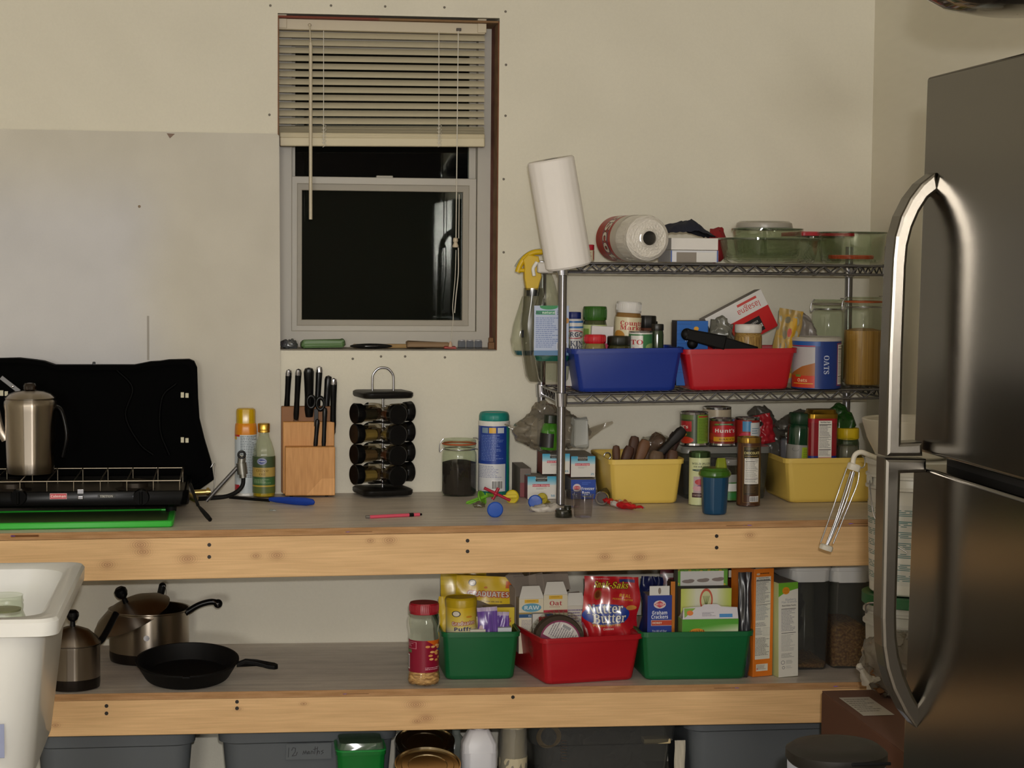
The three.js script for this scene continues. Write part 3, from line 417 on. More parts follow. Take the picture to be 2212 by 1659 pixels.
  for (let x = gx0 + 0.02; x < gx1; x += 0.067) part(st, 'grate_bar', merge([rod(V3(x, gy, -gz), V3(x, gy, gz), 0.0018, 6), rod(V3(x, gy, gz), V3(x, h - 0.02, gz), 0.0018, 6), rod(V3(x, gy, -gz), V3(x, h - 0.02, -gz), 0.0018, 6)]), gm2);
  // lid: a shallow black tray standing behind, leaning back
  const zb = 0.16, q = (px, py) => { const v = onZ(px, py, zb); return [v.x - cx, v.y - yb]; };
  const prof = [[-70, 776], [0, 776], [40, 775], [75, 779], [95, 782], [118, 790], [290, 790], [305, 787], [325, 783], [345, 782], [365, 779], [408, 778], [418, 782], [424, 795], [426, 860], [429, 905], [440, 950], [455, 1000], [460, 1035], [425, 1060], [-70, 1060]].map(([a, b]) => q(a, b));
  const ctr = [(prof[0][0] + q(400, 900)[0]) / 2, q(200, 920)[1]];
  const inset = (f) => prof.map(([x, y]) => [x + Math.sign(ctr[0] - x) * Math.min(Math.abs(ctr[0] - x), f), y + Math.sign(ctr[1] - y) * Math.min(Math.abs(ctr[1] - y), f)]);
  const lid = part(st, 'lid', merge([extr(prof, 0.006, 0.002).translate(0, 0, -0.04), extr(prof, 0.04, 0.002, [inset(0.012)]).translate(0, 0, -0.036)]), phys(0x030303, 0.6, { specularIntensity: 0.04 }), 'lid standing open behind the burners');
  lid.position.z = zb - (sz0 + sz1) / 2;
  // embossed folds on the lid
  part(lid, 'emboss', tube([V3(...q(250, 800), -0.032), V3(...q(285, 840), -0.03), V3(...q(270, 900), -0.03), V3(...q(300, 960), -0.03), V3(...q(330, 985), -0.03)], 0.005, 30, 6), phys(0x040404, 0.45, { specularIntensity: 0.08 }));
  part(lid, 'emboss', tube([V3(...q(380, 830), -0.032), V3(...q(350, 860), -0.03), V3(...q(345, 930), -0.03), V3(...q(365, 985), -0.03)], 0.005, 30, 6), phys(0x040404, 0.45, { specularIntensity: 0.08 }));
  for (const [px, py] of [[398, 853], [398, 950], [8, 849]]) part(lid, 'clip', merge([bx(0.009, 0.015, 0.008, ...q(px - 4, py), 0.002, 0.001), bx(0.009, 0.013, 0.008, ...q(px + 6, py + 1), 0.002, 0.001)]), mat(0xcfcab0, 0.6), 'pale plastic clip');
  part(lid, 'hook', bx(0.008, 0.012, 0.008, ...q(202, 787), -0.02, 0.002), M.black);
  // wind wing wire and fuel arm
  const w3 = (px, py, z) => { const v = onZ(px, py, z); return V3(v.x - cx, v.y - yb, v.z - (sz0 + sz1) / 2); };
  part(st, 'wing_wire', tube([w3(455, 1010, 0.2), w3(463, 1000, 0.2), w3(464, 1030, 0.21), w3(462, 1060, 0.22)], 0.0014, 20, 6), M.chrome);
  part(st, 'fuel_inlet', merge([rod(w3(406, 1070, 0.45), w3(425, 1080, 0.46), 0.009, 14), rod(w3(418, 1064, 0.44), w3(455, 1062, 0.44), 0.0075, 14), rod(w3(446, 1062, 0.44), w3(452, 1062, 0.44), 0.011, 14)]), mat(0xa8925a, 0.3, 1), 'brass fuel inlet');
  part(st, 'fuel_pipe', merge([rod(w3(446, 1082, 0.45), w3(512, 1010, 0.46), 0.0052, 12)]), mat(0x77777a, 0.35, 1));
  part(st, 'regulator', merge([rod(w3(521, 1000, 0.46), w3(524, 1024, 0.46), 0.0135, 20), rod(w3(523, 985, 0.46), w3(521, 1004, 0.46), 0.0105, 18), rod(w3(524, 1022, 0.46), w3(525, 1032, 0.46), 0.009, 16)]), mat(0x8b8a84, 0.4, 0.9));
  part(st, 'regulator_ring', new THREE.TorusGeometry(0.0085, 0.003, 8, 20).translate(...w3(522, 982, 0.47).toArray()), M.black);
  part(st, 'hose', tube([w3(526, 1030, 0.46), w3(524, 1048, 0.46), w3(512, 1062, 0.46), w3(490, 1072, 0.45), w3(455, 1076, 0.44), w3(420, 1078, 0.42)], 0.0058, 40, 10), M.blackMatte, 'black rubber gas hose');
  // percolator on the grate
  {
    const z = 0.36, kk = kAt(66, 930, z), py0 = 1006, c = onZ(66, py0, z), b = yb + gy + 0.003;
    const r = 58 * kk, H2 = onZ(66, 862, z).y - b;
    const p = thing('percolator', 'tall stainless steel coffee percolator standing on the camp stove', 'coffee pot', V3(c.x, b, z));
    part(p, 'body', lathe([[0.001, 0], [r * .84, 0], [r * .88, 0.004], [r * .9, 0.03], [r * .97, H2 * .85], [r, H2 * .92], [r * .98, H2 * .97], [r * .92, H2]]), M.steel);
    part(p, 'lid', lathe([[r * .93, H2], [r * .95, H2 + 0.004], [r * .8, H2 + 0.014], [r * .55, H2 + 0.02], [r * .3, H2 + 0.022], [0.001, H2 + 0.022]]), M.steel);
    part(p, 'knob', lathe([[0.012, H2 + 0.022], [0.017, H2 + 0.026], [0.018, H2 + 0.034], [0.014, H2 + 0.042], [0.001, H2 + 0.044]], 24), phys(0x2a1c14, 0.15, { transmission: 0.4, thickness: 0 }));
    part(p, 'handle', tube([V3(r * .95, H2 * .9, 0), V3(r * 1.18, H2 * .84, 0.006), V3(r * 1.36, H2 * .58, 0.01), V3(r * 1.34, H2 * .4, 0.01), V3(r * 1.22, H2 * .22, 0.006)], 0.006, 40, 10).scale(1, 1, 1.4), M.black);
    part(p, 'spout', merge([tube([V3(-r * .9, H2 * .45, 0), V3(-r * 1.15, H2 * .62, 0), V3(-r * 1.35, H2 * .95, 0)], 0.012, 24, 12)]), M.steel);
  }
  const rd = thing('lid_stay', 'grey flat metal bar behind the coffee percolator', 'metal bar');
  { const a = onZ(2, 815, 0.22), b = onZ(42, 846, 0.22); rd.position.copy(a); const g = bx(a.distanceTo(b), 0.012, 0.004, a.distanceTo(b) / 2, 0, 0, 0.001); part(rd, 'bar', g, mat(0x6b6b6c, 0.5, 0.6)); rd.rotation.z = Math.atan2(b.y - a.y, b.x - a.x); part(rd, 'rivet', new THREE.SphereGeometry(0.004, 10, 6).scale(1, 1, 0.5).translate(0.04, 0, 0.003), M.tin); }
  // black handled utensil leaning on the stove
  const a = onZ(411, 1046, 0.56), b1 = onZ(428, 1092, 0.61), e = onZ(456, 1125, 0.645);
  const ut = thing('utensil', 'black plastic utensil leaning down from the stove onto the bench', 'utensil', V3(0, 0, 0));
  const up = (v, o) => v.clone();
  part(ut, 'shaft', rod(up(a), up(b1), 0.0042, 10), M.black);
  const ax = e.clone().sub(b1), L = ax.length(); const hg = lathe([[0.001, 0], [0.005, 0.002], [0.0085, L * .3], [0.0105, L * .7], [0.009, L * .93], [0.001, L]], 20).scale(1, 1, 0.6); hg.applyQuaternion(new THREE.Quaternion().setFromUnitVectors(V3(0, 1, 0), ax.normalize())); part(ut, 'handle', hg.translate(b1.x, b1.y, b1.z), M.blackMatte);
}
// ---------- bench things beside the stove ----------
{
  // spray can
  let s = stand(531, 1073, B, 0.03), k = s.k, r = 23.5 * k, h = 190 * k;
  let t = thing('spray_can', 'cooking spray can with a yellow cap', 'spray can', s);
  part(t, 'can', lathe([[0.001, 0], [r, 0], [r, 0.003], [r - 0.001, 0.006], [r, 0.009], [r, h * .7]], 40), mat(0xd8d8d4, 0.35));
  const spr = print(256, 330, (c, w, h) => { fill(c, '#c9d3da', 0, 0, w, h); fill(c, '#c33026', 0, 0, w * .34, h * .06); fill(c, '#d6a81c', 0, h * .06, w * .24, h * .05); fill(c, '#b82130', 0, h * .86, w * .33, h * .14); small(c, w * .36, h * .05, w * .5, h * .7, 26, '#5c6670', 4); txt(c, '®', w * .36, h * .93, 20, '#a22'); });
  part(t, 'label', wrap(r + 0.0004, h * .69, 0.008, 210), lab(spr, 0.35));
  part(t, 'shoulder', lathe([[r, h * .69], [r + 0.0008, h * .71], [r, h * .78], [r * .96, h * .82], [r * .9, h * .83]], 40), mat(0xe08c1a, 0.35), 'orange shoulder');
  part(t, 'cap', lathe([[r * .9, h * .82], [r * .9, h * .965], [r * .84, h * .99], [r * .7, h], [0.001, h]], 40), phys(0xe2b80e, 0.25, { transmission: 0.25, thickness: 0 }), 'yellow cap');
  // oil bottle
  s = stand(570, 1076, B, 0.028); k = s.k; const hb = 160 * k, rb = 24.5 * k;
  t = thing('oil_bottle', 'olive oil bottle with a gold screw cap, nearly empty', 'bottle', s);
  const ob = [[0.001, 0], [rb * .95, 0], [rb, 0.004], [rb, hb * .52], [rb * .96, hb * .62], [rb * .75, hb * .74], [rb * .5, hb * .82], [rb * .44, hb * .88], [rb * .44, hb * .9]];
  part(t, 'glass', lathe(ob), M.greenGlass);
  part(t, 'oil', lathe([[0.001, 0.002], [rb * .96, 0.003], [rb * .96, 0.015], [0.001, 0.0152]]), phys(0xd8b41a, 0.1, { transmission: 0.3, thickness: 0 }), 'remaining golden oil');
  part(t, 'cap', lathe([[rb * .47, hb * .875], [rb * .53, hb * .88], [rb * .53, hb * .9], [rb * .5, hb * .91], [rb * .53, hb * .915], [rb * .54, hb * .985], [rb * .48, hb], [0.001, hb]], 32), M.gold);
  const ol = print(256, 330, (c, w, h) => { fill(c, '#46573a', 0, 0, w, h); oval(c, w * .44, h * .13, 34, 30, '#8f94b8'); oval(c, w * .44, h * .13, 24, 20, '#3c4a8c'); txt(c, 'Pure', w * .44, h * .13, 18, '#eee', { f: 'serif' }); fill(c, '#b59b52', w * .05, h * .3, w * .85, h * .25); txt(c, 'Olive', w * .45, h * .38, 34, '#7d6426', { f: 'serif' }); txt(c, 'Oil', w * .45, h * .48, 30, '#7d6426', { f: 'serif' }); fill(c, '#3f6b3c', w * .05, h * .57, w * .85, h * .2); fill(c, '#b8a23c', w * .05, h * .78, w * .85, h * .045); small(c, w * .2, h * .62, w * .5, h * .12, 4, '#a9b98f'); fill(c, '#5d6b35', 0, h * .84, w, h * .16); });
  part(t, 'label', wrap(rb + 0.0004, hb * .5, 0.012, 190), lab(ol, 0.4));
  // spatula lying down
  const a = onY(496, 1074, B(0.04) + 0.007), b = onY(582, 1081, B(0.08) + 0.007), e = onY(680, 1087, B(0.16) + 0.009);
  t = thing('spatula', 'spatula with a bright blue handle lying on the bench', 'spatula');
  part(t, 'blade', merge([rod(a, b, 0.0045, 10)]), M.blackMatte, 'black shaft');
  const ax = e.clone().sub(b), L = ax.length(); const g = lathe([[0.001, 0], [0.006, 0.001], [0.009, L * .15], [0.012, L * .5], [0.0125, L * .8], [0.009, L * .96], [0.001, L]], 24).scale(1, 1, 0.75);
  g.applyQuaternion(new THREE.Quaternion().setFromUnitVectors(V3(0, 1, 0), ax.normalize())); part(t, 'handle', g.translate(b.x, b.y + 0.003, b.z), mat(0x123fa6, 0.5), 'blue handle');
  // pen
  const p0 = onY(790, 1117, B(0.3) + 0.005), p1 = onY(911, 1111, B(0.4) + 0.005), dir = p1.clone().sub(p0), PL = dir.length(); dir.normalize();
  t = thing('pen', 'pink ballpoint pen lying on the bench', 'pen'); const along = (u) => p0.clone().addScaledVector(dir, PL * u);
  part(t, 'barrel', rod(along(.07), along(.96), 0.0045, 14), mat(0xd9546b, 0.4)); part(t, 'tip', rod(along(0), along(.075), 0.0042, 14), M.chrome); part(t, 'grip', rod(along(.77), along(.85), 0.0052, 14), M.black); part(t, 'end', rod(along(.955), along(1), 0.003, 12), M.black);
  const cl = onY(590, 1102, B(0.1) + 0.002); solo('plastic_scrap', 'tiny clear plastic scrap on the bench before the blue handle', 'scrap', crumple(new RoundedBoxGeometry(0.02, 0.004, 0.008, 3, 0.001), 0.002, 90, 4), M.clearGrey, cl);
}
// ---------- knife block ----------
{
  const s = stand(670, 1075, B, 0), k = s.k, W0 = 108 * k, dep = 0.12;
  const t = thing('knife_block', 'pale wooden knife block full of black handled knives', 'knife block', V3(s.x - 2 * k, s.y, s.z - dep / 2)), zf = dep / 2;
  const grain = dataTex(256, 256, (u, v) => { const n = 12 * perlin.noise(u * 26, v * 3, 3) + 8 * perlin.noise(u * 7, v * 2, 7) + 4 * (R() - .5); const patch = (u - v * 0.9 > 0.42 && v < .35) ? 16 : 0; return [206 + n + patch, 148 + n + patch, 84 + n + patch]; });
  const wm = new THREE.MeshStandardMaterial({ map: grain, roughness: 0.55 });
  part(t, 'front_block', bb(108 * k, 106 * k, 0.045, 2 * k, 0.004, zf - 0.0225, 0.003), wm);
  part(t, 'middle_block', bb(112 * k, 158 * k, 0.028, 0, 0.004, zf - 0.059, 0.003), wm);
  part(t, 'back_block', bb(116 * k, 190 * k, 0.045, -1 * k, 0.004, zf - 0.096, 0.003), mat(0x8d5f38, 0.6), 'darker back of the block');
  for (const sx of [-1, 1]) for (const z of [-0.04, 0.04]) part(t, 'foot', cyl(0.005, 0.005, 0.0045, sx * 0.05, 0, z, 12), M.blackMatte);
  const at = (px, py, z) => { const q = onZ(px, py, t.position.z + z); return V3(q.x - t.position.x, q.y - t.position.y, z); };
  const zB = zf - 0.095, zM = zf - 0.058, zS = zf - 0.03;
  // knives: handle from butt to bolster, then a blade hidden in the block
  const knife = (label, b, c, wpx, z, cap, lean = 0) => {
    const A = at(...b, z + lean), C = at(...c, z), o = thing('knife', label, 'knife', t.position, 'knives in the block');
    const ax = C.clone().sub(A), L = ax.length(), r = wpx * k / 2; const q = new THREE.Quaternion().setFromUnitVectors(V3(0, -1, 0), ax.clone().normalize());
    const hg = lathe([[0.001, 0], [r * .75, -0.003], [r, -0.012], [r * .9, -L * .3], [r * .82, -L * .6], [r * .9, -L * .85], [r * .7, -L]].reverse(), 20).scale(1, 1, 0.75).applyQuaternion(q).translate(A.x, A.y, A.z);
    part(o, 'handle', hg, M.black);
    if (cap) { part(o, 'end_cap', lathe([[0.001, 0.0006], [r * .78, -0.0025], [r * 1.03, -0.012], [r * 1.0, -0.018]].reverse(), 20).scale(1, 1, 0.78).applyQuaternion(q).translate(A.x, A.y, A.z), M.chrome); part(o, 'bolster', lathe([[r * .55, -L - 0.006], [r * .85, -L + 0.002], [r * .8, -L + 0.01]], 20).scale(1, 1, 0.7).applyQuaternion(q).translate(A.x, A.y, A.z), M.chrome); }
    return o;
  };
  knife('steel tipped knife standing first in the block, by the oil bottle', [624, 798], [619, 890], 14, zB, true, 0.02);
  knife('second steel tipped knife in the block, with a mid handle rivet', [645, 797], [639, 912], 14, zM - 0.012, true, 0.03);
  knife('thick black handled knife in the middle of the block', [667, 794], [668, 900], 23, zM - 0.014, false, 0.03);
  knife('tall knife with steel end cap behind the thick middle one', [690, 791], [684, 905], 15, zB + 0.012, true, 0.0);
  knife('black handled knife leaning behind the short steel tipped one', [710, 811], [703, 905], 17, zB + 0.01, false, 0.0);
  knife('steel capped knife at the end of the block nearest the spice rack', [721, 817], [719, 935], 15, zS - 0.026, true, 0.02);
  knife('thin black steak knife in the front slot, lowest of three', [686, 905], [681, 968], 11, zS - 0.002, false, 0.0);
  knife('thin black steak knife in the middle front slot', [702, 880], [699, 968], 11, zS - 0.002, false, 0.0);
  const sc = thing('kitchen_scissors', 'black handled kitchen scissors stuck in the middle of the knife block', 'scissors', t.position);
  part(sc, 'finger_loop', new THREE.TorusGeometry(0.012, 0.0045, 8, 24).scale(0.9, 1.4, 1).translate(...at(672, 868, zM + 0.012).toArray()), M.black); part(sc, 'finger_loop', new THREE.TorusGeometry(0.012, 0.0045, 8, 24).scale(0.9, 1.4, 1).translate(...at(692, 872, zM + 0.016).toArray()), M.black); part(sc, 'blade', bx(0.012, 0.05, 0.003, ...at(683, 902, zM + 0.016).toArray(), 0.001), M.black);
}
// ---------- spice rack ----------
{
  const s = stand(831, 1077, B, 0), k = s.k, w = 0.148, yaw = 0.42;
  const t = thing('spice_rack', 'black revolving spice rack with a wire loop handle', 'spice rack', V3(s.x, s.y, s.z - 0.085), undefined, 0);
  const yT = 228 * k, bm = phys(0x141210, 0.45, { specularIntensity: 0.5 });
  const plate = (y, nm) => { const g = loft([{ y: 0, w: w - 0.006, d: w - 0.006, r: 0.024 }, { y: 0.005, w, d: w, r: 0.026 }, { y: 0.014, w, d: w, r: 0.026 }, { y: 0.0175, w: w - 0.01, d: w - 0.01, r: 0.024 }]); const o = part(t, nm, g, bm); o.position.y = y; o.rotation.y = yaw * 0.55; return o; };
  plate(0.004, 'base_plate'); plate(yT - 0.0175, 'top_plate');
  part(t, 'turntable', cyl(0.05, 0.05, 0.004, 0, 0, 0, 32), M.blackMatte);
  part(t, 'post', cyl(0.0035, 0.0035, yT - 0.02, 0, 0.012, 0, 12), M.chrome);
  const hw = 23 * k, hh = 50 * k; part(t, 'loop_handle', tube([V3(-hw, yT - 0.006, 0), V3(-hw, yT + hh * .45, 0), V3(-hw * .92, yT + hh * .72, 0), V3(-hw * .5, yT + hh * .95, 0), V3(0, yT + hh, 0), V3(hw * .5, yT + hh * .95, 0), V3(hw * .92, yT + hh * .72, 0), V3(hw, yT + hh * .45, 0), V3(hw, yT - 0.006, 0)], 0.0035, 60, 12), M.chrome);
  const spices = [0x3b2616, 0x9c8a4c, 0x5d4a30, 0x4c4a24, 0x6d3a1e, 0x2c2a1c]; let n = 0;
  const rowWord = ['lowest', 'second', 'third', 'top'], side = ['with its cap facing out', 'lying sideways with its cap towards the knife block', 'at the back of the rack', 'with its cap towards the glass jar'];
  const SC = 1.22, jg = lathe([[0.001, 0.002], [0.018, 0.002], [0.019, 0.004], [0.02, 0.045], [0.017, 0.05], [0.017, 0.056]].map(([a, b]) => [a * SC, b]), 28).rotateX(Math.PI / 2), cg = lathe([[0.001, 0.0], [0.0215, 0], [0.0225, 0.002], [0.023, 0.012], [0.024, 0.022], [0.022, 0.0245], [0.001, 0.024]].map(([a, b]) => [a * SC, b]), 32).rotateX(Math.PI / 2).translate(0, 0, 0.045);
  const fg = lathe([[0.001, 0.003], [0.0172, 0.003], [0.0185, 0.04], [0.001, 0.04]].map(([a, b]) => [a * SC, b]), 24).rotateX(Math.PI / 2).scale(1, 0.7, 1).translate(0, -0.004, 0);
  for (let row = 0; row < 4; row++) for (let f = 0; f < 4; f++) {
    const a = yaw + f * Math.PI / 2 * -1, y = (47 + 44.5 * row) * k, rr = 0.024;
    const j = thing('spice_jar', `${rowWord[row]} row spice jar ${side[f]}`, 'spice jar', V3(t.position.x + Math.sin(a) * rr, t.position.y + y, t.position.z + Math.cos(a) * rr), 'spice jars in the revolving rack', a);
    part(j, 'glass', jg, M.smokyJar || (M.smokyJar = thin(0xe2dccf, 0.06))); part(j, 'cap', cg, M.black);
    part(j, 'spice', fg, mat(row === 2 && f === 1 ? 0x9c8a4c : row === 1 && f === 1 ? 0x6d5a3c : spices[(n++ * 7) % 6], 0.95));
  }
  for (const y of [69, 113.5, 158, 25]) part(t, 'holder', merge([bb(0.085, 0.003, 0.02, 0, y * k, 0, 0.001), bb(0.02, 0.003, 0.085, 0, y * k, 0, 0.001)]).rotateY(yaw), bm);
}
// clamp jar builder
function clampJar(name, label, s, r, h, { content, level, cat = 'jar', clamp = true, gasket = 0xb5592c } = {}) {
  const t = thing(name, label, cat, s);
  const hn = h - 0.034;
  part(t, 'glass', lathe([[0.001, 0.003], [r * .8, 0.002], [r * .94, 0.0], [r, 0.008], [r, hn - 0.012], [r * .97, hn - 0.004], [r * .9, hn + 0.002], [r * .9, hn + 0.01], [r * .96, hn + 0.012], [r * .96, hn + 0.018]]), M.greenGlass);
  if (content) part(t, 'contents', lathe([[0.001, 0.004], [r * .9, 0.004], [r * .955, 0.012], [r * .955, level], [r * .5, level + 0.006], [0.001, level + 0.003]]), content);
  part(t, 'gasket', new THREE.TorusGeometry(r * .93, 0.0032, 8, 48).rotateX(Math.PI / 2).scale(1, 0.8, 1).translate(0, hn + 0.02, 0), mat(gasket, 0.6), 'orange rubber ring');
  part(t, 'lid', lathe([[r * .96, hn + 0.022], [r * .97, hn + 0.03], [r * .9, hn + 0.033], [r * .86, hn + 0.03], [r * .6, hn + 0.0285], [0.001, hn + 0.028]]), M.greenGlass, 'glass lid');
  if (clamp) part(t, 'wire_clamp', merge([new THREE.TorusGeometry(r * .925, 0.0014, 6, 48).rotateX(Math.PI / 2).translate(0, hn + 0.005, 0), tube([V3(r * .93, hn + 0.005, 0), V3(r * 1.15, hn + 0.004, 0), V3(r * 1.2, hn + 0.02, 0), V3(r * 1.05, hn + 0.034, 0), V3(r * .8, hn + 0.036, 0)], 0.0014, 24, 6), tube([V3(-r * .93, hn + 0.005, 0), V3(-r * 1.12, hn - 0.004, 0), V3(-r * 1.1, hn + 0.02, 0), V3(-r * .9, hn + 0.034, 0)], 0.0014, 24, 6)]), M.chrome);
  return t;
}
{
  const s = stand(991, 1074, B, 0.046); const k = s.k;
  clampJar('clamp_jar', 'clamp-lid glass jar half full of dark ground coffee', s, 37.5 * k, 121 * k, { content: mat(0x251c19, 0.95), level: 70 * k });
  // wipes canister
  const q = stand(1066, 1072, B, 0.043); const kk = q.k, r = 33 * kk, h = 176 * kk;
  const t = thing('wipes_canister', 'tall cleaning wipes canister with a teal lid', 'canister', q);
  part(t, 'body', lathe([[0.001, 0], [r * .97, 0], [r, 0.003], [r, h * .86]]), mat(0x147a6d, 0.4)); part(t, 'collar', lathe([[r + 0.0005, h * .84], [r + 0.0008, h * .845], [r + 0.0008, h * .89], [r * .98, h * .9]]), M.white);
  part(t, 'lid', lathe([[r * .96, h * .89], [r * .98, h * .9], [r * .98, h * .955], [r * .93, h * .985], [r * .86, h], [r * .8, h], [r * .78, h * .992], [0.001, h * .992]]), mat(0x16857a, 0.4), 'teal lid');
  const lb = print(300, 480, (c, w, h) => { fill(c, '#1d3f97', 0, 0, w, h); fill(c, '#159080', w * .73, 0, w * .27, h); fill(c, '#5d8fc8', w * .6, 0, w * .3, h * .05); small(c, w * .2, h * .02, w * .45, h * .03, 2, '#c8d3e8', 2); fill(c, '#7b93a8', w * .22, h * .07, w * .13, h * .08); fill(c, '#e3b136', w * .37, h * .07, w * .13, h * .08); fill(c, '#c9cfd6', w * .53, h * .07, w * .13, h * .08); small(c, w * .2, h * .18, w * .46, h * .38, 17, '#7a90cc', 6); fill(c, '#d6d8dc', 0, h * .6, w * .7, h * .4); small(c, w * .12, h * .63, w * .5, h * .18, 8, '#8d93b5', 8); bars(c, w * .42, h * .84, w * .22, h * .13, 3); });
  part(t, 'label', wrap(r + 0.0005, h * .83, 0.012, 200), lab(lb, 0.4));
}
// ---------- little coloured plastic pieces ----------
{
  function piece(label, col, px, py, R0, dir, stem = 0.05, cross = true, g) {
    const m = mat(col, 0.4), q = onY(px, py, B(0.8) + 0.012);
    const t = thing('drip_guard_stick', label, 'plastic stick', V3(q.x, Math.max(q.y, B(q.x) + R0 * 0.82), q.z), 'coloured disc-and-stick plastic pieces'); t.quaternion.setFromUnitVectors(V3(0, 0, 1), dir.normalize());
    part(t, 'disc', lathe([[0.001, 0.0], [R0 * .9, 0.002], [R0, 0.005], [R0 * .97, 0.007], [R0 * .86, 0.0045], [0.001, 0.003]], 32).rotateX(Math.PI / 2), m);
    part(t, 'stem', merge([bx(0.011, 0.003, stem, 0, 0, -stem / 2, 0.001), bx(0.003, 0.011, stem, 0, 0, -stem / 2, 0.001)]), m);
    if (cross) part(t, 'handle', merge([bx(0.04, 0.008, 0.004, 0, 0, 0.03, 0.001), bx(0.008, 0.008, 0.03, 0, 0, 0.015, 0.002)]), m);
    return t;
  }
  piece('lime green disc-and-stick piece tipped beside the coffee jar', 0x6fae2c, 1038, 1080, 0.021, V3(0.75, 0.35, 0.45), 0.045);
  piece('yellow disc-and-stick piece at the foot of the wipes canister', 0xd3bf1f, 1107, 1076, 0.0195, V3(-0.35, 0.15, 0.9), 0.05);
  piece('blue disc-and-stick piece nearest the bench edge', 0x1a51b2, 1070, 1106, 0.0215, V3(-0.25, 0.35, 0.9), 0.04, false);
  piece('blue disc-and-stick piece against the white bag carton', 0x1c50b0, 1156, 1088, 0.0195, V3(-0.1, 0.25, 0.95), 0.05, false);
  piece('pale yellow disc-and-stick piece behind the blue disc', 0xb9a93a, 1172, 1080, 0.017, V3(-0.5, 0.3, 0.8), 0.05);
  const m = mat(0xb01f38, 0.4), c = onY(1074, 1080, B(0.74) + 0.01), t = thing('drip_guard_stick', 'red cross-shaped plastic piece between the green and blue ones', 'plastic stick', c, 'coloured disc-and-stick plastic pieces'); const w = (px, py) => onZ(px, py, c.z + 0.005).sub(c);
  part(t, 'bar', rod(w(1046, 1054), w(1102, 1081), 0.0045, 6), m); part(t, 'bar', rod(w(1077, 1054), w(1064, 1079), 0.005, 6), m); part(t, 'hub', new THREE.SphereGeometry(0.007, 12, 8).translate(...w(1071, 1066).toArray()), m);
  const cr = (name, label, px, py, sx, sy, sz, amp, sd, mm) => { const q = onY(px, py, B(0.8)); return solo(name, label, 'wrapper', crumple(new THREE.SphereGeometry(1, 28, 18).scale(sx, sy, sz), amp, 45, sd), mm, V3(q.x, B(q.x) + sy * 0.9, q.z - sz * .5)); };
  cr('plastic_wrap', 'small clear crumpled plastic scrap beside the blue disc', 1036, 1096, 0.018, 0.008, 0.014, 0.005, 3, thin(0xdad6cc, 0.3));
  cr('plastic_wrap', 'white crumpled plastic wrap strip before the cartons', 1182, 1106, 0.045, 0.010, 0.02, 0.007, 9, phys(0xd9d2c8, 0.4, { transmission: 0.35, thickness: 0, side: THREE.DoubleSide }));
}
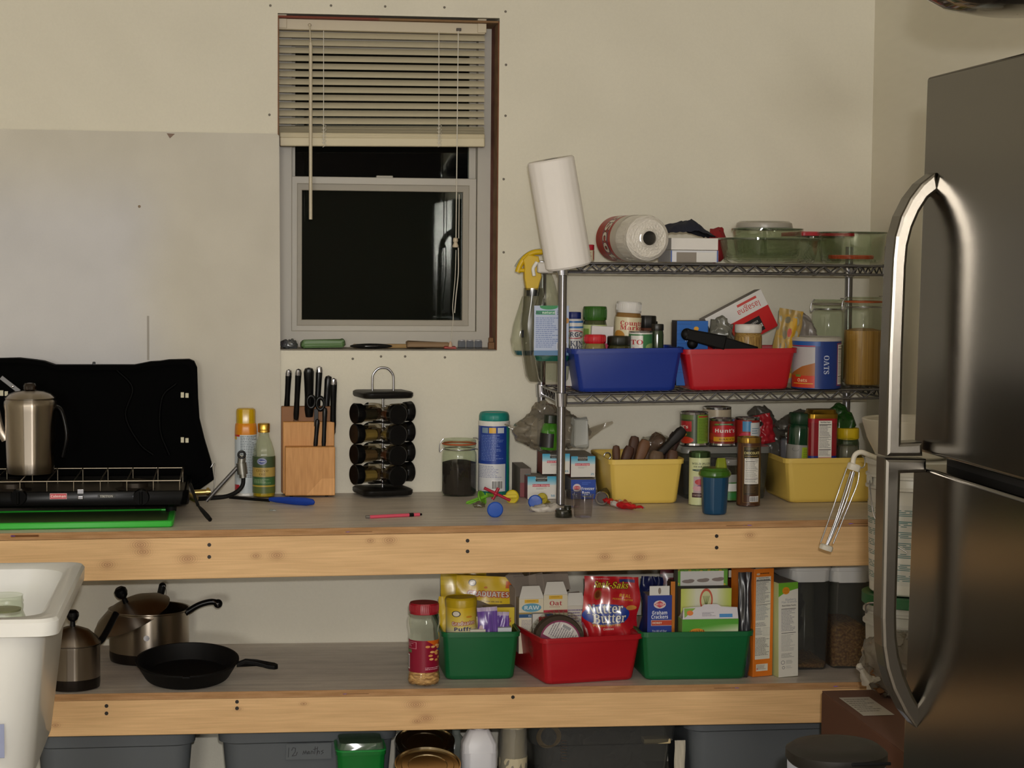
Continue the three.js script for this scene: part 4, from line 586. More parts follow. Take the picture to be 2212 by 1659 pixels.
// ---------- top of the wire shelf ----------
const TS = shelfY.top, MS = shelfY.mid;
{
  // paper towel roll standing, leaning
  const z = 0.40, k = kAt(1200, 460, z), b = onZ(1229, 577, z), a = onZ(1187, 344, z), r = 50 * k, L = a.distanceTo(b);
  let t = thing('paper_towel_roll', 'unwrapped white paper towel roll standing askew on the shelf corner', 'paper towel roll', b);
  t.rotation.z = Math.atan2(b.x - a.x, a.y - b.y); t.rotation.x = 0.06;
  part(t, 'roll', lathe([[0.02, L], [r - 0.004, L], [r, L - 0.004], [r * 1.0, 0.006], [r - 0.006, 0], [0.02, 0.0]], 64), mat(0xf6f1ec, 0.95));
  part(t, 'core', lathe([[0.0195, 0.001], [0.0205, 0.001], [0.0205, L - 0.002], [0.0195, L - 0.002], [0.0195, 0.001]], 40), mat(0x9c8a74, 0.9), 'cardboard tube');
  // jar with a red lid behind it
  let s = put(1270, 560, 0.2); let kk = kAt(1270, 550, 0.2);
  t = thing('spice_jar', 'small jar with a red lid behind the standing paper towels', 'jar', V3(s.x, TS(s.x) + 0.001, 0.2));
  const hh = onZ(1270, 528, 0.2).y - t.position.y; part(t, 'body', lathe([[0.001, 0], [0.017, 0], [0.018, 0.003], [0.018, hh * .62], [0.015, hh * .68]], 32), mat(0xcdbf9a, 0.5)); part(t, 'lid', lathe([[0.0165, hh * .66], [0.0175, hh * .68], [0.0175, hh * .97], [0.015, hh], [0.001, hh]], 32), phys(0xb3122a, 0.25, { clearcoat: 0.5 }));
  const jl = print(128, 96, (c, w, h) => { fill(c, '#d9cfb0', 0, 0, w, h); fill(c, '#b03a30', w * .72, 0, w * .06, h); small(c, w * .3, h * .2, w * .35, h * .5, 4, '#a5453a', 3); }); part(t, 'label', wrap(0.0183, hh * .55, 0.004, 180), lab(jl));
  // wrapped pack of paper towels lying on its side, end towards us
  const z1 = 0.40, c1 = onZ(1400, 519, z1), kk1 = kAt(1400, 519, z1), R1 = 50 * kk1, ax = V3(-0.13, -0.0, -0.99).normalize(), len = 0.275;
  t = thing('paper_towel_pack', 'paper towel roll in red printed plastic wrap lying on its side', 'paper towel roll', V3(c1.x, TS(c1.x) + R1 + 0.001, z1));
  t.quaternion.setFromUnitVectors(V3(0, 0, -1), ax);
  const nm = dataTex(256, 256, (u, v, i, j) => { const a = 128 + 90 * perlin.noise(i / 7, j / 7, 2) + 50 * perlin.noise(i / 3, j / 3, 6); return [a, a, a]; }, false);
  const film = new THREE.MeshPhysicalMaterial({ color: 0xded8ce, roughness: 0.35, clearcoat: 0.8, clearcoatRoughness: 0.15, bumpMap: nm, bumpScale: 0.0035 });
  const prof = [[0.019, 0.012], [0.02, 0.004], [0.028, 0.0], [R1 * .8, 0.002], [R1 * .95, -0.006], [R1, -0.02], [R1, -len + 0.015], [R1 * .93, -len], [0.02, -len - 0.004]];
  part(t, 'roll', lathe(prof.map(([a, b]) => [a, b]).reverse(), 56).rotateX(Math.PI / 2), film);
  part(t, 'core', lathe([[0.0195, -0.2], [0.0195, 0.003]], 40).rotateX(Math.PI / 2), new THREE.MeshStandardMaterial({ color: 0x6c665c, roughness: 0.8, side: THREE.DoubleSide }));
  const scott = print(1024, 420, (c, w, h) => { fill(c, '#d5cdc0', 0, 0, w, h); fill(c, '#b02a20', 0, h * .28, w, h * .72); fill(c, '#6c2f5c', 0, h * .40, w, h * .05); fill(c, '#7d3a6c', 0, h * .64, w, h * .04); for (const x of [.17, .5, .83]) { txt(c, 'Scott', w * x, h * .53, 150, '#e9e2d0', { stroke: '#2c2320', sw: 12 }); } small(c, 0, h * .8, w, h * .14, 3, '#8e2218', 4); });
  const wr = new THREE.CylinderGeometry(R1 + 0.0006, R1 + 0.0006, len * .62, 64, 1, true, 0, Math.PI * 2); wr.rotateX(Math.PI / 2); wr.rotateZ(1.9); wr.translate(0, 0, -len + len * .31 + 0.016);
  part(t, 'printed_wrap', wr, lab(scott, 0.35), 'red printed plastic wrap');
  // white cartons with a dark blue cloth on top
  const w0 = onZ(1449, 545, 0.36), w1 = onZ(1552, 545, 0.36), ww = w1.x - w0.x, cx = (w0.x + w1.x) / 2, k3 = kAt(1500, 545, 0.36), y0 = TS(cx) + 0.001;
  const f1 = print(256, 64, (c, w, h) => { fill(c, '#d6d7dc', 0, 0, w, h); fill(c, '#2d57a8', 0, 0, 6, h); fill(c, '#e6e6ea', 8, 6, w * .09, h); fill(c, '#8d8479', w * .12, h * .16, w * .42, h * .84); fill(c, '#dedcd8', w * .54, h * .16, w * .4, h * .84); fill(c, '#3c56a0', w * .97, 0, 6, h); });
  carton('carton', 'white and blue carton lying flat, lower of two on the shelf top', V3(cx, y0, 0.36 - 0.08), ww, 25 * k3, 0.16, { front: lab(f1), side: mat(0xcfd0d4, 0.6) });
  carton('carton', 'plain white carton on top of the blue edged one', V3(cx + 0.001, y0 + 26 * k3, 0.36 - 0.082), ww * 0.985, 25 * k3, 0.155, { front: mat(0xe3dfda, 0.7), side: mat(0xd6d3d0, 0.7) });
  const y2 = y0 + 51.5 * k3; const cl = new THREE.BufferGeometry(); { const nx = 40, nz = 18, pos = [], idx = []; for (let j = 0; j <= nz; j++) for (let i = 0; i <= nx; i++) { const u = i / nx, v = j / nz; const prof = u < 0.42 ? 0.030 + 0.012 * Math.sin(u * 3.6) + 0.008 * u : u < 0.6 ? 0.044 + 0.006 * Math.sin((u - .42) * 17) : 0.049 * (1 - (u - 0.6) / 0.4) + 0.003; const e = Math.pow(Math.sin(Math.PI * Math.min(.98, Math.max(.02, v))), 0.35); pos.push(cx - ww * .55 + u * ww * 1.04, y2 + Math.max(0.001, prof * e + 0.006 * perlin.noise(u * 8, v * 5, 3)), 0.355 - 0.16 + v * 0.165); } for (let j = 0; j < nz; j++) for (let i = 0; i < nx; i++) { const a = j * (nx + 1) + i; idx.push(a, a + nx + 1, a + 1, a + 1, a + nx + 1, a + nx + 2); } cl.setAttribute('position', new THREE.Float32BufferAttribute(pos, 3)); cl.setIndex(idx); cl.computeVertexNormals(); }
  solo('folded_cloth', 'dark navy cloth heaped on the white cartons', 'cloth', cl, new THREE.MeshPhysicalMaterial({ color: 0x1f2233, roughness: 0.95, sheen: 0.3, side: THREE.DoubleSide }));
  const rd = onZ(1549, 516, 0.13); solo('red_cloth', 'small patch of red cloth behind the navy cloth', 'cloth', crumple(new THREE.SphereGeometry(1, 24, 16).scale(0.03, 0.05, 0.04), 0.008, 30, 4), mat(0x8f1c20, 0.9), V3(rd.x, TS(rd.x) + 0.052, 0.13));
  // oval glass casserole, bowl and lidded tub
  const dish = (name, label, px0, px1, pyT, z, dep, hpx, extra = {}) => { const kx = kAt((px0 + px1) / 2, 540, z), q = onZ((px0 + px1) / 2, 560, z), w = (px1 - px0) * kx, h = hpx * kx, y = extra.y ?? TS(q.x) + 0.001; const o = thing(name, label, 'glass dish', V3(q.x, y, z)); const R2 = extra.r ?? Math.min(w, dep) * .45;
    part(o, 'glass', loft([{ y: 0.001, w: w * .72, d: dep * .72, r: R2 * .8 }, { y: 0.001, w: w * .8, d: dep * .8, r: R2 * .85 }, { y: 0.008, w: w * .87, d: dep * .87, r: R2 * .9 }, { y: h - 0.008, w: w * .965, d: dep * .965, r: R2 }, { y: h - 0.006, w, d: dep, r: R2 }, { y: h, w: w, d: dep, r: R2 }, { y: h, w: w - 0.012, d: dep - 0.012, r: R2 - 0.004 }, { y: h - 0.008, w: w * .93, d: dep * .93, r: R2 * .95 }, { y: 0.012, w: w * .83, d: dep * .83, r: R2 * .86 }, { y: 0.006, w: w * .74, d: dep * .74, r: R2 * .8 }], { seg: 10 }), extra.m || M.dish || (M.dish = phys(0xeff3ec, 0.05, { transmission: 1, thickness: 0, ior: 1.6, side: THREE.DoubleSide }))); { const pts = []; const rr = R2 - 0.003; for (let c = 0; c < 4; c++) for (let i = 0; i <= 8; i++) { const a = (c + i / 8) * Math.PI / 2, sx = [1, -1, -1, 1][c], sz = [1, 1, -1, -1][c]; pts.push(V3(sx * (w / 2 - 0.003 - rr) + rr * Math.cos(a), h - 0.002, sz * (dep / 2 - 0.003 - rr) + rr * Math.sin(a))); } part(o, 'rim', new THREE.TubeGeometry(new THREE.CatmullRomCurve3(pts, true), 120, 0.0022, 6, true), M.dishRim || (M.dishRim = phys(0x55604c, 0.12, { clearcoat: 1 }))); } return { o, w, h, y, x: q.x, z }; };
  const d1 = dish('glass_casserole', 'wide clear glass casserole dish holding a smaller bowl', 1556, 1768, 520, 0.26, 0.25, 52, { r: 0.1 });
  for (const sx of [-1, 1]) part(d1.o, 'handle', bx(0.02, 0.006, 0.08, sx * (d1.w / 2 + 0.002), d1.h - 0.004, 0, 0.003), M.dish);
  const d2 = dish('glass_bowl', 'smaller clear glass bowl nested in the wide casserole', 1582, 1732, 500, 0.26, 0.17, 62, { y: d1.y + 0.0135, r: 0.08 });
  const lidQ = onZ(1651, 492, 0.26), lk = kAt(1651, 492, 0.26); { const o = thing('bowl_lid', 'frosted plastic lid resting on the smaller glass bowl', 'lid', V3(lidQ.x, d2.y + d2.h + 0.001, 0.26)); const w = 118 * lk; part(o, 'dome', lathe([[w * .5, -0.002], [w * .505, 0.002], [w * .49, 0.014], [w * .44, 0.019], [0.001, 0.0195]], 48), phys(0xcac4ba, 0.35, { transmission: 0.45, thickness: 0, side: THREE.DoubleSide })); part(o, 'rim', new THREE.TorusGeometry(w * .5, 0.002, 8, 48).rotateX(Math.PI / 2), M.clearGrey); }
  const d3 = dish('glass_container', 'rectangular glass container under a red lid at the back', 1728, 1812, 508, 0.14, 0.14, 56, { r: 0.02 });
  { const q = onZ(1766, 502, 0.14), kx = kAt(1766, 502, 0.14); const o = thing('container_lid', 'flat red plastic lid on the glass container at the back', 'lid', V3(q.x, d3.y + d3.h + 0.001, 0.14)); part(o, 'plate', loft([{ y: 0, w: 122 * kx, d: 0.2, r: 0.02 }, { y: 0.009, w: 122 * kx, d: 0.2, r: 0.02 }, { y: 0.0105, w: 116 * kx, d: 0.19, r: 0.02 }]), mat(0xb81428, 0.4)); part(o, 'ridge', loft([{ y: 0.01, w: 100 * kx, d: 0.16, r: 0.02 }, { y: 0.012, w: 100 * kx, d: 0.16, r: 0.02 }]), mat(0xb81428, 0.4)); }
  const d4 = dish('glass_bowl', 'deep clear glass bowl with an orange lid lying inside', 1767, 1914, 503, 0.29, 0.18, 66, { r: 0.088 });
  { const o = thing('dish_lid', 'round orange lid lying in the bottom of the deep glass bowl', 'lid', V3(onZ(1838, 560, 0.29).x, d4.y + 0.0135, 0.29)); const r3 = 47 * kAt(1838, 560, 0.29); part(o, 'disc', lathe([[0.001, 0], [r3 * .97, 0], [r3, 0.003], [r3, 0.009], [r3 * .95, 0.011], [0.001, 0.0105]], 48), mat(0xd44a12, 0.45)); part(o, 'rib', new THREE.TorusGeometry(r3, 0.0012, 6, 48).rotateX(Math.PI / 2).translate(0, 0.006, 0), mat(0xc84310, 0.45)); }
}
// ---------- spray bottles hanging from the shelf's side rail ----------
{
  function spray(name, label, z, body, m, trig, neck, extra) {
    const t = thing(name, label, 'spray bottle', V3(0, 0, 0), 'spray bottles hung from the shelf side rail'); const k = kAt(1170, 700, z), q = (px, py, dz = 0) => onZ(px, py, z + dz);
    // silhouette rows [py, left, right]
    const secs = body.map(([py, l, r]) => { const c = q((l + r) / 2, py); return { y: c.y, x: c.x, z, w: (r - l) * k, d: Math.min((r - l) * k, 0.056), r: 0.02 }; }).reverse();
    part(t, 'bottle', loft(secs, { seg: 8 }), m); return { t, q, k, z };
  }
  const clearB = thin(0xeef0ea, 0.08), clearB2 = thin(0xcfcfc8, 0.2);
  const a = spray('spray_bottle', 'clear curved spray bottle hanging furthest back on the shelf side', 0.14, [[640, 1128, 1150], [665, 1120, 1156], [700, 1109, 1156], [735, 1103, 1154], [760, 1107, 1152], [768, 1112, 1150]], clearB);
  part(a.t, 'liquid', loft([{ y: a.q(1130, 767).y + .001, x: a.q(1132, 767).x, z: 0.14, w: 34 * a.k, d: 0.045, r: 0.018 }, { y: a.q(1130, 757).y, x: a.q(1131, 757).x, z: 0.14, w: 40 * a.k, d: 0.05, r: 0.018 }]), phys(0x0d7d94, 0.1, { transmission: 0.5, thickness: 0 }), 'last teal cleaning liquid');
  part(a.t, 'neck', rod(a.q(1143, 642), a.q(1158, 600), 0.009, 16), M.clearGrey); part(a.t, 'sprayer', bx(0.03, 0.022, 0.022, ...a.q(1160, 592).toArray(), 0.005), M.white);
  const b = spray('spray_bottle', 'grey spray bottle with a yellow trigger hanging on the shelf side', 0.23, [[622, 1132, 1172], [660, 1129, 1180], [700, 1125, 1180], [760, 1128, 1176], [812, 1136, 1176], [824, 1144, 1172]], clearB2);
  part(b.t, 'collar', new THREE.CylinderGeometry(0.017, 0.018, 0.018, 28).translate(...b.q(1151, 632).toArray()), M.black, 'dark neck ring');
  const yel = mat(0xd9b414, 0.4), Q = (px, py) => { const v = b.q(px, py); return [v.x, v.y]; };
  part(b.t, 'sprayer', extr([Q(1134, 574), Q(1131, 562), Q(1140, 552), Q(1160, 556), Q(1164, 578), Q(1166, 600), Q(1158, 624), Q(1138, 624), Q(1134, 600)], 0.026, 0.003).translate(0, 0, 0.217), yel, 'yellow sprayer head');
  part(b.t, 'trigger', tube([b.q(1172, 544), b.q(1152, 546), b.q(1135, 556), b.q(1124, 572), b.q(1118, 588)], 0.008, 30, 12), yel); part(b.t, 'nozzle', merge([rod(b.q(1118, 584, 0.002), b.q(1132, 584, 0.002), 0.0055, 12)]), yel);
  part(b.t, 'clear_guard', tube([b.q(1168, 540, -0.01), b.q(1146, 545, -0.01), b.q(1126, 560, -0.01), b.q(1114, 577, -0.01)], 0.005, 24, 8), M.clearGrey);
  part(b.t, 'slot', bx(0.007, 0.02, 0.002, ...b.q(1129, 721, 0.03).toArray(), 0.001), M.black);
  const c = spray('spray_bottle', 'clear cleaner bottle with a pale blue label hanging before the post', 0.33, [[592, 1172, 1192], [605, 1167, 1197], [640, 1160, 1206], [665, 1152, 1222], [700, 1150, 1230], [770, 1153, 1232], [776, 1157, 1228], [782, 1156, 1230], [818, 1163, 1226], [824, 1167, 1222]], clearB);
  part(c.t, 'sprayer', bx(0.045, 0.03, 0.026, ...c.q(1178, 578, 0).toArray(), 0.006), mat(0xd8d3cc, 0.5), 'white sprayer head'); part(c.t, 'trigger', tube([c.q(1160, 566, 0), c.q(1152, 580, 0), c.q(1154, 596, 0)], 0.005, 16, 8), M.white);
  const cl = print(256, 420, (x, w, h) => { fill(x, '#b7c3dd', 0, 0, w, h); oval(x, w * .42, h * .02, w * .26, h * .06, '#2f8f54'); fill(x, '#2f8f68', w * .05, h * .1, w * .55, h * .08); txt(x, 'ALL', w * .14, h * .14, 30, '#243a44'); txt(x, 'natural', w * .42, h * .14, 28, '#d9e6da'); small(x, w * .66, h * .1, w * .3, h * .1, 3, '#42506e', 3); small(x, w * .05, h * .24, w * .75, h * .62, 16, '#7488bb', 5); oval(x, w * .93, h * .3, 20, 24, '#c88f45'); bars(x, w * .66, h * .74, w * .3, h * .14, 3); fill(x, '#5f86b0', 0, h * .9, w, h * .1); });
  const u0 = c.q(1154, 660, 0.0292), u1 = c.q(1228, 768, 0.0292); part(c.t, 'label', bx(u1.x - u0.x, u0.y - u1.y, 0.0012, (u0.x + u1.x) / 2, (u0.y + u1.y) / 2, u0.z, 0.0004), lab(cl, 0.4), 'pale blue cleaner label');
  part(c.t, 'teal_band', loft([{ y: c.q(1190, 779).y, x: c.q(1192, 779).x, z: 0.33, w: 70 * c.k, d: 0.05, r: 0.02 }, { y: c.q(1190, 768).y, x: c.q(1192, 768).x, z: 0.33, w: 76 * c.k, d: 0.053, r: 0.02 }]), phys(0x2f9c8c, 0.2, { transmission: 0.6, thickness: 0 }));
}
// a jar or bottle with a lid: label drawn on the front
function jar(name, label, pos, r, h, { body = 0xcfc6a8, lid = 0x222222, lidH = 0.2, lidR = 1.0, tex, neck = 0.94, bm, lm, lb = [0.05, 0.66], cat = 'jar', tilt = 0, ribs = true, arc = 200 } = {}) {
  const t = thing(name, label, cat, pos); t.rotation.z = tilt; t.position.y += Math.abs(tilt) * r; const hl = h * (1 - lidH), m = bm || mat(body, 0.4), l = lm || mat(lid, 0.4);
  part(t, 'body', lathe([[0.001, 0], [r * .93, 0], [r, 0.004], [r, hl - 0.012], [r * neck, hl - 0.003], [r * neck * .93, hl], [r * neck * .93, hl + 0.002]], 40), m);
  const R3 = r * lidR; const lg = [[R3 * .97, hl], [R3, hl + 0.002], [R3, h - 0.003], [R3 * .95, h], [R3 * .8, h], [R3 * .78, h - 0.0012], [0.001, h - 0.0012]]; part(t, 'lid', lathe(lg, 44), l);
  if (ribs) { const g = []; for (let i = 0; i < 36; i++) { const a = i / 36 * 6.2832; g.push(bx(0.0012, (h - hl) * .6, 0.0012, Math.sin(a) * R3, (h + hl) / 2, Math.cos(a) * R3, 0.0003)); } part(t, 'lid_ribs', merge(g), l); }
  if (tex) part(t, 'label', wrap(r + 0.0005, (lb[1] - lb[0]) * hl, lb[0] * hl, arc), lab(tex, 0.4)); return t;
}
// ---------- middle of the wire shelf ----------
{
  const yb = { };
  const red0 = bin('storage_bin', 'red storage bin mostly hidden behind the blue bin on the wire shelf', M.red, 1220, 1330, 768, 842, MS, 0.16, { z: 0.23, taper: 0.9 });
  const blue = bin('storage_bin', 'blue storage bin of jars on the wire shelf', M.blue, 1234, 1478, 754, 851, MS, 0.19, { z: 0.43 });
  const yel0 = bin('storage_bin', 'yellow storage bin hidden behind the blue and red bins', M.yellow, 1440, 1500, 790, 844, MS, 0.12, { z: 0.2, taper: 0.95 });
  const rd = bin('storage_bin', 'red storage bin of boxes and packets on the wire shelf', M.red, 1474, 1722, 755, 850, MS, 0.19, { z: 0.43 });
  const F = blue.floor;
  // fill: things stand in the bins; base given by floor, top by pixel
  const J = (name, label, px, pyTop, z, wpx, o = {}) => { const q = onZ(px, pyTop, z), k = kAt(px, pyTop, z), base = o.base ?? (o.hpx ? q.y - o.hpx * k : F); return jar(name, label, V3(onZ(px, o.pyMid ?? pyTop + 40, z).x, base, z), wpx / 2 * k, q.y - base, o); };
  const P = (c, w, h) => 0;
  const bp = print(220, 260, (c, w, h) => { fill(c, '#d9d6d2', 0, 0, w, h); fill(c, '#2f6fb5', 0, 0, w, h * .16); fill(c, '#e0ddd8', 0, h * .04, w, h * .08); c.strokeStyle = '#b52a35'; c.lineWidth = 5; c.beginPath(); c.ellipse(w * .5, h * .3, 64, 22, 0, 0, 7); c.stroke(); txt(c, 'ARGO', w * .5, h * .3, 38, '#28304a', { max: 104 }); txt(c, 'BAKING', w * .5, h * .5, 40, '#28304a', { f: 'serif', max: 180 }); txt(c, 'POWDER', w * .5, h * .62, 40, '#28304a', { f: 'serif', max: 180 }); fill(c, '#c02b3e', w * .2, h * .74, w * .7, h * .1); fill(c, '#1d3c88', 0, h * .88, w, h * .12); });
  J('baking_powder', 'white baking powder tub with a blue cap beside the front post', 1238, 674, 0.29, 42, { tex: bp, lid: 0x17246c, lidH: 0.1, lidR: .8, body: 0xd9d6d2, lb: [0.3, 0.98], ribs: false, pyMid: 715, arc: 240 });
  const gl = print(256, 160, (c, w, h) => { fill(c, '#bcc88e', 0, 0, w, h); fill(c, '#6f9440', w * .1, h * .12, w * .2, h * .5); small(c, w * .35, h * .15, w * .5, h * .6, 5, '#8da465', 4); });
  J('herb_jar', 'jar with a dark green lid and pale green label in the blue bin', 1285, 662, 0.30, 50, { tex: gl, lid: 0x245c14, lidH: 0.17, lm: mat(0x2c5f16, 0.35), body: 0x54603a, bm: mat(0x454c2c, 0.2), lb: [.45, .93] });
  const cm = printTop(300, 300, 0.8, (c, w, h) => { fill(c, '#d9cfae', 0, 0, w, h); txt(c, 'Country', w * .58, h * .2, 62, '#b5262c', { f: 'serif', max: 190 }); txt(c, 'Market', w * .58, h * .36, 62, '#b5262c', { f: 'serif', max: 190 }); oval(c, w * .24, h * .66, 44, 60, '#b98334'); oval(c, w * .30, h * .8, 50, 40, '#d6a852'); small(c, w * .55, h * .6, w * .3, h * .2, 4, '#9c8a68', 3); });
  J('peanut_butter_jar', 'cream labelled jar with a white screw lid, tallest in the blue bin', 1350, 653, 0.33, 56, { tex: cm, lid: 0xd9d7d4, lidH: 0.13, lidR: .95, bm: mat(0x8a6638, 0.25), lb: [.45, .94], tilt: -0.05 });
  J('spice_jar', 'squat dark jar with a round black lid beside the cream labelled jar', 1396, 682, 0.30, 42, { lid: 0x151311, lidH: 0.17, bm: mat(0x5a3020, 0.3), ribs: false, lb: [.5, .9] });
  const tp = onZ(1299, 705, 0.36), tk = kAt(1299, 705, 0.36); const tf = print(160, 140, (c, w, h) => { fill(c, '#d8d4d6', 0, 0, w, h); fill(c, '#c22c58', 0, h * .28, w, h * .12); small(c, w * .1, h * .5, w * .7, h * .3, 3, '#b88', 2); });
  carton('small_tin', 'small white tin with a pink stripe in the blue bin', V3(tp.x, F, 0.33), 47 * tk, tp.y - F, 0.035, { front: lab(tf), side: mat(0xd0cccf, 0.4) }, { cat: 'tin', tiltZ: -0.04 });
  J('pickle_jar', 'jar with a bright red ribbed lid at the front of the blue bin', 1285, 723, 0.388, 46, { lid: 0xc01420, lidH: 0.16, bm: mat(0x8a7c42, 0.25), lm: mat(0xc01423, 0.35) });
  J('caper_jar', 'short jar with a black and olive lid at the front of the blue bin', 1337, 726, 0.388, 50, { lid: 0x1a1c12, lidH: 0.17, bm: mat(0x3c3c20, 0.2), ribs: false });
  const tl = print(256, 200, (c, w, h) => { fill(c, '#3f7a4c', 0, 0, w, h); fill(c, '#dcd9d4', w * .2, h * .12, w * .3, h * .88); txt(c, 'TO', w * .36, h * .4, 54, '#b52c34', { f: 'serif' }); txt(c, '& C', w * .36, h * .7, 36, '#b52c34', { f: 'serif' }); fill(c, '#d9d6d0', 0, 0, w, h * .06); oval(c, w * .72, h * .6, 40, 30, '#8fa86a'); });
  { const z = 0.385, k = kAt(1384, 715, z), q = onZ(1384, 715, z); const t = thing('tomato_can', 'small can with a green and white label in the blue bin', 'can', V3(q.x, F, z)); can(t, 25 * k, q.y - F); part(t, 'label', wrap(25 * k + 0.0004, 50 * k, q.y - F - 53 * k, 220), lab(tl, 0.35)); }
  J('dark_bottle', 'dark square shouldered bottle at the end of the blue bin', 1420, 700, 0.375, 26, { lid: 0x17150f, lidH: 0.1, bm: phys(0x30402a, 0.15, {}), ribs: false });
  J('dark_bottle', 'slim dark bottle behind the can at the end of the blue bin', 1410, 694, 0.29, 20, { lid: 0x17150f, lidH: 0.1, bm: phys(0x2a2c22, 0.15, {}), ribs: false });
  // red bin
  const F2 = rd.floor; const boxAt = (pxC, pyTop, z) => ({ q: onZ(pxC, pyTop, z), k: kAt(pxC, pyTop, z) });
  { const { q, k } = boxAt(1492, 693, 0.365); const f = print(300, 420, (c, w, h) => { fill(c, '#1b63b8', 0, 0, w, h); oval(c, w * .62, h * .12, 24, 14, '#e0a02c'); txt(c, 'love', w * .44, h * .27, 58, '#dfe6f2', { b: 'normal' }); c.strokeStyle = '#174f9a'; c.lineWidth = 3; for (let i = 0; i < 6; i++) c.strokeRect(-40, h * .05 * i * 3, w * .6, h * .05); });
    carton('tea_box', 'bright blue box with one white word in the red bin', V3(q.x + 0.005, F2, 0.335), 68 * k, q.y - F2, 0.06, { front: lab(f), side: mat(0x2c2a38, 0.5), top: mat(0x6c6870, 0.5) }, { turn: 0.02 }); }
  { const z = 0.30, c0 = onZ(1586, 703, z), k = kAt(1586, 700, z); const f = print(512, 300, (c, w, h) => { c.translate(w, h); c.rotate(Math.PI); fill(c, '#c31f22', 0, 0, w, h); fill(c, '#d9d7d6', 0, h * .58, w, h * .42); txt(c, 'lasagna', w * .3, h * .72, 60, '#c33a3a', { b: 'normal' }); fill(c, '#c84a46', w * .12, h * .86, w * .34, h * .06); small(c, w * .72, h * .66, w * .2, h * .2, 3, '#555', 3); c.save(); c.translate(w * .36, h * .26); c.fillStyle = '#1b1a1c'; c.fillRect(-80, -55, 165, 110); txt(c, 'Essential', 0, -14, 34, '#e6e3de', { f: 'serif' }); txt(c, 'EVERYDAY', 0, 24, 22, '#b9b6b0'); c.restore(); oval(c, w * .72, h * .25, 54, 50, '#b0442e'); });
    const o = part(scene, 'pasta_box', bb(0.185, 0.115, 0.05, 0, -0.055, 0, 0.001), [mat(0xc31f22, 0.45), mat(0x8d8784, 0.5), mat(0x8d8784, 0.5), mat(0xc31f22, 0.45), lab(f, 0.4), mat(0x999999, 0.5)]); o.position.copy(onZ(1596, 698, z)); o.rotation.set(-0.05, 0.1, 0.47); tag(o, 'large red and white pasta box tilted up out of the red bin', 'box'); }
  { const { q, k } = boxAt(1640, 682, 0.34); const o = carton('snack_box', 'plain red box leaning behind the white lidded jar', V3(q.x + 0.012, F2, 0.26), 46 * k, 0.16, 0.03, { front: mat(0xbf2420, 0.4), side: mat(0x9c1c1c, 0.5) }, { tiltZ: 0.42 }); o.position.y = F2 + 0.02; }
  const grain = dataTex(128, 128, (u, v) => { const n = 60 * perlin.noise(u * 40, v * 30, 3) + 20 * (R() - .5); return [150 + n, 118 + n, 62 + n * .8]; });
  J('sesame_jar', 'jar of tan seeds with a white lid in the red bin', 1616, 701, 0.385, 58, { base: F2, lid: 0xdcd8d4, lidH: 0.13, bm: new THREE.MeshStandardMaterial({ map: grain, roughness: 0.3 }), lm: mat(0xd7d3cf, 0.4), ribs: false, lidR: .98 });
  { const t = thing('black_tongs', 'black plastic tongs lying across the red bin', 'tongs'); const a = onZ(1484, 722, 0.435), b = onZ(1562, 740, 0.43), c = onZ(1630, 754, 0.42);
    const flat = (p, q2, w0, w1, th) => { const L = p.distanceTo(q2), g = extr([[0, -w0], [L, -w1], [L, w1], [0, w0]], th, 0.004); g.rotateZ(Math.atan2(q2.y - p.y, q2.x - p.x)); return g.translate(p.x, p.y, p.z - th / 2); };
    const bm = phys(0x0b0a0a, 0.5, { specularIntensity: 0.35 }); part(t, 'handle', merge([flat(a, b, 0.011, 0.016, 0.014), new THREE.SphereGeometry(0.0165, 20, 14).scale(1, 1, 0.7).translate(a.x, a.y, a.z)]), bm); part(t, 'head', flat(b.clone().add(V3(-0.02, 0.0, 0)), c, 0.018, 0.004, 0.012), bm); part(t, 'pivot', new THREE.CylinderGeometry(0.005, 0.005, 0.004, 14).rotateX(Math.PI / 2).translate(a.x + 0.003, a.y + 0.004, a.z + 0.011), M.iron);
    const e = onZ(1496, 742, 0.425); part(t, 'grip_end', merge([new THREE.SphereGeometry(0.015, 18, 12).scale(1, 1, 0.8).translate(e.x, e.y, e.z)]), bm); }
  { const z = 0.39, k = kAt(1688, 700, z), b = onZ(1684, 800, z); const f = print(220, 420, (c, w, h) => { fill(c, '#a98d4e', 0, 0, w, h); const r = mulberry(4); for (let i = 0; i < 60; i++) oval(c, r() * w, r() * h, 8 + 22 * r(), 6 + 20 * r(), ['#c9a340', '#7a7460', '#8d7a4c', '#b8923c', '#9c9a8c'][i % 5]); fill(c, '#c99a24', w * .62, h * .1, w * .16, h * .8); oval(c, w * .55, h * .3, 16, 24, '#b8402c'); });
    const [g0, g1] = pouch(52 * k, onZ(1706, 667, z).y - F2, 0.03, { wob: 0.006, seed: 6 }); const t = thing('snack_pouch', 'crumpled tan and yellow pouch standing in the red bin corner', 'pouch', V3(b.x, F2, z - 0.01)); t.rotation.z = -0.16; part(t, 'front', g0, lab(f, 0.4)); part(t, 'back', g1, mat(0x6b5a3a, 0.5)); }
  { const q = onZ(1560, 712, 0.36); solo('clear_packet', 'crumpled clear and white packet behind the black tongs', 'packet', crumple(new THREE.SphereGeometry(1, 28, 20).scale(0.03, 0.05, 0.025), 0.014, 30, 7), phys(0x8e8d82, 0.25, { transmission: 0.4, thickness: 0, side: THREE.DoubleSide }), V3(q.x, q.y - 0.012, 0.36)); }
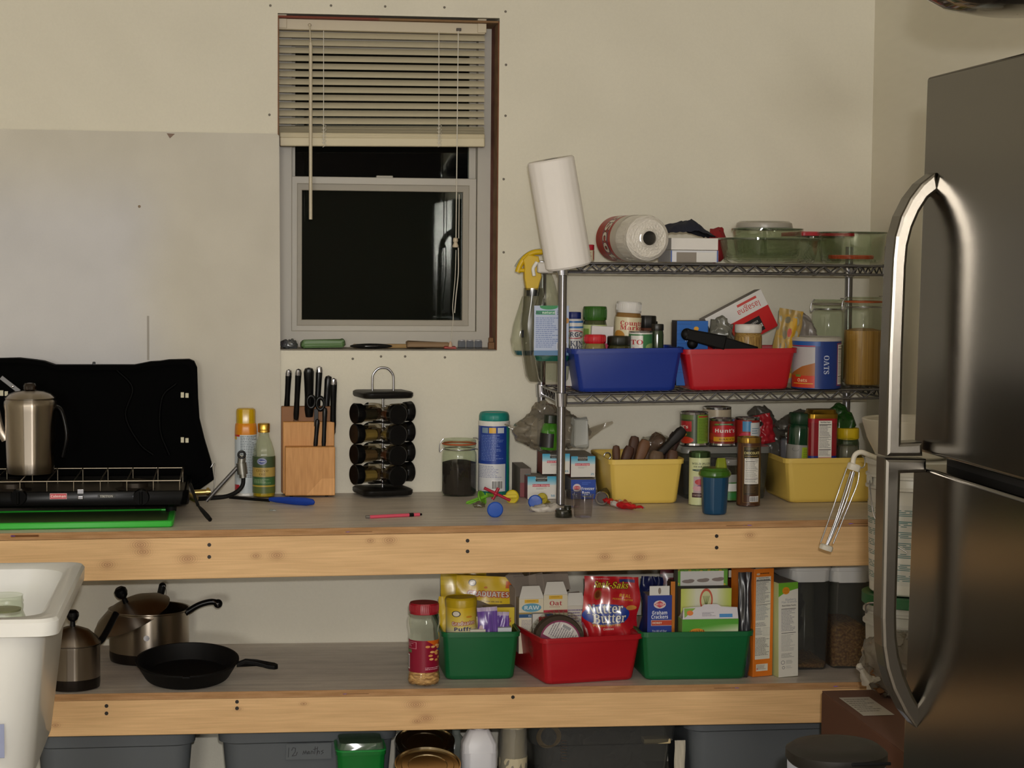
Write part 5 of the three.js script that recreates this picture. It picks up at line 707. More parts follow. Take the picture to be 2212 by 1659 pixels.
  { const q = onZ(1736, 706, 0.24); solo('plastic_bag', 'clear plastic bag standing behind the blue canister', 'plastic bag', crumple(new THREE.SphereGeometry(1, 40, 28).scale(0.042, 0.1, 0.035), 0.014, 24, 12), phys(0xb5aca4, 0.3, { transmission: 0.5, thickness: 0, side: THREE.DoubleSide }), V3(q.x, MS(q.x) + 0.1, 0.24)); }
  // blue canister
  { const z = 0.385, k = kAt(1761, 780, z), q = onZ(1761, 845, z), r = 52 * k, h = onZ(1761, 727, z).y - MS(q.x) - 0.001; const t = thing('oat_canister', 'wide blue canister with a white plastic lid and photo label', 'canister', V3(q.x, MS(q.x) + 0.001, z)); t.rotation.y = 0.14;
    part(t, 'body', lathe([[0.001, 0], [r, 0], [r, h * .95]], 56), mat(0x16357f, 0.4)); part(t, 'lid', lathe([[r, h * .92], [r * 1.03, h * .925], [r * 1.04, h * .96], [r * 1.0, h * .985], [r * .95, h], [r * .9, h * .985], [0.001, h * .985]], 56), phys(0xcfcac2, 0.35, { transmission: 0.2, thickness: 0 }), 'white lid');
    const f = print(640, 400, (c, w, h) => { fill(c, '#17367f', 0, 0, w, h); fill(c, '#1c57a8', 0, 0, w * .42, h * .1); fill(c, '#b82c3c', 0, h * .09, w * .36, h * .02); fill(c, '#b7b3b6', 0, h * .12, w * .36, h * .88); c.fillStyle = '#a9652c'; c.beginPath(); c.moveTo(0, h * .72); c.lineTo(w * .2, h * .54); c.lineTo(w * .36, h * .46); c.lineTo(w * .36, h); c.lineTo(0, h); c.fill(); fill(c, '#c9361c', 0, h * .74, w * .36, h * .26); fill(c, '#6c8a3a', w * .1, h * .72, w * .08, h * .05); txt(c, 'Oats', w * .2, h * .84, 40, '#e5c9a0'); fill(c, '#d8a23c', w * .06, h * .9, w * .28, h * .02); txt(c, 'OATS', w * .5, h * .5, 60, '#c7cde0', { rot: Math.PI / 2, f: 'serif' }); facts(c, w * .68, h * .07, w * .24, h * .86); c.strokeStyle = '#b02c3c'; c.lineWidth = 6; c.strokeRect(w * .67, h * .05, w * .26, h * .9); });
    part(t, 'label', wrap(r + 0.0005, h * .9, 0.003, 190), lab(f, 0.4)); }
  // glass jars at the end
  { const z = 0.33, k = kAt(1862, 740, z), q = onZ(1862, 842, z), y = MS(q.x) + 0.001, h = onZ(1862, 641, z).y - y; const pasta = dataTex(512, 16, (u, v, i) => { const n = 50 * (mulberry(i * 13 + 5)() - .5); return [178 + n, 132 + n, 62 + n * .7]; });
    clampJar('pasta_jar', 'tall clamp-lid glass jar filled with thin pasta', V3(q.x, y, z), 41 * k, h, { content: new THREE.MeshStandardMaterial({ map: pasta, roughness: 0.5 }), level: h * .62 });
    const z2 = 0.2, k2 = kAt(1787, 700, z2), q2 = onZ(1787, 760, z2), y2 = MS(q2.x) + 0.001, h2 = onZ(1787, 646, z2).y - y2; clampJar('glass_jar', 'clear clamp-lid jar of pale oats behind the pasta jar', V3(q2.x, y2, z2), 33 * k2, h2, { content: mat(0x77705c, 0.9), level: h2 * .45, gasket: 0x8d8578 }); }
}
// ---------- upper bench, under the wire shelf ----------
{
  const zFaceOf = (px, py) => stand(px, py, B, 0).z;
  const qs = (kind, num, bg = '#2fa0cc') => print(256, 256, (c, w, h) => { fill(c, '#dedbd6', 0, 0, w, h); const g = c.createLinearGradient(0, 0, 0, h * .4); g.addColorStop(0, bg); g.addColorStop(1, '#c9dbe2'); c.fillStyle = g; c.fillRect(0, 0, w, h * .38); fill(c, '#33322f', w * .28, 0, w * .4, h * .22); txt(c, 'Essential', w * .48, h * .08, 24, '#cfccc4', { f: 'serif' }); txt(c, 'EVERYDAY', w * .48, h * .17, 15, '#a09d96'); fill(c, '#c63a50', w * .17, h * .34, w * .6, h * .11); txt(c, kind, w * .47, h * .395, 22, '#f0d9d6'); small(c, w * .3, h * .5, w * .4, h * .1, 2, '#a9a6a0', 3); txt(c, num, w * .88, h * .86, 34, '#5f96b4'); });
  const sideR = mat(0x7a3a33, 0.6), cart = (label, px0, px1, pyT, pyB, tex, o = {}) => { const z = o.z, k = kAt((px0 + px1) / 2, pyB, z), q = onZ((px0 + px1) / 2, pyB, z), top = onZ((px0 + px1) / 2, pyT, z).y, y = o.y ?? B(q.x) + 0.001; return carton('bag_carton', label, V3(q.x, y, z - (o.d || 0.2) / 2), (px1 - px0) * k, top - y, o.d || 0.2, { front: lab(tex, 0.4), side: o.side || sideR, top: o.top || mat(0x8c8880, 0.6) }, { group: 'cartons of plastic bags', turn: o.turn || 0 }); };
  const zA = zFaceOf(1170, 1079);
  const low = cart('white and blue bag carton standing lowest, before the shelf post', 1138, 1201, 1029, 1079, qs('Gallon Storage', '50'), { z: zA, d: 0.09, side: mat(0x70404a, 0.6), turn: 0.03 });
  const yU = onZ(1200, 1027, zA).y + 0.001;
  cart('upper white and blue bag carton partly hidden by the shelf post', 1171, 1231, 980, 1030, qs('Quart Storage', '25'), { z: zA - 0.01, y: yU + 0.0015, d: 0.09 });
  const frz = print(300, 220, (c, w, h) => { fill(c, '#1e46a8', 0, 0, w, h); oval(c, w * .24, h * .42, 50, 46, '#d9c9cf'); oval(c, w * .24, h * .42, 40, 20, '#cc3a4a'); txt(c, 'HY-TOP', w * .24, h * .42, 20, '#efdcd8'); small(c, w * .44, h * .14, w * .4, h * .16, 2, '#4a6fd0', 3); txt(c, 'Freezer', w * .68, h * .47, 46, '#e6e8f0', { max: 160 }); txt(c, 'Bags', w * .6, h * .67, 44, '#e6e8f0'); txt(c, 'Gallon Size', w * .66, h * .86, 20, '#d6cf6a'); });
  const fz = zFaceOf(1258, 1079); const fb = cart('blue freezer bag box beside the shelf post', 1233, 1287, 1036, 1079, frz, { z: fz, d: 0.17, side: mat(0x6c6f78, 0.6), top: mat(0x8c857c, 0.7) });
  cart('white and blue bag carton on top of the blue freezer bag box', 1233, 1286, 980, 1028, qs('Quart Storage', '25'), { z: fz - 0.03, y: onZ(1258, 1030, fz - 0.03).y + 0.006, d: 0.17 }).position.y = onZ(1258, 1035, fz).y + 0.002;
  { const z = zA - 0.05, q = onZ(1132, 1075, z), k = kAt(1132, 1075, z); carton('foil_box', 'narrow grey and red carton end behind the lowest bag carton', V3(q.x + 0.004, B(q.x) + 0.001, z - 0.09), 24 * k, 62 * k, 0.18, { front: lab(print(96, 256, (c, w, h) => { fill(c, '#6c5f58', 0, 0, w, h); fill(c, '#7c2f34', 0, h * .5, w, h * .5); fill(c, '#3f93a8', w * .5, h * .2, w * .4, h * .2); })), side: mat(0x6a615a, 0.6) }); }
  // gathered clear bag with a green bottle over the cartons
  { const z = 0.185, q = onZ(1200, 950, z), y0 = yU + 52 * kAt(1200, 1000, z) + 0.004; const k = kAt(1200, 950, z); const t = thing('plastic_bag', 'grey clear plastic bag slumped on the bag cartons', 'plastic bag', V3(q.x, y0, z));
    const bm = phys(0xc9c2b4, 0.22, { transmission: 0.8, thickness: 0, side: THREE.DoubleSide, clearcoat: 0.6, clearcoatRoughness: 0.15 });
    part(t, 'bag', crumple(new THREE.SphereGeometry(1, 56, 40).scale(78 * k, 42 * k, 0.055), 0.014, 22, 21), bm).position.set(-8 * k, 40 * k, 0);
    part(t, 'gathered_top', crumple(new THREE.SphereGeometry(1, 32, 20).scale(24 * k, 18 * k, 0.03), 0.008, 34, 5), bm).position.set(-26 * k, 82 * k, 0);
    const flap = new THREE.PlaneGeometry(100 * k, 34 * k, 16, 6); const fp = flap.attributes.position; for (let i = 0; i < fp.count; i++) { const u = fp.getX(i) / (100 * k) + .5; fp.setY(i, fp.getY(i) * (1 - u * .85)); fp.setZ(i, 0.012 * Math.sin(u * 6) + 0.004 * perlin.noise(u * 7, fp.getY(i) * 90, 1)); } flap.computeVertexNormals(); const fl = part(t, 'flap', flap, bm); fl.position.set(76 * k, 36 * k, 0.02); fl.rotation.z = 0.42;
    const fl2 = part(t, 'flap', flap.clone(), bm); fl2.position.set(-82 * k, 40 * k, 0.0); fl2.rotation.z = 2.75; fl2.scale.setScalar(0.6);
    const fg = onZ(1186, 942, z + 0.07), bt = thing('green_bottle', 'dark green squat bottle inside the clear bag', 'bottle', V3(fg.x, y0 + 0.002, z + 0.064)); const kb = kAt(1186, 942, z + .06); bt.rotation.z = -0.06;
    part(bt, 'body', lathe([[0.001, 0], [18 * kb, 0.001], [20 * kb, 0.006], [20 * kb, 40 * kb], [16 * kb, 54 * kb], [12 * kb, 58 * kb]], 36), phys(0x3a7a1c, 0.15, { clearcoat: 0.6 })); part(bt, 'cap', lathe([[13 * kb, 57 * kb], [14 * kb, 58 * kb], [14 * kb, 74 * kb], [0.001, 75 * kb]], 28), mat(0x1a2414, 0.4)); part(bt, 'label', wrap(20.3 * kb, 30 * kb, 6 * kb, 120).rotateY(-0.7), mat(0x1c1a1a, 0.4));
    const pk = onZ(1250, 950, z + 0.03); solo('foil_packet', 'pale crumpled packet in the clear bag behind the post', 'packet', crumple(new RoundedBoxGeometry(32 * k, 66 * k, 0.03, 6, 0.008), 0.006, 40, 3), mat(0x9fa09a, 0.4), V3(pk.x, y0 + 36 * k, z + 0.045)); }
  // clear plastic cups and dark cap
  { const s = stand(1259, 1120, B, 0.017), k = s.k; let t = thing('clear_cup', 'small clear plastic cup standing on the bench before the cartons', 'cup', s); const cupM = thin(0xe6e2e0, 0.14);
    part(t, 'wall', lathe([[0.001, 0.001], [18 * k, 0.001], [19 * k, 0.004], [22 * k, 47 * k], [23 * k, 48 * k]], 40), cupM); part(t, 'rim', new THREE.TorusGeometry(22.6 * k, 0.0011, 6, 40).rotateX(Math.PI / 2).translate(0, 48 * k, 0), M.clearGrey);
    const s2 = stand(1233, 1098, B, 0.016); t = thing('clear_cup', 'second clear plastic cup, touching the shelf post foot', 'cup', V3(s2.x + 0.006, s2.y, s2.z)); part(t, 'wall', lathe([[0.001, 0.001], [15 * k, 0.001], [16 * k, 0.004], [18 * k, 36 * k], [19 * k, 37 * k]], 40), cupM); part(t, 'rim', new THREE.TorusGeometry(18.6 * k, 0.001, 6, 40).rotateX(Math.PI / 2).translate(0, 37 * k, 0), M.clearGrey);
    const s3 = stand(1217, 1119, B, 0.015); t = thing('black_cap', 'black glossy stepped cap lying in front of the clear cups', 'cap', s3); part(t, 'base', lathe([[0.001, 0], [18 * k, 0], [19 * k, 0.003], [18 * k, 14 * k], [16 * k, 17 * k], [0.001, 17 * k]], 36), phys(0x17190f, 0.2, { clearcoat: 0.7 })); part(t, 'nub', lathe([[8 * k, 16 * k], [8 * k, 22 * k], [6 * k, 24 * k], [0.001, 24 * k]], 24).translate(9 * k, 0, 0), phys(0x17190f, 0.25)); }
  // flashlight end
  { const s = stand(1300, 1093, B, 0.0), k = s.k, r = 15 * k, t = thing('flashlight', 'black flashlight lying with its silver rimmed end facing out', 'flashlight', V3(s.x, s.y + r + 0.0005, s.z)); const ax = V3(0.22, -0.0, 1).normalize(); t.quaternion.setFromUnitVectors(V3(0, 0, 1), V3(-0.3, 0, 1).normalize());
    part(t, 'body', lathe([[r * .8, -0.11], [r * .85, -0.11], [r * .85, -0.03], [r * .97, -0.02], [r * .97, 0.0]].map(([a, b]) => [a, b]), 40).rotateX(Math.PI / 2), M.black); part(t, 'bezel', lathe([[r * .98, -0.006], [r * 1.0, 0], [r * .93, 0.004], [r * .72, 0.001], [r * .66, -0.006]], 44).rotateX(Math.PI / 2), M.chrome); part(t, 'lens', new THREE.CylinderGeometry(r * .68, r * .68, 0.002, 36).rotateX(Math.PI / 2).translate(0, 0, -0.005), mat(0x3c332c, 0.3)); }
  // candy wrapper
  { const a = stand(1306, 1092, B, 0), b = stand(1390, 1106, B, 0); const t = thing('candy_wrapper', 'crumpled red and white candy wrapper before the yellow bin', 'wrapper', V3((a.x + b.x) / 2, B(a.x) + 0.001, (a.z + b.z) / 2)); t.rotation.y = -Math.atan2(b.z - a.z, b.x - a.x);
    const L = Math.hypot(b.x - a.x, b.z - a.z); const f = print(256, 96, (c, w, h) => { fill(c, '#c4161f', 0, 0, w, h); fill(c, '#d3cfca', w * .2, 0, w * .24, h); fill(c, '#d3cfca', w * .8, h * .55, w * .2, h * .45); oval(c, w * .36, h * .3, 16, 12, '#c4161f'); }); const m = new THREE.MeshStandardMaterial({ map: f, roughness: 0.3, side: THREE.DoubleSide });
    const g = new THREE.CylinderGeometry(1, 1, L, 26, 30, false).rotateZ(Math.PI / 2); const p = g.attributes.position, uv = g.attributes.uv; for (let i = 0; i < p.count; i++) { const x = p.getX(i), u = x / L + .5; const rr = 0.004 + 0.0085 * Math.sin(Math.PI * Math.min(1, Math.max(0, (u - .12) / .7))); uv.setXY(i, u, 0.5 + 0.5 * p.getZ(i)); p.setXYZ(i, x, p.getY(i) * rr * .8 + 0.0105, p.getZ(i) * rr * 1.5); } part(t, 'wrapper', crumple(g, 0.004, 55, 9), m);
    part(t, 'twist_end', crumple(new THREE.SphereGeometry(1, 16, 10).scale(0.016, 0.005, 0.013), 0.004, 70, 2).translate(-L * .42, 0.016, 0.0), mat(0xb9141c, 0.3)); }
}
{
  const yelMat = mat(0xdfbf5c, 0.5), yb1 = bin('storage_bin', 'yellow storage bin of wooden handled tools on the bench', yelMat, 1312, 1476, 993, 1089, B, 0.29, {});
  // brown wooden handles and dark sticks in the bin
  const wood = (c) => mat(c, 0.6); const F1 = yb1.floor; const hnd = (label, p0, p1, z0, z1, wpx, c, n = 'wooden_handle', flatz = 0.7) => { const a = onZ(...p0, z0), b = onZ(...p1, z1); const dir = a.clone().sub(b); const len = dir.length() + Math.max(0.02, (b.y - F1) / Math.max(.3, dir.y / dir.length()) * .82); dir.normalize(); const r = wpx * kAt(...p0, z0) / 2; const t = thing(n, label, 'tool handle', a, 'wooden handled tools in the yellow bin'); t.quaternion.setFromUnitVectors(V3(0, 1, 0), dir);
    part(t, 'grip', lathe([[0.001, -len], [r * .7, -len], [r * .8, -len * .5], [r * .75, -0.06], [r * .95, -0.035], [r, -0.014], [r * .75, -0.002], [0.001, 0.0005]], 22).scale(1, 1, flatz), wood(c)); return t; };
  const zc = yb1.zf;
  hnd('short reddish brown handle first in the yellow bin, by the ring', [1331, 962], [1332, 1000], zc - 0.09, zc - 0.082, 17, 0x5b3a26);
  hnd('dark brown handle leaning beside the first one in the bin', [1362, 964], [1347, 1005], zc - 0.09, zc - 0.082, 24, 0x4c2e20);
  hnd('tall rounded brown handle at the back of the yellow bin', [1372, 942], [1362, 1000], zc - 0.14, zc - 0.132, 22, 0x4f3323);
  hnd('tan tipped handle wrapped in clear plastic in the bin', [1396, 950], [1378, 1002], zc - 0.06, zc - 0.052, 26, 0x6d4a30);
  hnd('broad pale brown handle in the middle of the yellow bin', [1420, 974], [1414, 1008], zc - 0.06, zc - 0.052, 34, 0x66503c);
  hnd('brown handle lying slanted at the top of the pile', [1428, 938], [1398, 990], zc - 0.12, zc - 0.112, 34, 0x5d4230);
  hnd('long black handle sticking up highest from the yellow bin', [1478, 926], [1420, 985], zc - 0.07, zc - 0.062, 24, 0x17110e, 'wooden_handle', 0.8);
  hnd('dark red brown handle under the long black one', [1462, 934], [1440, 1000], zc - 0.1, zc - 0.092, 26, 0x3a1f16);
  hnd('brown handle at the end of the bin nearest the tea tin', [1455, 972], [1449, 1008], zc - 0.05, zc - 0.042, 24, 0x533726);
  { const q = onZ(1414, 955, zc - 0.06); solo('plastic_film', 'clear plastic film wrapped over the wooden handles', 'plastic bag', crumple(new THREE.SphereGeometry(1, 36, 24).scale(0.05, 0.026, 0.028), 0.01, 26, 6), thin(0xf2f2ee, 0.16), V3(q.x + 0.01, q.y - 0.006, zc - 0.075)); }
  { const q = onZ(1312, 985, zc - 0.1); const t = thing('metal_ring', 'small silver ring on a stem in the corner of the yellow bin', 'ring', q); part(t, 'loop', new THREE.TorusGeometry(0.0095, 0.0018, 8, 28), M.chrome); part(t, 'stem', cyl(0.002, 0.002, q.y - F1 - 0.008, 0, -(q.y - F1), 0, 8), M.chrome); }
  // smoky clear box under the cans
  const zb = 0.285, x0 = onZ(1474, 1000, zb).x, x1 = onZ(1668, 1000, zb).x, kb = kAt(1560, 1000, zb), yl = onZ(1560, 964, zb).y; const cx = (x0 + x1) / 2, bw = x1 - x0, bd = 0.2, by = B(cx) + 0.001, bh = yl - by;
  const t = thing('clear_box', 'smoky clear storage box with a lid under the food cans', 'storage box', V3(cx, by, zb - bd / 2)); const sm = phys(0xb9bbb2, 0.2, { transmission: 0.92, thickness: 0, side: THREE.DoubleSide });
  part(t, 'body', loft([{ y: 0.001, w: bw * .88, d: bd * .88, r: 0.02 }, { y: 0.008, w: bw * .9, d: bd * .9, r: 0.022 }, { y: bh - 0.022, w: bw * .97, d: bd * .97, r: 0.022 }, { y: bh - 0.02, w: bw, d: bd, r: 0.024 }], { cap1: false }), sm);
  part(t, 'lid', loft([{ y: bh - 0.02, w: bw * 1.005, d: bd * 1.01, r: 0.024 }, { y: bh - 0.008, w: bw * 1.005, d: bd * 1.01, r: 0.024 }, { y: bh - 0.002, w: bw * .97, d: bd * .97, r: 0.022 }, { y: bh - 0.004, w: bw * .9, d: bd * .9, r: 0.02 }]), phys(0xa9aaa4, 0.25, { transmission: 0.6, thickness: 0, side: THREE.DoubleSide }));
  part(t, 'red_contents', loft([{ y: 0.02, w: 0.07, d: 0.12, r: 0.01 }, { y: bh - 0.045, w: 0.07, d: 0.12, r: 0.01 }]).translate(0.015, 0, 0.02), mat(0x5d3034, 0.6)); part(t, 'dark_contents', loft([{ y: 0.006, w: bw * .8, d: bd * .5, r: 0.02 }, { y: bh * .6, w: bw * .8, d: bd * .5, r: 0.03 }]).translate(0, 0, -0.03), mat(0x3d3a34, 0.8));
  // cans
  const canT = (name, label, px, pyT, pyB, wpx, z, tex, y, o = {}) => { const k = kAt(px, pyB, z), q = onZ(px, pyB, z), yb = y ?? q.y, h = onZ(px, pyT, z).y - yb, r = wpx / 2 * k; const c = thing(name, label, 'can', V3(q.x, yb, z), o.g || 'food cans on the clear box'); c.rotation.z = o.tilt || 0; can(c, r, h, { m: M.tin }); part(c, 'label', wrap(r - 0.0002, h - 0.014, 0.007, 240), lab(tex, 0.3)); return c; };
  const yL = by + bh - 0.0015;
  const hunts = (cut) => print(360, 360, (c, w, h) => { fill(c, '#7c2a20', 0, 0, w, h); fill(c, '#a83a22', 0, h * .55, w, h * .3); fill(c, '#8c2420', w * .25, 0, w * .5, h * .14); oval(c, w * .34, h * .14, 20, 12, '#5d8a2c'); fill(c, '#2f6a44', w * .38, h * .1, w * .28, h * .1); small(c, w * .4, h * .115, w * .24, h * .06, 1, '#9ec49a', 2); c.fillStyle = '#b9202a'; c.beginPath(); c.ellipse(w * .5, h * .42, w * .26, h * .26, 0, 0, 7); c.fill(); fill(c, '#b9202a', w * .24, h * .24, w * .52, h * .28); txt(c, "Hunt's", w * .5, h * .42, 84, '#e4dfd8', { max: w * .42 }); fill(c, '#d39a20', w * .27, h * .7, w * .46, h * .2); txt(c, 'SAUCE', w * .54, h * .8, 34, '#4a3210', { f: 'serif' }); });
  const tomato = print(420, 420, (c, w, h) => { fill(c, '#3c4a2c', 0, 0, w, h); fill(c, '#b02a2c', w * .14, h * .22, w * .26, h * .36); txt(c, "Hunt's", w * .17, h * .42, 64, '#e0d8cc', { max: w * .34 }); fill(c, '#5c7038', w * .14, 0, w * .3, h * .16); oval(c, w * .28, h * .88, 66, 50, '#c43c24'); oval(c, w * .22, h * .68, 40, 30, '#c8862c'); fill(c, '#7ea03a', w * .5, 0, w * .28, h); fill(c, '#b83c30', w * .52, h * .04, w * .24, h * .05); small(c, w * .52, h * .14, w * .24, h * .8, 15, '#4f6a26', 4); });
  const honey = print(360, 200, (c, w, h) => { fill(c, '#c4b59a', 0, 0, w, h); txt(c, 'Roasted', w * .68, h * .3, 32, '#a4505c', { f: 'serif', b: 'italic' }); txt(c, 'HONEY', w * .67, h * .58, 52, '#a65a64', { f: 'serif', max: 104 }); small(c, w * .52, h * .76, w * .3, h * .14, 2, '#b9828a', 3); });
  const fruit = print(360, 360, (c, w, h) => { fill(c, '#9a2c24', 0, 0, w, h); fill(c, '#3c86b8', w * .34, h * .04, w * .18, h * .45); oval(c, w * .4, h * .68, 50, 50, '#c4304a'); fill(c, '#d6d8d8', w * .5, h * .1, w * .26, h * .86); oval(c, w * .4, h * .86, 40, 30, '#d9cfc8'); small(c, w * .53, h * .34, w * .2, h * .3, 3, '#6a8aa0', 3); });
  canT('food_can', 'can behind the front cans, cream label, highest of the stack', 1548, 878, 960, 60, 0.14, honey, yL);
  canT('food_can', 'tall can with tomato picture and green text panel', 1499, 889, 961, 59, 0.225, tomato, yL);
  canT('food_can', 'red labelled sauce can in the middle of the front row', 1560, 903, 963, 56, 0.235, hunts(), yL);
  canT('food_can', 'can with a blue and white fruit label next to the sauce can', 1614, 901, 961, 52, 0.225, fruit, yL);
  { const z = 0.19, q = onZ(1656, 935, z); const [g0, g1] = pouch(0.055, 0.085, 0.03, { wob: 0.006, seed: 3 }); const o = thing('candy_bag', 'red and white candy bag wedged beside the fruit can', 'bag', V3(q.x, yL, z)); o.rotation.z = 0.2; const f = print(160, 240, (c, w, h) => { fill(c, '#a8232c', 0, 0, w, h); c.save(); c.rotate(.4); fill(c, '#cfc9c2', 40, 20, 40, 200); c.restore(); oval(c, w * .3, h * .3, 26, 20, '#2c2422'); }); part(o, 'front', g0, lab(f, 0.3)); part(o, 'back', g1, mat(0x8a2026, 0.4)); }
  // tins and cup in front
  const tall = (name, label, px, pyT, pyB, wpx, tex, o) => { const s = stand(px, pyB, B, wpx / 2 * 0.00125), h = (pyB - pyT) * s.k * 0.985, r = wpx / 2 * s.k; const c = thing(name, label, o.cat || 'tin', V3(s.x, s.y, s.z)); c.rotation.y = o.turn || 0;
    part(c, 'body', lathe([[0.001, 0.001], [r - 0.001, 0.0], [r + 0.0004, 0.001], [r, 0.004], [r, h - 0.014]], 44), o.body); part(c, 'label', wrap(r + 0.0004, h - 0.02, 0.004, 210), lab(tex, 0.32)); part(c, 'lid', lathe([[r + 0.0006, h - 0.015], [r + 0.0008, h - 0.002], [r, h], [r - 0.003, h], [r - 0.004, h - 0.003], [0.001, h - 0.003]], 44), o.lid); return c; };
  const tea = print(360, 860, (c, w, h) => { fill(c, '#cdd3a4', 0, 0, w, h); txt(c, 'WILD PLUM', w * .46, h * .12, 52, '#2c3327', { f: 'serif', max: 200 }); txt(c, 'HERB TEA', w * .45, h * .185, 40, '#2c3327', { f: 'serif', max: 150 }); oval(c, w * .42, h * .26, 80, 22, '#2f4a48'); small(c, w * .3, h * .25, w * .24, h * .02, 1, '#c9d2a8', 2); fill(c, '#b7a3a8', w * .24, h * .4, w * .5, h * .42); oval(c, w * .46, h * .52, 64, 60, '#b83a44'); oval(c, w * .5, h * .62, 60, 40, '#7d2f6a'); oval(c, w * .36, h * .66, 50, 44, '#cf9fa8'); c.strokeStyle = '#6a2f5c'; c.lineWidth = 16; c.beginPath(); c.moveTo(w * .5, h * .56); c.lineTo(w * .5, h * .76); c.stroke(); fill(c, '#4a3034', w * .2, h * .76, w * .5, h * .1); txt(c, 'CAFFEINE FREE', w * .45, h * .81, 34, '#c9b9b0', { f: 'serif', max: 160 }); fill(c, '#dbe0c0', w * .76, h * .3, w * .24, h * .7); });
  tall('tea_tin', 'tall pale green tea tin with a plum flower picture', 1510, 980, 1093, 44, tea, { body: mat(0xc9cfa0, 0.4), lid: mat(0x3c5230, 0.3, 0.7), turn: 0.12 });
  const choc = print(420, 900, (c, w, h) => { fill(c, '#4c2e1c', 0, 0, w, h); fill(c, '#6a4024', w * .1, 0, w * .12, h); fill(c, '#2d2616', w * .3, h * .06, w * .42, h * .18); small(c, w * .36, h * .07, w * .3, h * .04, 2, '#8a7c4c', 3); txt(c, 'CHOCOLATE', w * .51, h * .155, 52, '#d8cd8c', { max: w * .4 }); small(c, w * .33, h * .2, w * .36, h * .03, 1, '#a08c50', 2); c.strokeStyle = '#a5894a'; c.lineWidth = 3; c.strokeRect(w * .3, h * .05, w * .42, h * .91); fill(c, '#3d2f1e', w * .31, h * .66, w * .4, h * .18); small(c, w * .34, h * .69, w * .34, h * .12, 5, '#6a5434', 5); facts(c, w * .33, h * .24, w * .36, h * .42); bars(c, w * .46, h * .86, w * .24, h * .09, 6); });
  tall('chocolate_tin', 'tall brown cylindrical chocolate tin with a nutrition panel', 1616, 949, 1095, 49, choc, { body: mat(0x4c2e1c, 0.35), lid: mat(0x9c7a36, 0.3, 0.9) });
  { const s = stand(1578, 1088, B, 0.03); const f = print(256, 420, (c, w, h) => { fill(c, '#3b6e2c', 0, 0, w, h); fill(c, '#d4d3cc', w * .4, h * .35, w * .6, h * .3); fill(c, '#8c8d86', 0, 0, w, h * .3); fill(c, '#2f7a38', w * .3, h * .72, w * .6, h * .2); }); jar('tea_jar', 'clear lidded jar with a green and white label behind the blue cup', V3(s.x, s.y, s.z - 0.02), 23 * s.k, 90 * s.k, { bm: M.greenGlass, tex: f, lb: [0.05, 0.75], lm: phys(0xbdbab2, 0.25, { transmission: 0.6, thickness: 0 }), ribs: false, lidH: .14 }); }
  { const s = stand(1543, 1113, B, 0.027), k = s.k; const c = thing('sippy_cup', 'dark teal children cup with a green spouted lid', 'cup', s); part(c, 'body', lathe([[0.001, 0], [23 * k, 0], [25 * k, 0.003], [26 * k, 12 * k], [29.5 * k, 78 * k], [29.5 * k, 82 * k]], 48), phys(0x0f4468, 0.35, { transmission: 0.15, thickness: 0 })); part(c, 'lid', lathe([[30 * k, 78 * k], [34 * k, 82 * k], [34 * k, 86 * k], [31 * k, 92 * k], [28 * k, 93 * k], [26 * k, 97 * k], [0.001, 98 * k]], 48), phys(0x3a6a10, 0.3, { transmission: 0.2, thickness: 0 }), 'green lid'); const sp = part(c, 'spout', loft([{ y: 0, w: 24 * k, d: 16 * k, r: 0.006 }, { y: 16 * k, w: 20 * k, d: 10 * k, r: 0.005 }, { y: 20 * k, w: 16 * k, d: 6 * k, r: 0.003 }]), phys(0x8c9a14, 0.3, { transmission: 0.3, thickness: 0 }), 'yellow green spout'); sp.position.set(13 * k, 97 * k, 0); }
  // second yellow bin
  const y2 = bin('storage_bin', 'yellow storage bin of jars and tins by the white bucket', yelMat, 1690, 1905, 990, 1086, B, 0.3, { turn: 0.0 });
  const F2 = y2.floor, z2 = y2.zf;
  const J2 = (name, label, px, pyT, z, wpx, o = {}) => { const k = kAt(px, pyT, z), q = onZ(px, pyT, z); return jar(name, label, V3(onZ(px, 980, z).x, F2, z), wpx / 2 * k, q.y - F2, o); };
  const lime = print(256, 260, (c, w, h) => { fill(c, '#8e8d88', 0, 0, w, h); fill(c, '#9cb52c', w * .5, h * .1, w * .42, h * .9); small(c, w * .54, h * .16, w * .32, h * .8, 10, '#66801c', 3); c.strokeStyle = '#555'; c.lineWidth = 3; c.beginPath(); c.arc(w * .34, h * .2, 20, 0, 4); c.stroke(); });
  J2('green_lid_jar', 'jar with a dark green lid and a lime label in the yellow bin', 1720, 893, z2 - 0.07, 50, { bm: phys(0x1e4a30, 0.12, { transmission: 0.4, thickness: 0 }), tex: lime, lb: [0.42, 0.72], lm: mat(0x14361f, 0.4), lidH: 0.13, ribs: false, tilt: -0.05 });
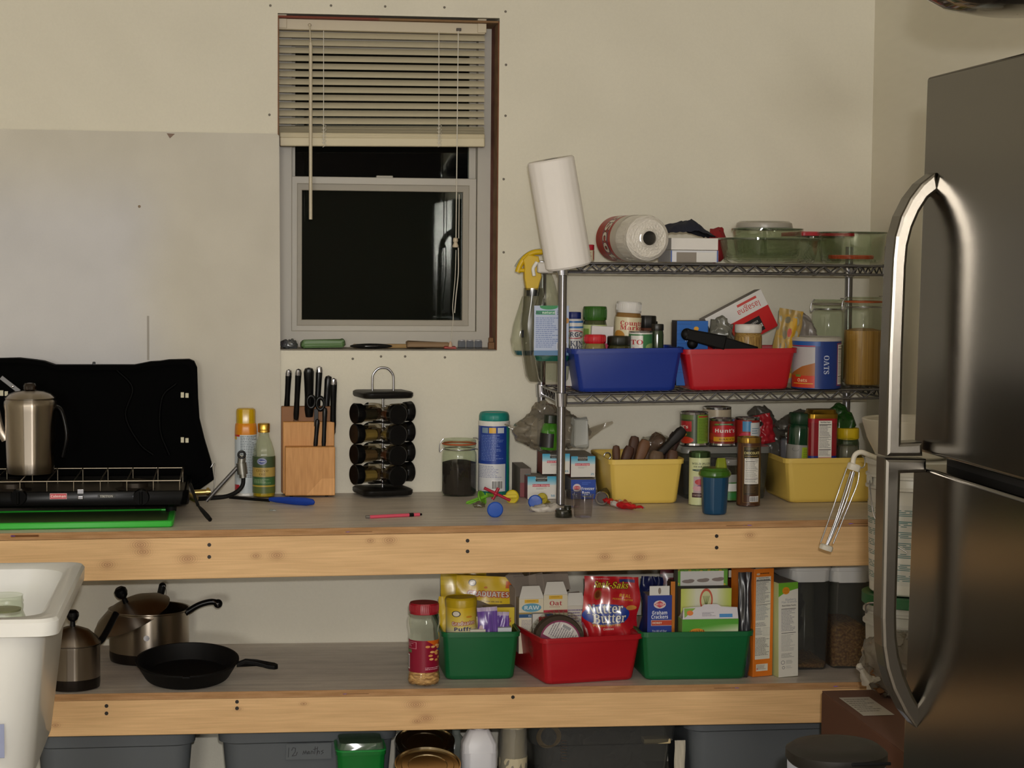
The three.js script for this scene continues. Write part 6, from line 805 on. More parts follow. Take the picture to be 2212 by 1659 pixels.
  { const z = z2 - 0.035, k = kAt(1780, 900, z), q = onZ(1776, 885, z), h = q.y - F2; const c = thing('cracker_tin', 'red tin with a gold lid and nutrition panel in the yellow bin', 'tin', V3(onZ(1776, 980, z).x, F2, z - 0.02)); const w = 62 * k; part(c, 'body', loft([{ y: 0, w, d: w * .8, r: 0.014 }, { y: h - 0.022, w, d: w * .8, r: 0.014 }]), phys(0x8c1220, 0.3, { clearcoat: 0.5 })); part(c, 'lid', loft([{ y: h - 0.024, w: w * 1.03, d: w * .84, r: 0.016 }, { y: h - 0.012, w: w * 1.03, d: w * .84, r: 0.016 }, { y: h - 0.01, w: w * .96, d: w * .78, r: 0.015 }, { y: h, w: w * .9, d: w * .7, r: 0.014 }]), mat(0x9c7a2a, 0.3, 0.9)); part(c, 'neck_band', loft([{ y: h - 0.036, w: w * 1.01, d: w * .82, r: 0.015 }, { y: h - 0.024, w: w * 1.01, d: w * .82, r: 0.015 }]), mat(0x9c1624, 0.3)); part(c, 'blue_band', loft([{ y: h * .44, w: w * 1.004, d: w * .804, r: 0.0142 }, { y: h * .44 + 0.011, w: w * 1.004, d: w * .804, r: 0.0142 }]), mat(0x1d2f80, 0.35));
    const f = print(200, 520, (x, W2, H2) => { facts(x, 0, 0, W2, H2 * .66); fill(x, '#d49a8c', 0, H2 * .66, W2, H2 * .34); small(x, W2 * .08, H2 * .7, W2 * .84, H2 * .27, 7, '#a8574c', 6); }); part(c, 'panel', bx(w * .46, h * .62, 0.001, w * .04, h * .57, w * .4 + 0.0006, 0.0003), lab(f, 0.4), 'nutrition panel'); part(c, 'picture', bx(0.001, h * .6, w * .3, -w / 2 - 0.0004, h * .5, w * .1, 0.0003), mat(0x8a6a4c, 0.5)); }
  J2('clear_jar', 'clear ridged jar shining at the corner of the yellow bin', 1700, 940, z2 - 0.18, 32, { bm: phys(0x9fa0a6, 0.1, { transmission: 0.6, thickness: 0, clearcoat: .6 }), lidH: 0.08, lm: M.clearGrey, ribs: false });
  J2('mason_jar', 'glass jar with a gold lined rim in the yellow bin', 1831, 948, z2 - 0.05, 44, { bm: phys(0x9a9a84, 0.1, { transmission: 0.7, thickness: 0 }), lidH: 0.12, lm: M.greenGlass, ribs: false });
  J2('mustard_jar', 'jar with a bright yellow label band behind the glass jar', 1830, 924, z2 - 0.13, 48, { bm: mat(0x1a3a16, 0.4), lidH: 0.16, lm: mat(0xd6b616, 0.4), ribs: false });
  { const z = z2 - 0.17, q = onZ(1812, 905, z); solo('green_bag', 'dark green plastic bag at the back of the yellow bin', 'plastic bag', crumple(new THREE.SphereGeometry(1, 44, 30).scale(0.048, 0.118, 0.03), 0.012, 28, 14), phys(0x1c4a14, 0.25, { clearcoat: 0.4 }), V3(q.x, F2 + 0.138, z + 0.01));
    const q2 = onZ(1742, 900, z); const ar = new THREE.TorusGeometry(0.088, 0.02, 14, 60, Math.PI * .72); ar.rotateZ(0.45); ar.scale(1, 0.72, 1.6); solo('grey_bag', 'grey translucent plastic bag arching behind the jars in the yellow bin', 'plastic bag', crumple(ar, 0.01, 24, 4), phys(0x5a564e, 0.3, { transmission: 0.4, thickness: 0, side: THREE.DoubleSide }), V3(onZ(1745, 935, z).x, onZ(1745, 945, z).y, z)); 
    const q3 = onZ(1648, 905, 0.09); solo('grey_bag', 'knotted grey plastic bag behind the cans', 'plastic bag', merge([crumple(new THREE.SphereGeometry(1, 30, 20).scale(0.035, 0.022, 0.02), 0.008, 34, 4).translate(-0.008, 0.018, 0), crumple(new THREE.SphereGeometry(1, 30, 20).scale(0.022, 0.05, 0.02).rotateZ(0.55), 0.008, 34, 8).translate(0.03, -0.025, 0), crumple(new THREE.SphereGeometry(1, 30, 24).scale(0.045, 0.075, 0.03), 0.01, 28, 2).translate(0.03, -0.09, 0)]), phys(0x6b665c, 0.3, { transmission: 0.4, thickness: 0, side: THREE.DoubleSide }), q3); }
}
// ---------- buckets and hanging whisk beside the bench end ----------
{
  const z = 0.93, k = kAt(1930, 1100, z), xl = onZ(1876, 1100, z).x, r = 0.118, x = xl + r, whiteP = mat(0xd3d2cc, 0.45);
  const yA = onZ(1930, 990, z).y, yB = onZ(1930, 1276, z).y;
  const prof = (h, r0, r1) => [[0.001, 0], [r0 - 0.004, 0], [r0, 0.004], [r1 - 0.004, h - 0.075], [r1 + 0.003, h - 0.072], [r1 + 0.003, h - 0.067], [r1 - 0.003, h - 0.064], [r1 - 0.003, h - 0.046], [r1 + 0.003, h - 0.043], [r1 + 0.003, h - 0.038], [r1 - 0.002, h - 0.035], [r1 - 0.001, h - 0.008], [r1 + 0.004, h - 0.006], [r1 + 0.004, h], [r1, h]];
  const txtTex = print(512, 420, (c, w, h) => { fill(c, '#c9cac6', 0, 0, w, h); for (let i = 0; i < 7; i++) { small(c, w * .04, h * (.06 + i * .135), w * .92, h * .085, 4, '#3d6c70', 3 + i); } fill(c, '#7f9c9c', 0, h * .2, w, h * .012); fill(c, '#d9d9d4', 0, h * .66, w, h * .06); });
  const lowest = thing('white_bucket', 'lowest white bucket of the stack beside the bench end', 'bucket', V3(x, 0.001, z)); const hC = 0.36; part(lowest, 'pail', lathe(prof(hC, r - 0.012, r)), whiteP); part(lowest, 'lid', lathe([[r + 0.005, hC - 0.01], [r + 0.006, hC + 0.004], [r - 0.006, hC + 0.006], [0.001, hC + 0.003]]), whiteP);
  const mid = thing('white_bucket', 'white bucket with a green lid, second in the stack beside the bench end', 'bucket', V3(x, 0.368, z)); const hB = yB - 0.368 - 0.002; part(mid, 'pail', lathe(prof(hB - 0.006, r - 0.012, r)), phys(0xcfcfca, 0.4, { transmission: 0.25, thickness: 0 })); part(mid, 'lid', lathe([[r + 0.005, hB - 0.028], [r + 0.007, hB - 0.026], [r + 0.007, hB - 0.002], [r - 0.004, hB], [r - 0.012, hB - 0.003], [0.001, hB - 0.003]]), mat(0x0f5a2c, 0.45), 'green lid');
  part(mid, 'bail', tube([V3(-r - 0.004, hB - 0.05, 0.01), V3(-r - 0.012, hB - 0.02, 0.05), V3(-r * .7, hB - 0.012, 0.11)], 0.003, 20, 8), M.chrome);
  const up = thing('white_bucket', 'topmost white bucket with green printing beside the bench end', 'bucket', V3(x, yB, z)); const hA = yA - yB; part(up, 'pail', lathe(prof(hA, r - 0.012, r)), whiteP); part(up, 'label', (() => { const g = new THREE.CylinderGeometry(r - 0.0035, r - 0.0105, hA * .6, 48, 1, true, Math.PI * 1.1, Math.PI * 1.25); return g.translate(0, hA * .38, 0); })(), lab(txtTex, 0.45), 'green printed text');
  part(up, 'bail', tube([V3(-r - 0.004, hA - 0.05, 0.015), V3(-r - 0.013, hA - 0.1, 0.06), V3(-r - 0.008, hA - 0.14, 0.075), V3(-r + 0.02, hA - 0.19, 0.1), V3(-r * .5, hA - 0.22, 0.125)], 0.0018, 30, 6), M.chrome); part(up, 'bail_ear', merge([bx(0.012, 0.022, 0.016, -r - 0.003, hA - 0.05, 0.012, 0.003)]), whiteP);
  // scoop tub standing in the bucket's mouth
  const yt = onZ(1930, 905, z).y; const tub = thing('white_tub', 'white plastic tub standing on the mouth of the topmost bucket', 'tub', V3(x - 0.004, yA + 0.001, z)); const ht = yt - yA;
  part(tub, 'wall', lathe([[0.001, 0.001], [r * .62, 0.001], [r * .8, 0.008], [r * .98, ht * .5], [r * 1.08, ht * .9], [r * 1.1, ht - 0.002], [r * 1.07, ht], [r * 1.02, ht - 0.004], [r * .9, ht * .4], [r * .6, 0.006]]), phys(0xe2ddcf, 0.4, { transmission: 0.3, thickness: 0, side: THREE.DoubleSide }));
  part(up, 'lid', lathe([[r + 0.005, hA - 0.012], [r + 0.006, hA - 0.001], [r - 0.004, hA], [0.001, hA - 0.001]]), whiteP);
  // whisk
  const zw = z + 0.13, q = (px, py, dz = 0) => onZ(px, py, zw + dz); const w = thing('wire_whisk', 'white capped wire whisk hanging from the topmost bucket', 'whisk'); const wm = mat(0xdcd6c8, 0.45);
  const ax = q(1843, 1003).sub(q(1785, 1180)).normalize(), qt = new THREE.Quaternion().setFromUnitVectors(V3(0, 1, 0), ax); const cap = (px, py, h, r2, n) => { const g = lathe([[0.001, 0], [r2 * .95, 0], [r2, 0.002], [r2, h - 0.003], [r2 * .8, h], [0.001, h]], 32).applyQuaternion(qt); const p = q(px, py); part(w, n, g.translate(p.x, p.y, p.z), wm); };
  cap(1842, 1016, 0.017, 0.0165, 'top_hub'); cap(1783, 1188, 0.013, 0.0165, 'end_cap');
  const wires = [[[1829, 1012], [1812, 1060], [1795, 1110], [1773, 1172]], [[1838, 1018], [1822, 1070], [1806, 1120], [1784, 1178]], [[1846, 1020], [1832, 1072], [1812, 1126], [1788, 1180]], [[1856, 1016], [1852, 1045], [1830, 1100], [1800, 1174]], [[1843, 1018], [1826, 1072], [1808, 1124], [1786, 1180]]];
  wires.forEach((l, i) => part(w, 'wire', tube(l.map(([a, b], j) => q(a, b, j === 1 || j === 2 ? [0.004, -0.006, 0.008, 0.002, 0.0][i] : 0)), i === 4 ? 0.0026 : 0.0017, 24, 8), M.chrome));
  part(w, 'hook', tube([q(1842, 1006), q(1844, 990), q(1850, 980), q(1862, 977), q(1880, 984), q(1900, 992, -0.01)], 0.0062, 40, 12), wm, 'white hooked handle'); part(w, 'loop', tube([q(1850, 1012), q(1866, 1008), q(1868, 992), q(1862, 984)], 0.0016, 24, 6), M.chrome);
}
// ---------- lower bench ----------
{
  const pot = (name, label, px, pyB, wpx, hpx, o = {}) => { const r0 = wpx / 2 * 0.00119, s = stand(px, pyB, Lw, r0), k = s.k, r = wpx / 2 * k, h = hpx * k; const t = thing(name, label, o.cat || 'cooking pot', s);
    part(t, 'body', lathe([[0.001, 0.0], [r * .9, 0.0], [r * .97, 0.003], [r, 0.012], [r, h - 0.006], [r * 1.03, h - 0.002], [r * 1.03, h], [r * .99, h - 0.001], [r * .985, 0.02], [0.001, 0.006]], 64), M.steel); part(t, 'base_band', lathe([[r * .985, 0.001], [r * 1.003, 0.012], [r * 1.001, 0.028]], 64), mat(0x2c2622, 0.35, 0.8), 'darkened base'); return { t, r, h, k }; };
  const lidOf = (label, r, pos, rotZ, rotX = 0, kn = 1) => { const t = thing('pot_lid', label, 'pot lid', pos); t.rotation.set(rotX, 0, rotZ); part(t, 'dome', lathe([[r * 1.02, 0], [r * 1.03, 0.002], [r * .98, 0.006], [r * .9, 0.016], [r * .6, 0.034], [r * .25, 0.043], [0.001, 0.044]], 56), M.steel); part(t, 'knob', lathe([[0.008, 0.042], [0.007, 0.058], [0.014, 0.064], [0.018, 0.074], [0.017, 0.084], [0.010, 0.091], [0.001, 0.092]].map(([a, b]) => [a * kn, 0.042 + (b - 0.042) * kn]), 28), M.black); return t; };
  // saucepan behind the sink
  const a = pot('saucepan', 'stainless saucepan with its lid on, partly behind the white sink', 158, 1497, 118, 96);
  lidOf('lid on the saucepan behind the white sink', a.r, V3(a.t.position.x, a.t.position.y + a.h + 0.001, a.t.position.z), 0, 0, 0.9);
  part(a.t, 'handle', merge([tube([V3(a.r * .8, a.h * .9, -a.r * .6), V3(a.r * 1.05, a.h * 1.02, -a.r * .9), V3(a.r * 1.5, a.h * 1.5, -a.r * 1.6)], 0.009, 24, 10)]), M.black);
  // larger pan with slanted lid
  const b = pot('saucepan', 'wide stainless pan standing behind the black skillet', 323, 1440, 172, 112);
  const bp = b.t.position; lidOf('tilted domed lid resting askew on the wide stainless pan', b.r * 1.0, onZ(286, 1331, bp.z + 0.015), 0.4, 0.2);
  const w = (px, py, dz = 0) => onZ(px, py, bp.z + dz).sub(bp);
  part(b.t, 'handle', (() => { const pts = [[0.03, 0, 388, 1334], [0.03, 0, 410, 1318], [0.03, 0, 432, 1306], [0.03, 0, 456, 1300], [0.03, 0, 474, 1303]].map(([dz, , x, y]) => w(x, y, dz)); return merge([tube(pts, 0.0085, 40, 10).scale(1, 1, 1), new THREE.SphereGeometry(0.0125, 20, 14).translate(...w(471, 1304, .03).toArray())]); })(), M.black, 'curved black handle');
  part(b.t, 'handle_ring', tube([w(446, 1296, .03), w(458, 1297, .035), w(468, 1303, .044), w(471, 1310, .044)], 0.0013, 24, 6), M.chrome);
  part(b.t, 'emblem', lathe([[0.001, 0.001], [0.008, 0.001], [0.008, 0.0016], [0.001, 0.0018]], 24).rotateX(Math.PI / 2).translate(-0.003, b.h * .55, b.r + 0.0005), M.tin);
  // another pan's handle sticking up behind
  { const t = thing('pan_handle', 'upright black pan handle with a hanging ring behind the wide pan', 'pan handle'); const p = onZ(350, 1300, bp.z - .12), q0 = onZ(342, 1305, bp.z - 0.12), q1 = onZ(351, 1266, bp.z - .12); const bot = V3(q0.x - 0.004, Lw(q0.x) + 0.001, q0.z);
    part(t, 'handle', merge([rod(bot, q0, 0.008, 12), rod(q0, q1, 0.0105, 14), new THREE.SphereGeometry(0.0105, 14, 10).translate(q1.x, q1.y, q1.z)]), M.black); part(t, 'ring', new THREE.TorusGeometry(0.013, 0.0013, 6, 30).scale(.5, 1.3, 1).translate(q1.x + 0.004, q1.y - 0.015, q1.z + 0.008), M.chrome); }
  // cast iron skillet
  { const s = stand(405, 1489, Lw, 0.095), k = s.k, R1 = 112 * k, r0 = R1 * .8, h = 0.046; const t = thing('skillet', 'black cast iron skillet resting tilted on the lower bench', 'skillet', V3(s.x, s.y + 0.002, s.z)); t.rotation.x = 0.13; t.rotation.z = 0.0; t.position.y += 0.012;
    part(t, 'pan', lathe([[0.001, 0], [r0, 0], [r0 * 1.03, 0.004], [R1 * .97, h - 0.008], [R1, h - 0.004], [R1, h], [R1 - 0.005, h], [R1 * .94, h - 0.008], [r0 * .98, 0.008], [0.001, 0.006]], 64), M.iron);
    part(t, 'handle', (() => { const pts = [[0, 0.006], [0.02, 0.0055], [0.05, 0.009], [0.08, 0.0135], [0.096, 0.012], [0.103, 0.005]]; const sh = [...pts.map(([x, y]) => [x, y]), ...pts.slice().reverse().map(([x, y]) => [x, -y])]; const g = extr(sh, 0.007, 0.002).rotateX(-Math.PI / 2); const p = g.attributes.position; for (let i = 0; i < p.count; i++) { const x = p.getX(i); p.setY(i, p.getY(i) + 0.016 * Math.sin(Math.min(1, x / 0.06) * Math.PI) * .6 - 0.006 * Math.max(0, x - 0.06) / 0.04); } g.computeVertexNormals(); return g.rotateY(-0.05).translate(R1 - 0.004, h - 0.018, 0.01); })(), M.iron);
    part(t, 'spout', bx(0.02, 0.006, 0.012, 0, h - 0.003, R1, 0.002), M.iron); }
  // peanut jar
  { const s = stand(915, 1485, Lw, 0.04), k = s.k, r = 35 * k, h = 177 * k; const t = thing('peanut_jar', 'clear peanut jar with a red lid, a third full', 'jar', s);
    part(t, 'body', lathe([[0.001, 0.002], [r * .85, 0.001], [r * .98, 0.004], [r * 1.02, 0.014], [r * .98, 0.028], [r * .93, h * .16], [r * .93, h * .58], [r * .88, h * .63], [r * .9, h * .68], [r * .99, h * .75], [r * 1.0, h * .8], [r * .94, h * .85], [r * .82, h * .87], [r * .82, h * .89]], 56), M.clear);
    const nut = dataTex(128, 128, (u, v, i, j) => { const n = 70 * perlin.noise(i / 8, j / 8, 3) + 30 * perlin.noise(i / 3, j / 3, 8); return [196 + n, 148 + n, 92 + n * .8]; });
    part(t, 'peanuts', crumple(lathe([[0.001, 0.004], [r * .9, 0.004], [r * .97, 0.014], [r * .92, 0.03], [r * .88, h * .2], [0.001, h * .22]], 48), 0.002, 110, 3), new THREE.MeshStandardMaterial({ map: nut, roughness: 0.7 }));
    const g = []; for (let i = 0; i < 50; i++) { const an = i / 50 * 6.2832; g.push(bx(0.0014, h * .08, 0.0012, Math.sin(an) * r * .9, h * .94, Math.cos(an) * r * .9, 0.0003)); }
    part(t, 'lid', merge([lathe([[r * .84, h * .865], [r * .9, h * .87], [r * .9, h * .985], [r * .86, h], [0.001, h]], 48), ...g]), phys(0x9c1424, 0.35, {}));
    const f = print(360, 330, (c, w, h2) => { fill(c, '#8a1230', 0, 0, w, h2); c.strokeStyle = '#c9909c'; c.lineWidth = 4; c.strokeRect(w * .06, h2 * .06, w * .28, h2 * .2); small(c, w * .09, h2 * .1, w * .22, h2 * .12, 3, '#d0a0a8', 3); fill(c, '#5d7a4c', w * .1, h2 * .3, w * .14, h2 * .1); bars(c, w * .06, h2 * .46, w * .12, h2 * .46, 5); c.fillStyle = '#d0641c'; c.beginPath(); c.moveTo(w * .52, 0); c.lineTo(w * .72, h2 * .22); c.lineTo(w * .82, h2 * .05); c.lineTo(w, 0); c.fill(); for (let i = 0; i < 14; i++) { const r2 = mulberry(i + 3); oval(c, w * (.54 + .36 * r2()), h2 * (.16 + .5 * r2()), 15, 12, i % 3 ? '#d59a54' : '#e0b070'); } c.fillStyle = '#2b4fa0'; c.beginPath(); c.moveTo(w * .72, h2 * .3); c.lineTo(w * .98, h2 * .26); c.lineTo(w * .9, h2 * .38); c.fill(); small(c, w * .5, h2 * .84, w * .4, h2 * .1, 2, '#d8b8c0', 6); });
    part(t, 'label', wrap(r * .93 + 0.0006, h * .39, h * .17, 220), lab(f, 0.3)); }
}
// ---------- bins and groceries on the lower bench ----------
{
  const gm = mat(0x0b5e32, 0.42), rm = mat(0xa8101c, 0.42);
  const g1 = bin('storage_bin', 'first green storage bin of baby snacks, beside the peanut jar', gm, 952, 1122, 1366, 1469, Lw, 0.3, { taper: 0.88 });
  const r1 = bin('storage_bin', 'red storage bin of cartons between the two green bins', rm, 1138, 1372, 1376, 1476, Lw, 0.3, { taper: 0.87 });
  r1.t.rotation.y = 0.2;
  const g2 = bin('storage_bin', 'second green storage bin of cereal boxes, beside the orange box', gm, 1380, 1626, 1366, 1469, Lw, 0.25, { taper: 0.89 });
  const at = (px, py, z) => onZ(px, py, z), kk = (z) => kAt(1300, 1350, z);
  // standing thing: px centre, top py, width px, z, floor
  const pz = (name, label, cat, px, pyT, wpx, z, fl, t, tex, o = {}) => { const k = kAt(px, pyT, z), top = at(px, pyT, z), w = wpx * k, h = top.y - fl; const g = thing(name, label, cat, V3(at(px, 1400, z).x, fl, z), o.group); g.rotation.z = o.tilt || 0; g.position.y += Math.abs(o.tilt || 0) * w * 0.36; const [a, b] = pouch(w, h, t, { wob: o.wob ?? 0.004, seed: o.seed || 1, base: 0.8, foot: 0.72 }); part(g, 'front', a, o.m || new THREE.MeshPhysicalMaterial({ map: tex, roughness: 0.3, clearcoat: o.cc ?? 0.3, clearcoatRoughness: 0.2 })); part(g, 'back', b, mat(o.back || 0x999999, 0.4)); return g; };
  const box = (name, label, px, pyT, wpx, z, fl, d, faces, o = {}) => { const k = kAt(px, pyT, z), top = at(px, pyT, z); return carton(name, label, V3(at(px, 1400, z).x, o.y ?? fl, z - d / 2), wpx * k, top.y - (o.y ?? fl), d, faces, o); };
  // green bin 1
  let F = g1.floor, z = g1.zf;
  const grad = (num) => printTop(420, 640, 0.8, (c, w, h) => { const g = c.createLinearGradient(0, 0, 0, h); g.addColorStop(0, '#e0b81a'); g.addColorStop(.6, '#dcc22c'); g.addColorStop(1, '#c9a818'); c.fillStyle = g; c.fillRect(0, 0, w, h); oval(c, w * .26, h * .1, 28, 30, '#3f3b3a'); oval(c, w * .26, h * .1, 22, 24, '#dcd4c4'); oval(c, w * .5, h * .16, 14, 10, '#d07a20'); txt(c, 'GRADUATES', w * .54, h * .25, 62, '#d6d9cc', { max: w * .72, stroke: '#b5482c', sw: 14 }); c.fillStyle = '#d0621c'; c.fillRect(w * .84, h * .06, w * .13, h * .1); small(c, w * .2, h * .34, w * .6, h * .3, 6, '#a98a1c', 4); txt(c, num, w * .1, h * .93, 40, '#2f5c1a'); });
  const gtx = grad('4');
  pz('snack_pouch', 'large yellow baby snack pouch with a two colour word across it', 'pouch', 1038, 1247, 128, z - 0.16, F, 0.05, gtx, { back: 0xb89a1c, seed: 3, tilt: -0.06 });
  pz('snack_pouch', 'tall yellow snack pouch at the very back of the first green bin', 'pouch', 1000, 1229, 98, z - 0.215, F, 0.04, print(200, 320, (c, w, h) => { fill(c, '#d6b412', 0, 0, w, h); fill(c, '#e3c62e', 0, h * .12, w, h * .05); small(c, w * .06, h * .3, w * .16, h * .4, 12, '#8f8a60', 3); }), { back: 0x8a8478, seed: 5 });
  pz('snack_pouch', 'shiny yellow pouch standing behind the round puffs canister', 'pouch', 985, 1288, 74, z - 0.11, F, 0.04, print(160, 260, (c, w, h) => { fill(c, '#dcb91a', 0, 0, w, h); fill(c, '#e8d468', w * .2, h * .1, w * .2, h * .1); fill(c, '#3c7a1c', 0, h * .72, w * .3, h * .2); txt(c, '4', w * .13, h * .82, 34, '#d8d44c'); }), { back: 0xb09a1c, seed: 9 });
  { const zz = z - 0.056, k = kk(zz), r = 32 * k, top = at(994, 1289, zz), h = top.y - F; const t = thing('puffs_canister', 'round puffs canister with a yellow lid in the first green bin', 'canister', V3(at(998, 1400, zz).x, F + 0.001, zz)); t.rotation.z = 0.02;
    part(t, 'body', lathe([[0.001, 0], [r, 0], [r, h * .9]], 48), mat(0xd9d5cc, 0.5)); part(t, 'lid', lathe([[r * .98, h * .875], [r * 1.05, h * .88], [r * 1.06, h * .965], [r * 1.02, h * .985], [r * .96, h], [r * .9, h * .99], [0.001, h * .985]], 48), mat(0xbfa014, 0.4), 'yellow lid');
    const f = printTop(360, 520, 0.8, (c, w, h2) => { const g = c.createLinearGradient(0, 0, 0, h2); g.addColorStop(0, '#d8b21c'); g.addColorStop(.34, '#dcc86c'); g.addColorStop(.5, '#d9d6cf'); g.addColorStop(1, '#d9d6cf'); c.fillStyle = g; c.fillRect(0, 0, w, h2); oval(c, w * .38, h2 * .11, 30, 30, '#34302f'); oval(c, w * .38, h2 * .11, 23, 24, '#d9d0bf'); oval(c, w * .62, h2 * .17, 22, 10, '#d28a2c'); txt(c, 'Graduates', w * .52, h2 * .29, 50, '#d9d6cc', { max: w * .46, stroke: '#a84a2c', sw: 10, rot: -0.07 }); txt(c, 'Puffs', w * .5, h2 * .4, 50, '#2f2f6a', { max: w * .34 }); small(c, w * .42, h2 * .46, w * .18, h2 * .02, 1, '#7a7a9c', 3); txt(c, 'Blueberry', w * .5, h2 * .53, 40, '#2f2f7a', { max: w * .38 }); small(c, w * .36, h2 * .58, w * .28, h2 * .02, 1, '#8a8aa8', 5); });
    part(t, 'label', wrap(r + 0.0005, h * .86, 0.004, 210), lab(f, 0.35)); }
  box('snack_box', 'open yellow snack box behind the purple packets', 1078, 1312, 66, z - 0.1, F, 0.05, { front: lab(print(200, 300, (c, w, h) => { fill(c, '#d8bc1c', 0, 0, w, h); txt(c, 'tes', w * .75, h * .2, 40, '#b5482c'); small(c, w * .5, h * .3, w * .45, h * .1, 2, '#8f7a14', 3); })), side: mat(0x8b8272, 0.7), top: mat(0x8b8272, 0.7) });
  { const k = kk(z - 0.13), q = at(1062, 1318, z - 0.13); const o = solo('box_flap', 'bent grey cardboard lid lying behind the purple packets', 'cardboard', bx(88 * k, 0.002, 0.075, 0, 0, 0, 0.0006), M.card, V3(q.x, q.y + 0.002, z - 0.13)); o.rotation.set(0.55, 0, -0.22); }
  const pur = (s) => print(160, 260, (c, w, h) => { fill(c, '#6a4a9c', 0, 0, w, h); for (let i = 0; i < 6; i++) fill(c, i % 2 ? '#7a5cac' : '#5c3f8c', w * (.1 + .15 * i), 0, w * .05, h); oval(c, w * .15, h * .32, 16, 16, '#c3a9b0'); fill(c, '#b9a9c4', 0, 0, w, h * .06); });
  pz('snack_packet', 'purple striped packet standing at the front of the first green bin', 'packet', 1058, 1312, 42, z - 0.025, F, 0.02, pur(1), { group: 'purple packets', back: 0x9a8fb0, seed: 4, tilt: 0.05 });
  pz('snack_packet', 'second purple packet tucked behind the first striped one', 'packet', 1078, 1322, 34, z - 0.04, F, 0.02, pur(2), { group: 'purple packets', back: 0x9a8fb0, seed: 6, tilt: -0.03 });
  box('white_carton', 'low white carton lying along the front of the first green bin', 1090, 1356, 30, z - 0.02, F, 0.03, { front: mat(0xcfd4da, 0.6), side: mat(0xc3c6ca, 0.6) });
  box('white_carton', 'low white carton between the puffs canister and purple packets', 1032, 1360, 34, z - 0.014, F, 0.03, { front: mat(0xd8d2c4, 0.6), side: mat(0xc9c3b6, 0.6) });
  // red bin
  F = r1.floor; z = r1.zf;
  const gable = (label, px, pyT, wpx, zz, d, front, o = {}) => { const F = r1.floor + 0.045, k = kk(zz), w = wpx * k, top = at(px, pyT, zz), h = top.y - F; const t = thing('milk_carton', label, 'carton', V3(at(px, 1400, zz).x, F, zz - d / 2)); t.rotation.y = 0.05; const hs = h - 0.035; const cm = mat(0xcfc6b0, 0.6);
    const bo = part(t, 'body', bb(w, hs, d, 0, 0, 0, 0.001), [cm, mat(0x9a8f80, 0.7), cm, cm, lab(front, 0.45), cm]);
    part(t, 'spout_panel', extr([[-w / 2, 0], [w / 2, 0], [w * .34, 0.035], [-w * .34, 0.035]], 0.0012).rotateX(-0.35).translate(0, hs, d / 2 - 0.001), lab(print(120, 60, (c, W2, H2) => { fill(c, '#d6d2c8', 0, 0, W2, H2); small(c, 20, 16, 80, 24, 2, '#7c86a8', 3); }), 0.5), 'pale folded top');
    const fl = o.flaps || []; for (const [dx, ry, hh] of fl) { const g = bx(w * .9, hh, 0.0012, 0, hh / 2, 0, 0.0005); const f2 = part(t, 'flap', g, M.card); f2.position.set(dx, hs, -d * .1); f2.rotation.set(-0.35, ry, 0.12); } return t; };
  const milk = (word, col, band, sub) => printTop(220, 400, 0.62, (c, w, h) => { fill(c, '#d6cdb4', 0, 0, w, h); fill(c, '#dcae2c', w * .22, h * .02, w * .56, h * .1); small(c, w * .3, h * .05, w * .4, h * .04, 1, '#a07a14', 3); if (word === 'RAW') { oval(c, w * .5, h * .26, 86, 50, '#5d9ab4'); txt(c, 'RAW', w * .5, h * .26, 62, '#cfdde0'); fill(c, '#a08a4c', 0, h * .4, w, h * .05); fill(c, '#1d4f80', 0, h * .45, w, h * .1); txt(c, 'Oats', w * .5, h * .5, 26, '#c9d6e0'); } else { txt(c, 'Oat', w * .5, h * .24, 66, '#b02c34', { f: 'serif' }); small(c, w * .24, h * .33, w * .5, h * .03, 1, '#a86a60', 2); fill(c, band, 0, h * .42, w, h * .08); } small(c, w * .1, h * .62, w * .6, h * .3, 7, '#8a86a0', 6); });
  gable('cream carton with a blue oval, second from the open grey one', 1146, 1266, 54, z - 0.14, 0.075, milk('RAW'), { flaps: [[-0.01, 0.5, 0.055], [0.02, -0.5, 0.06]] });
  gable('cream carton with a red word beside the blue oval one', 1198, 1257, 52, z - 0.14, 0.075, milk('Oat', 0, '#b82c40'), { flaps: [[-0.012, 0.3, 0.05], [0.024, -0.7, 0.06]] });
  gable('cream carton half hidden by the shiny red pouch', 1242, 1281, 44, z - 0.15, 0.075, print(160, 300, (c, w, h) => { fill(c, '#d2cabc', 0, 0, w, h); small(c, w * .1, h * .08, w * .8, h * .3, 5, '#7a6a90', 4); }), { flaps: [[0, 0.1, 0.03]] });
  { const zz = z - 0.225, k = kk(zz), q = at(1106, 1262, zz); const t = thing('open_carton', 'opened grey cardboard carton with raised flaps in the red bin', 'carton', V3(at(1120, 1340, zz).x, F + 0.045, zz)); t.rotation.y = 0.35; const h = q.y - F - 0.045; part(t, 'wall', bb(0.06, h, 0.07, 0, 0, 0, 0.001), M.card); const f = part(t, 'flap', bx(0.05, 0.05, 0.0014, 0, 0.025, 0, 0.0005), M.card); f.position.set(-0.005, h, 0.03); f.rotation.set(-0.5, 0, 0.5); const f2 = part(t, 'flap', bx(0.06, 0.03, 0.0014, 0, 0.015, 0, 0.0005), M.card); f2.position.set(0.03, h, 0.0); f2.rotation.set(0, 1.2, -0.3); }
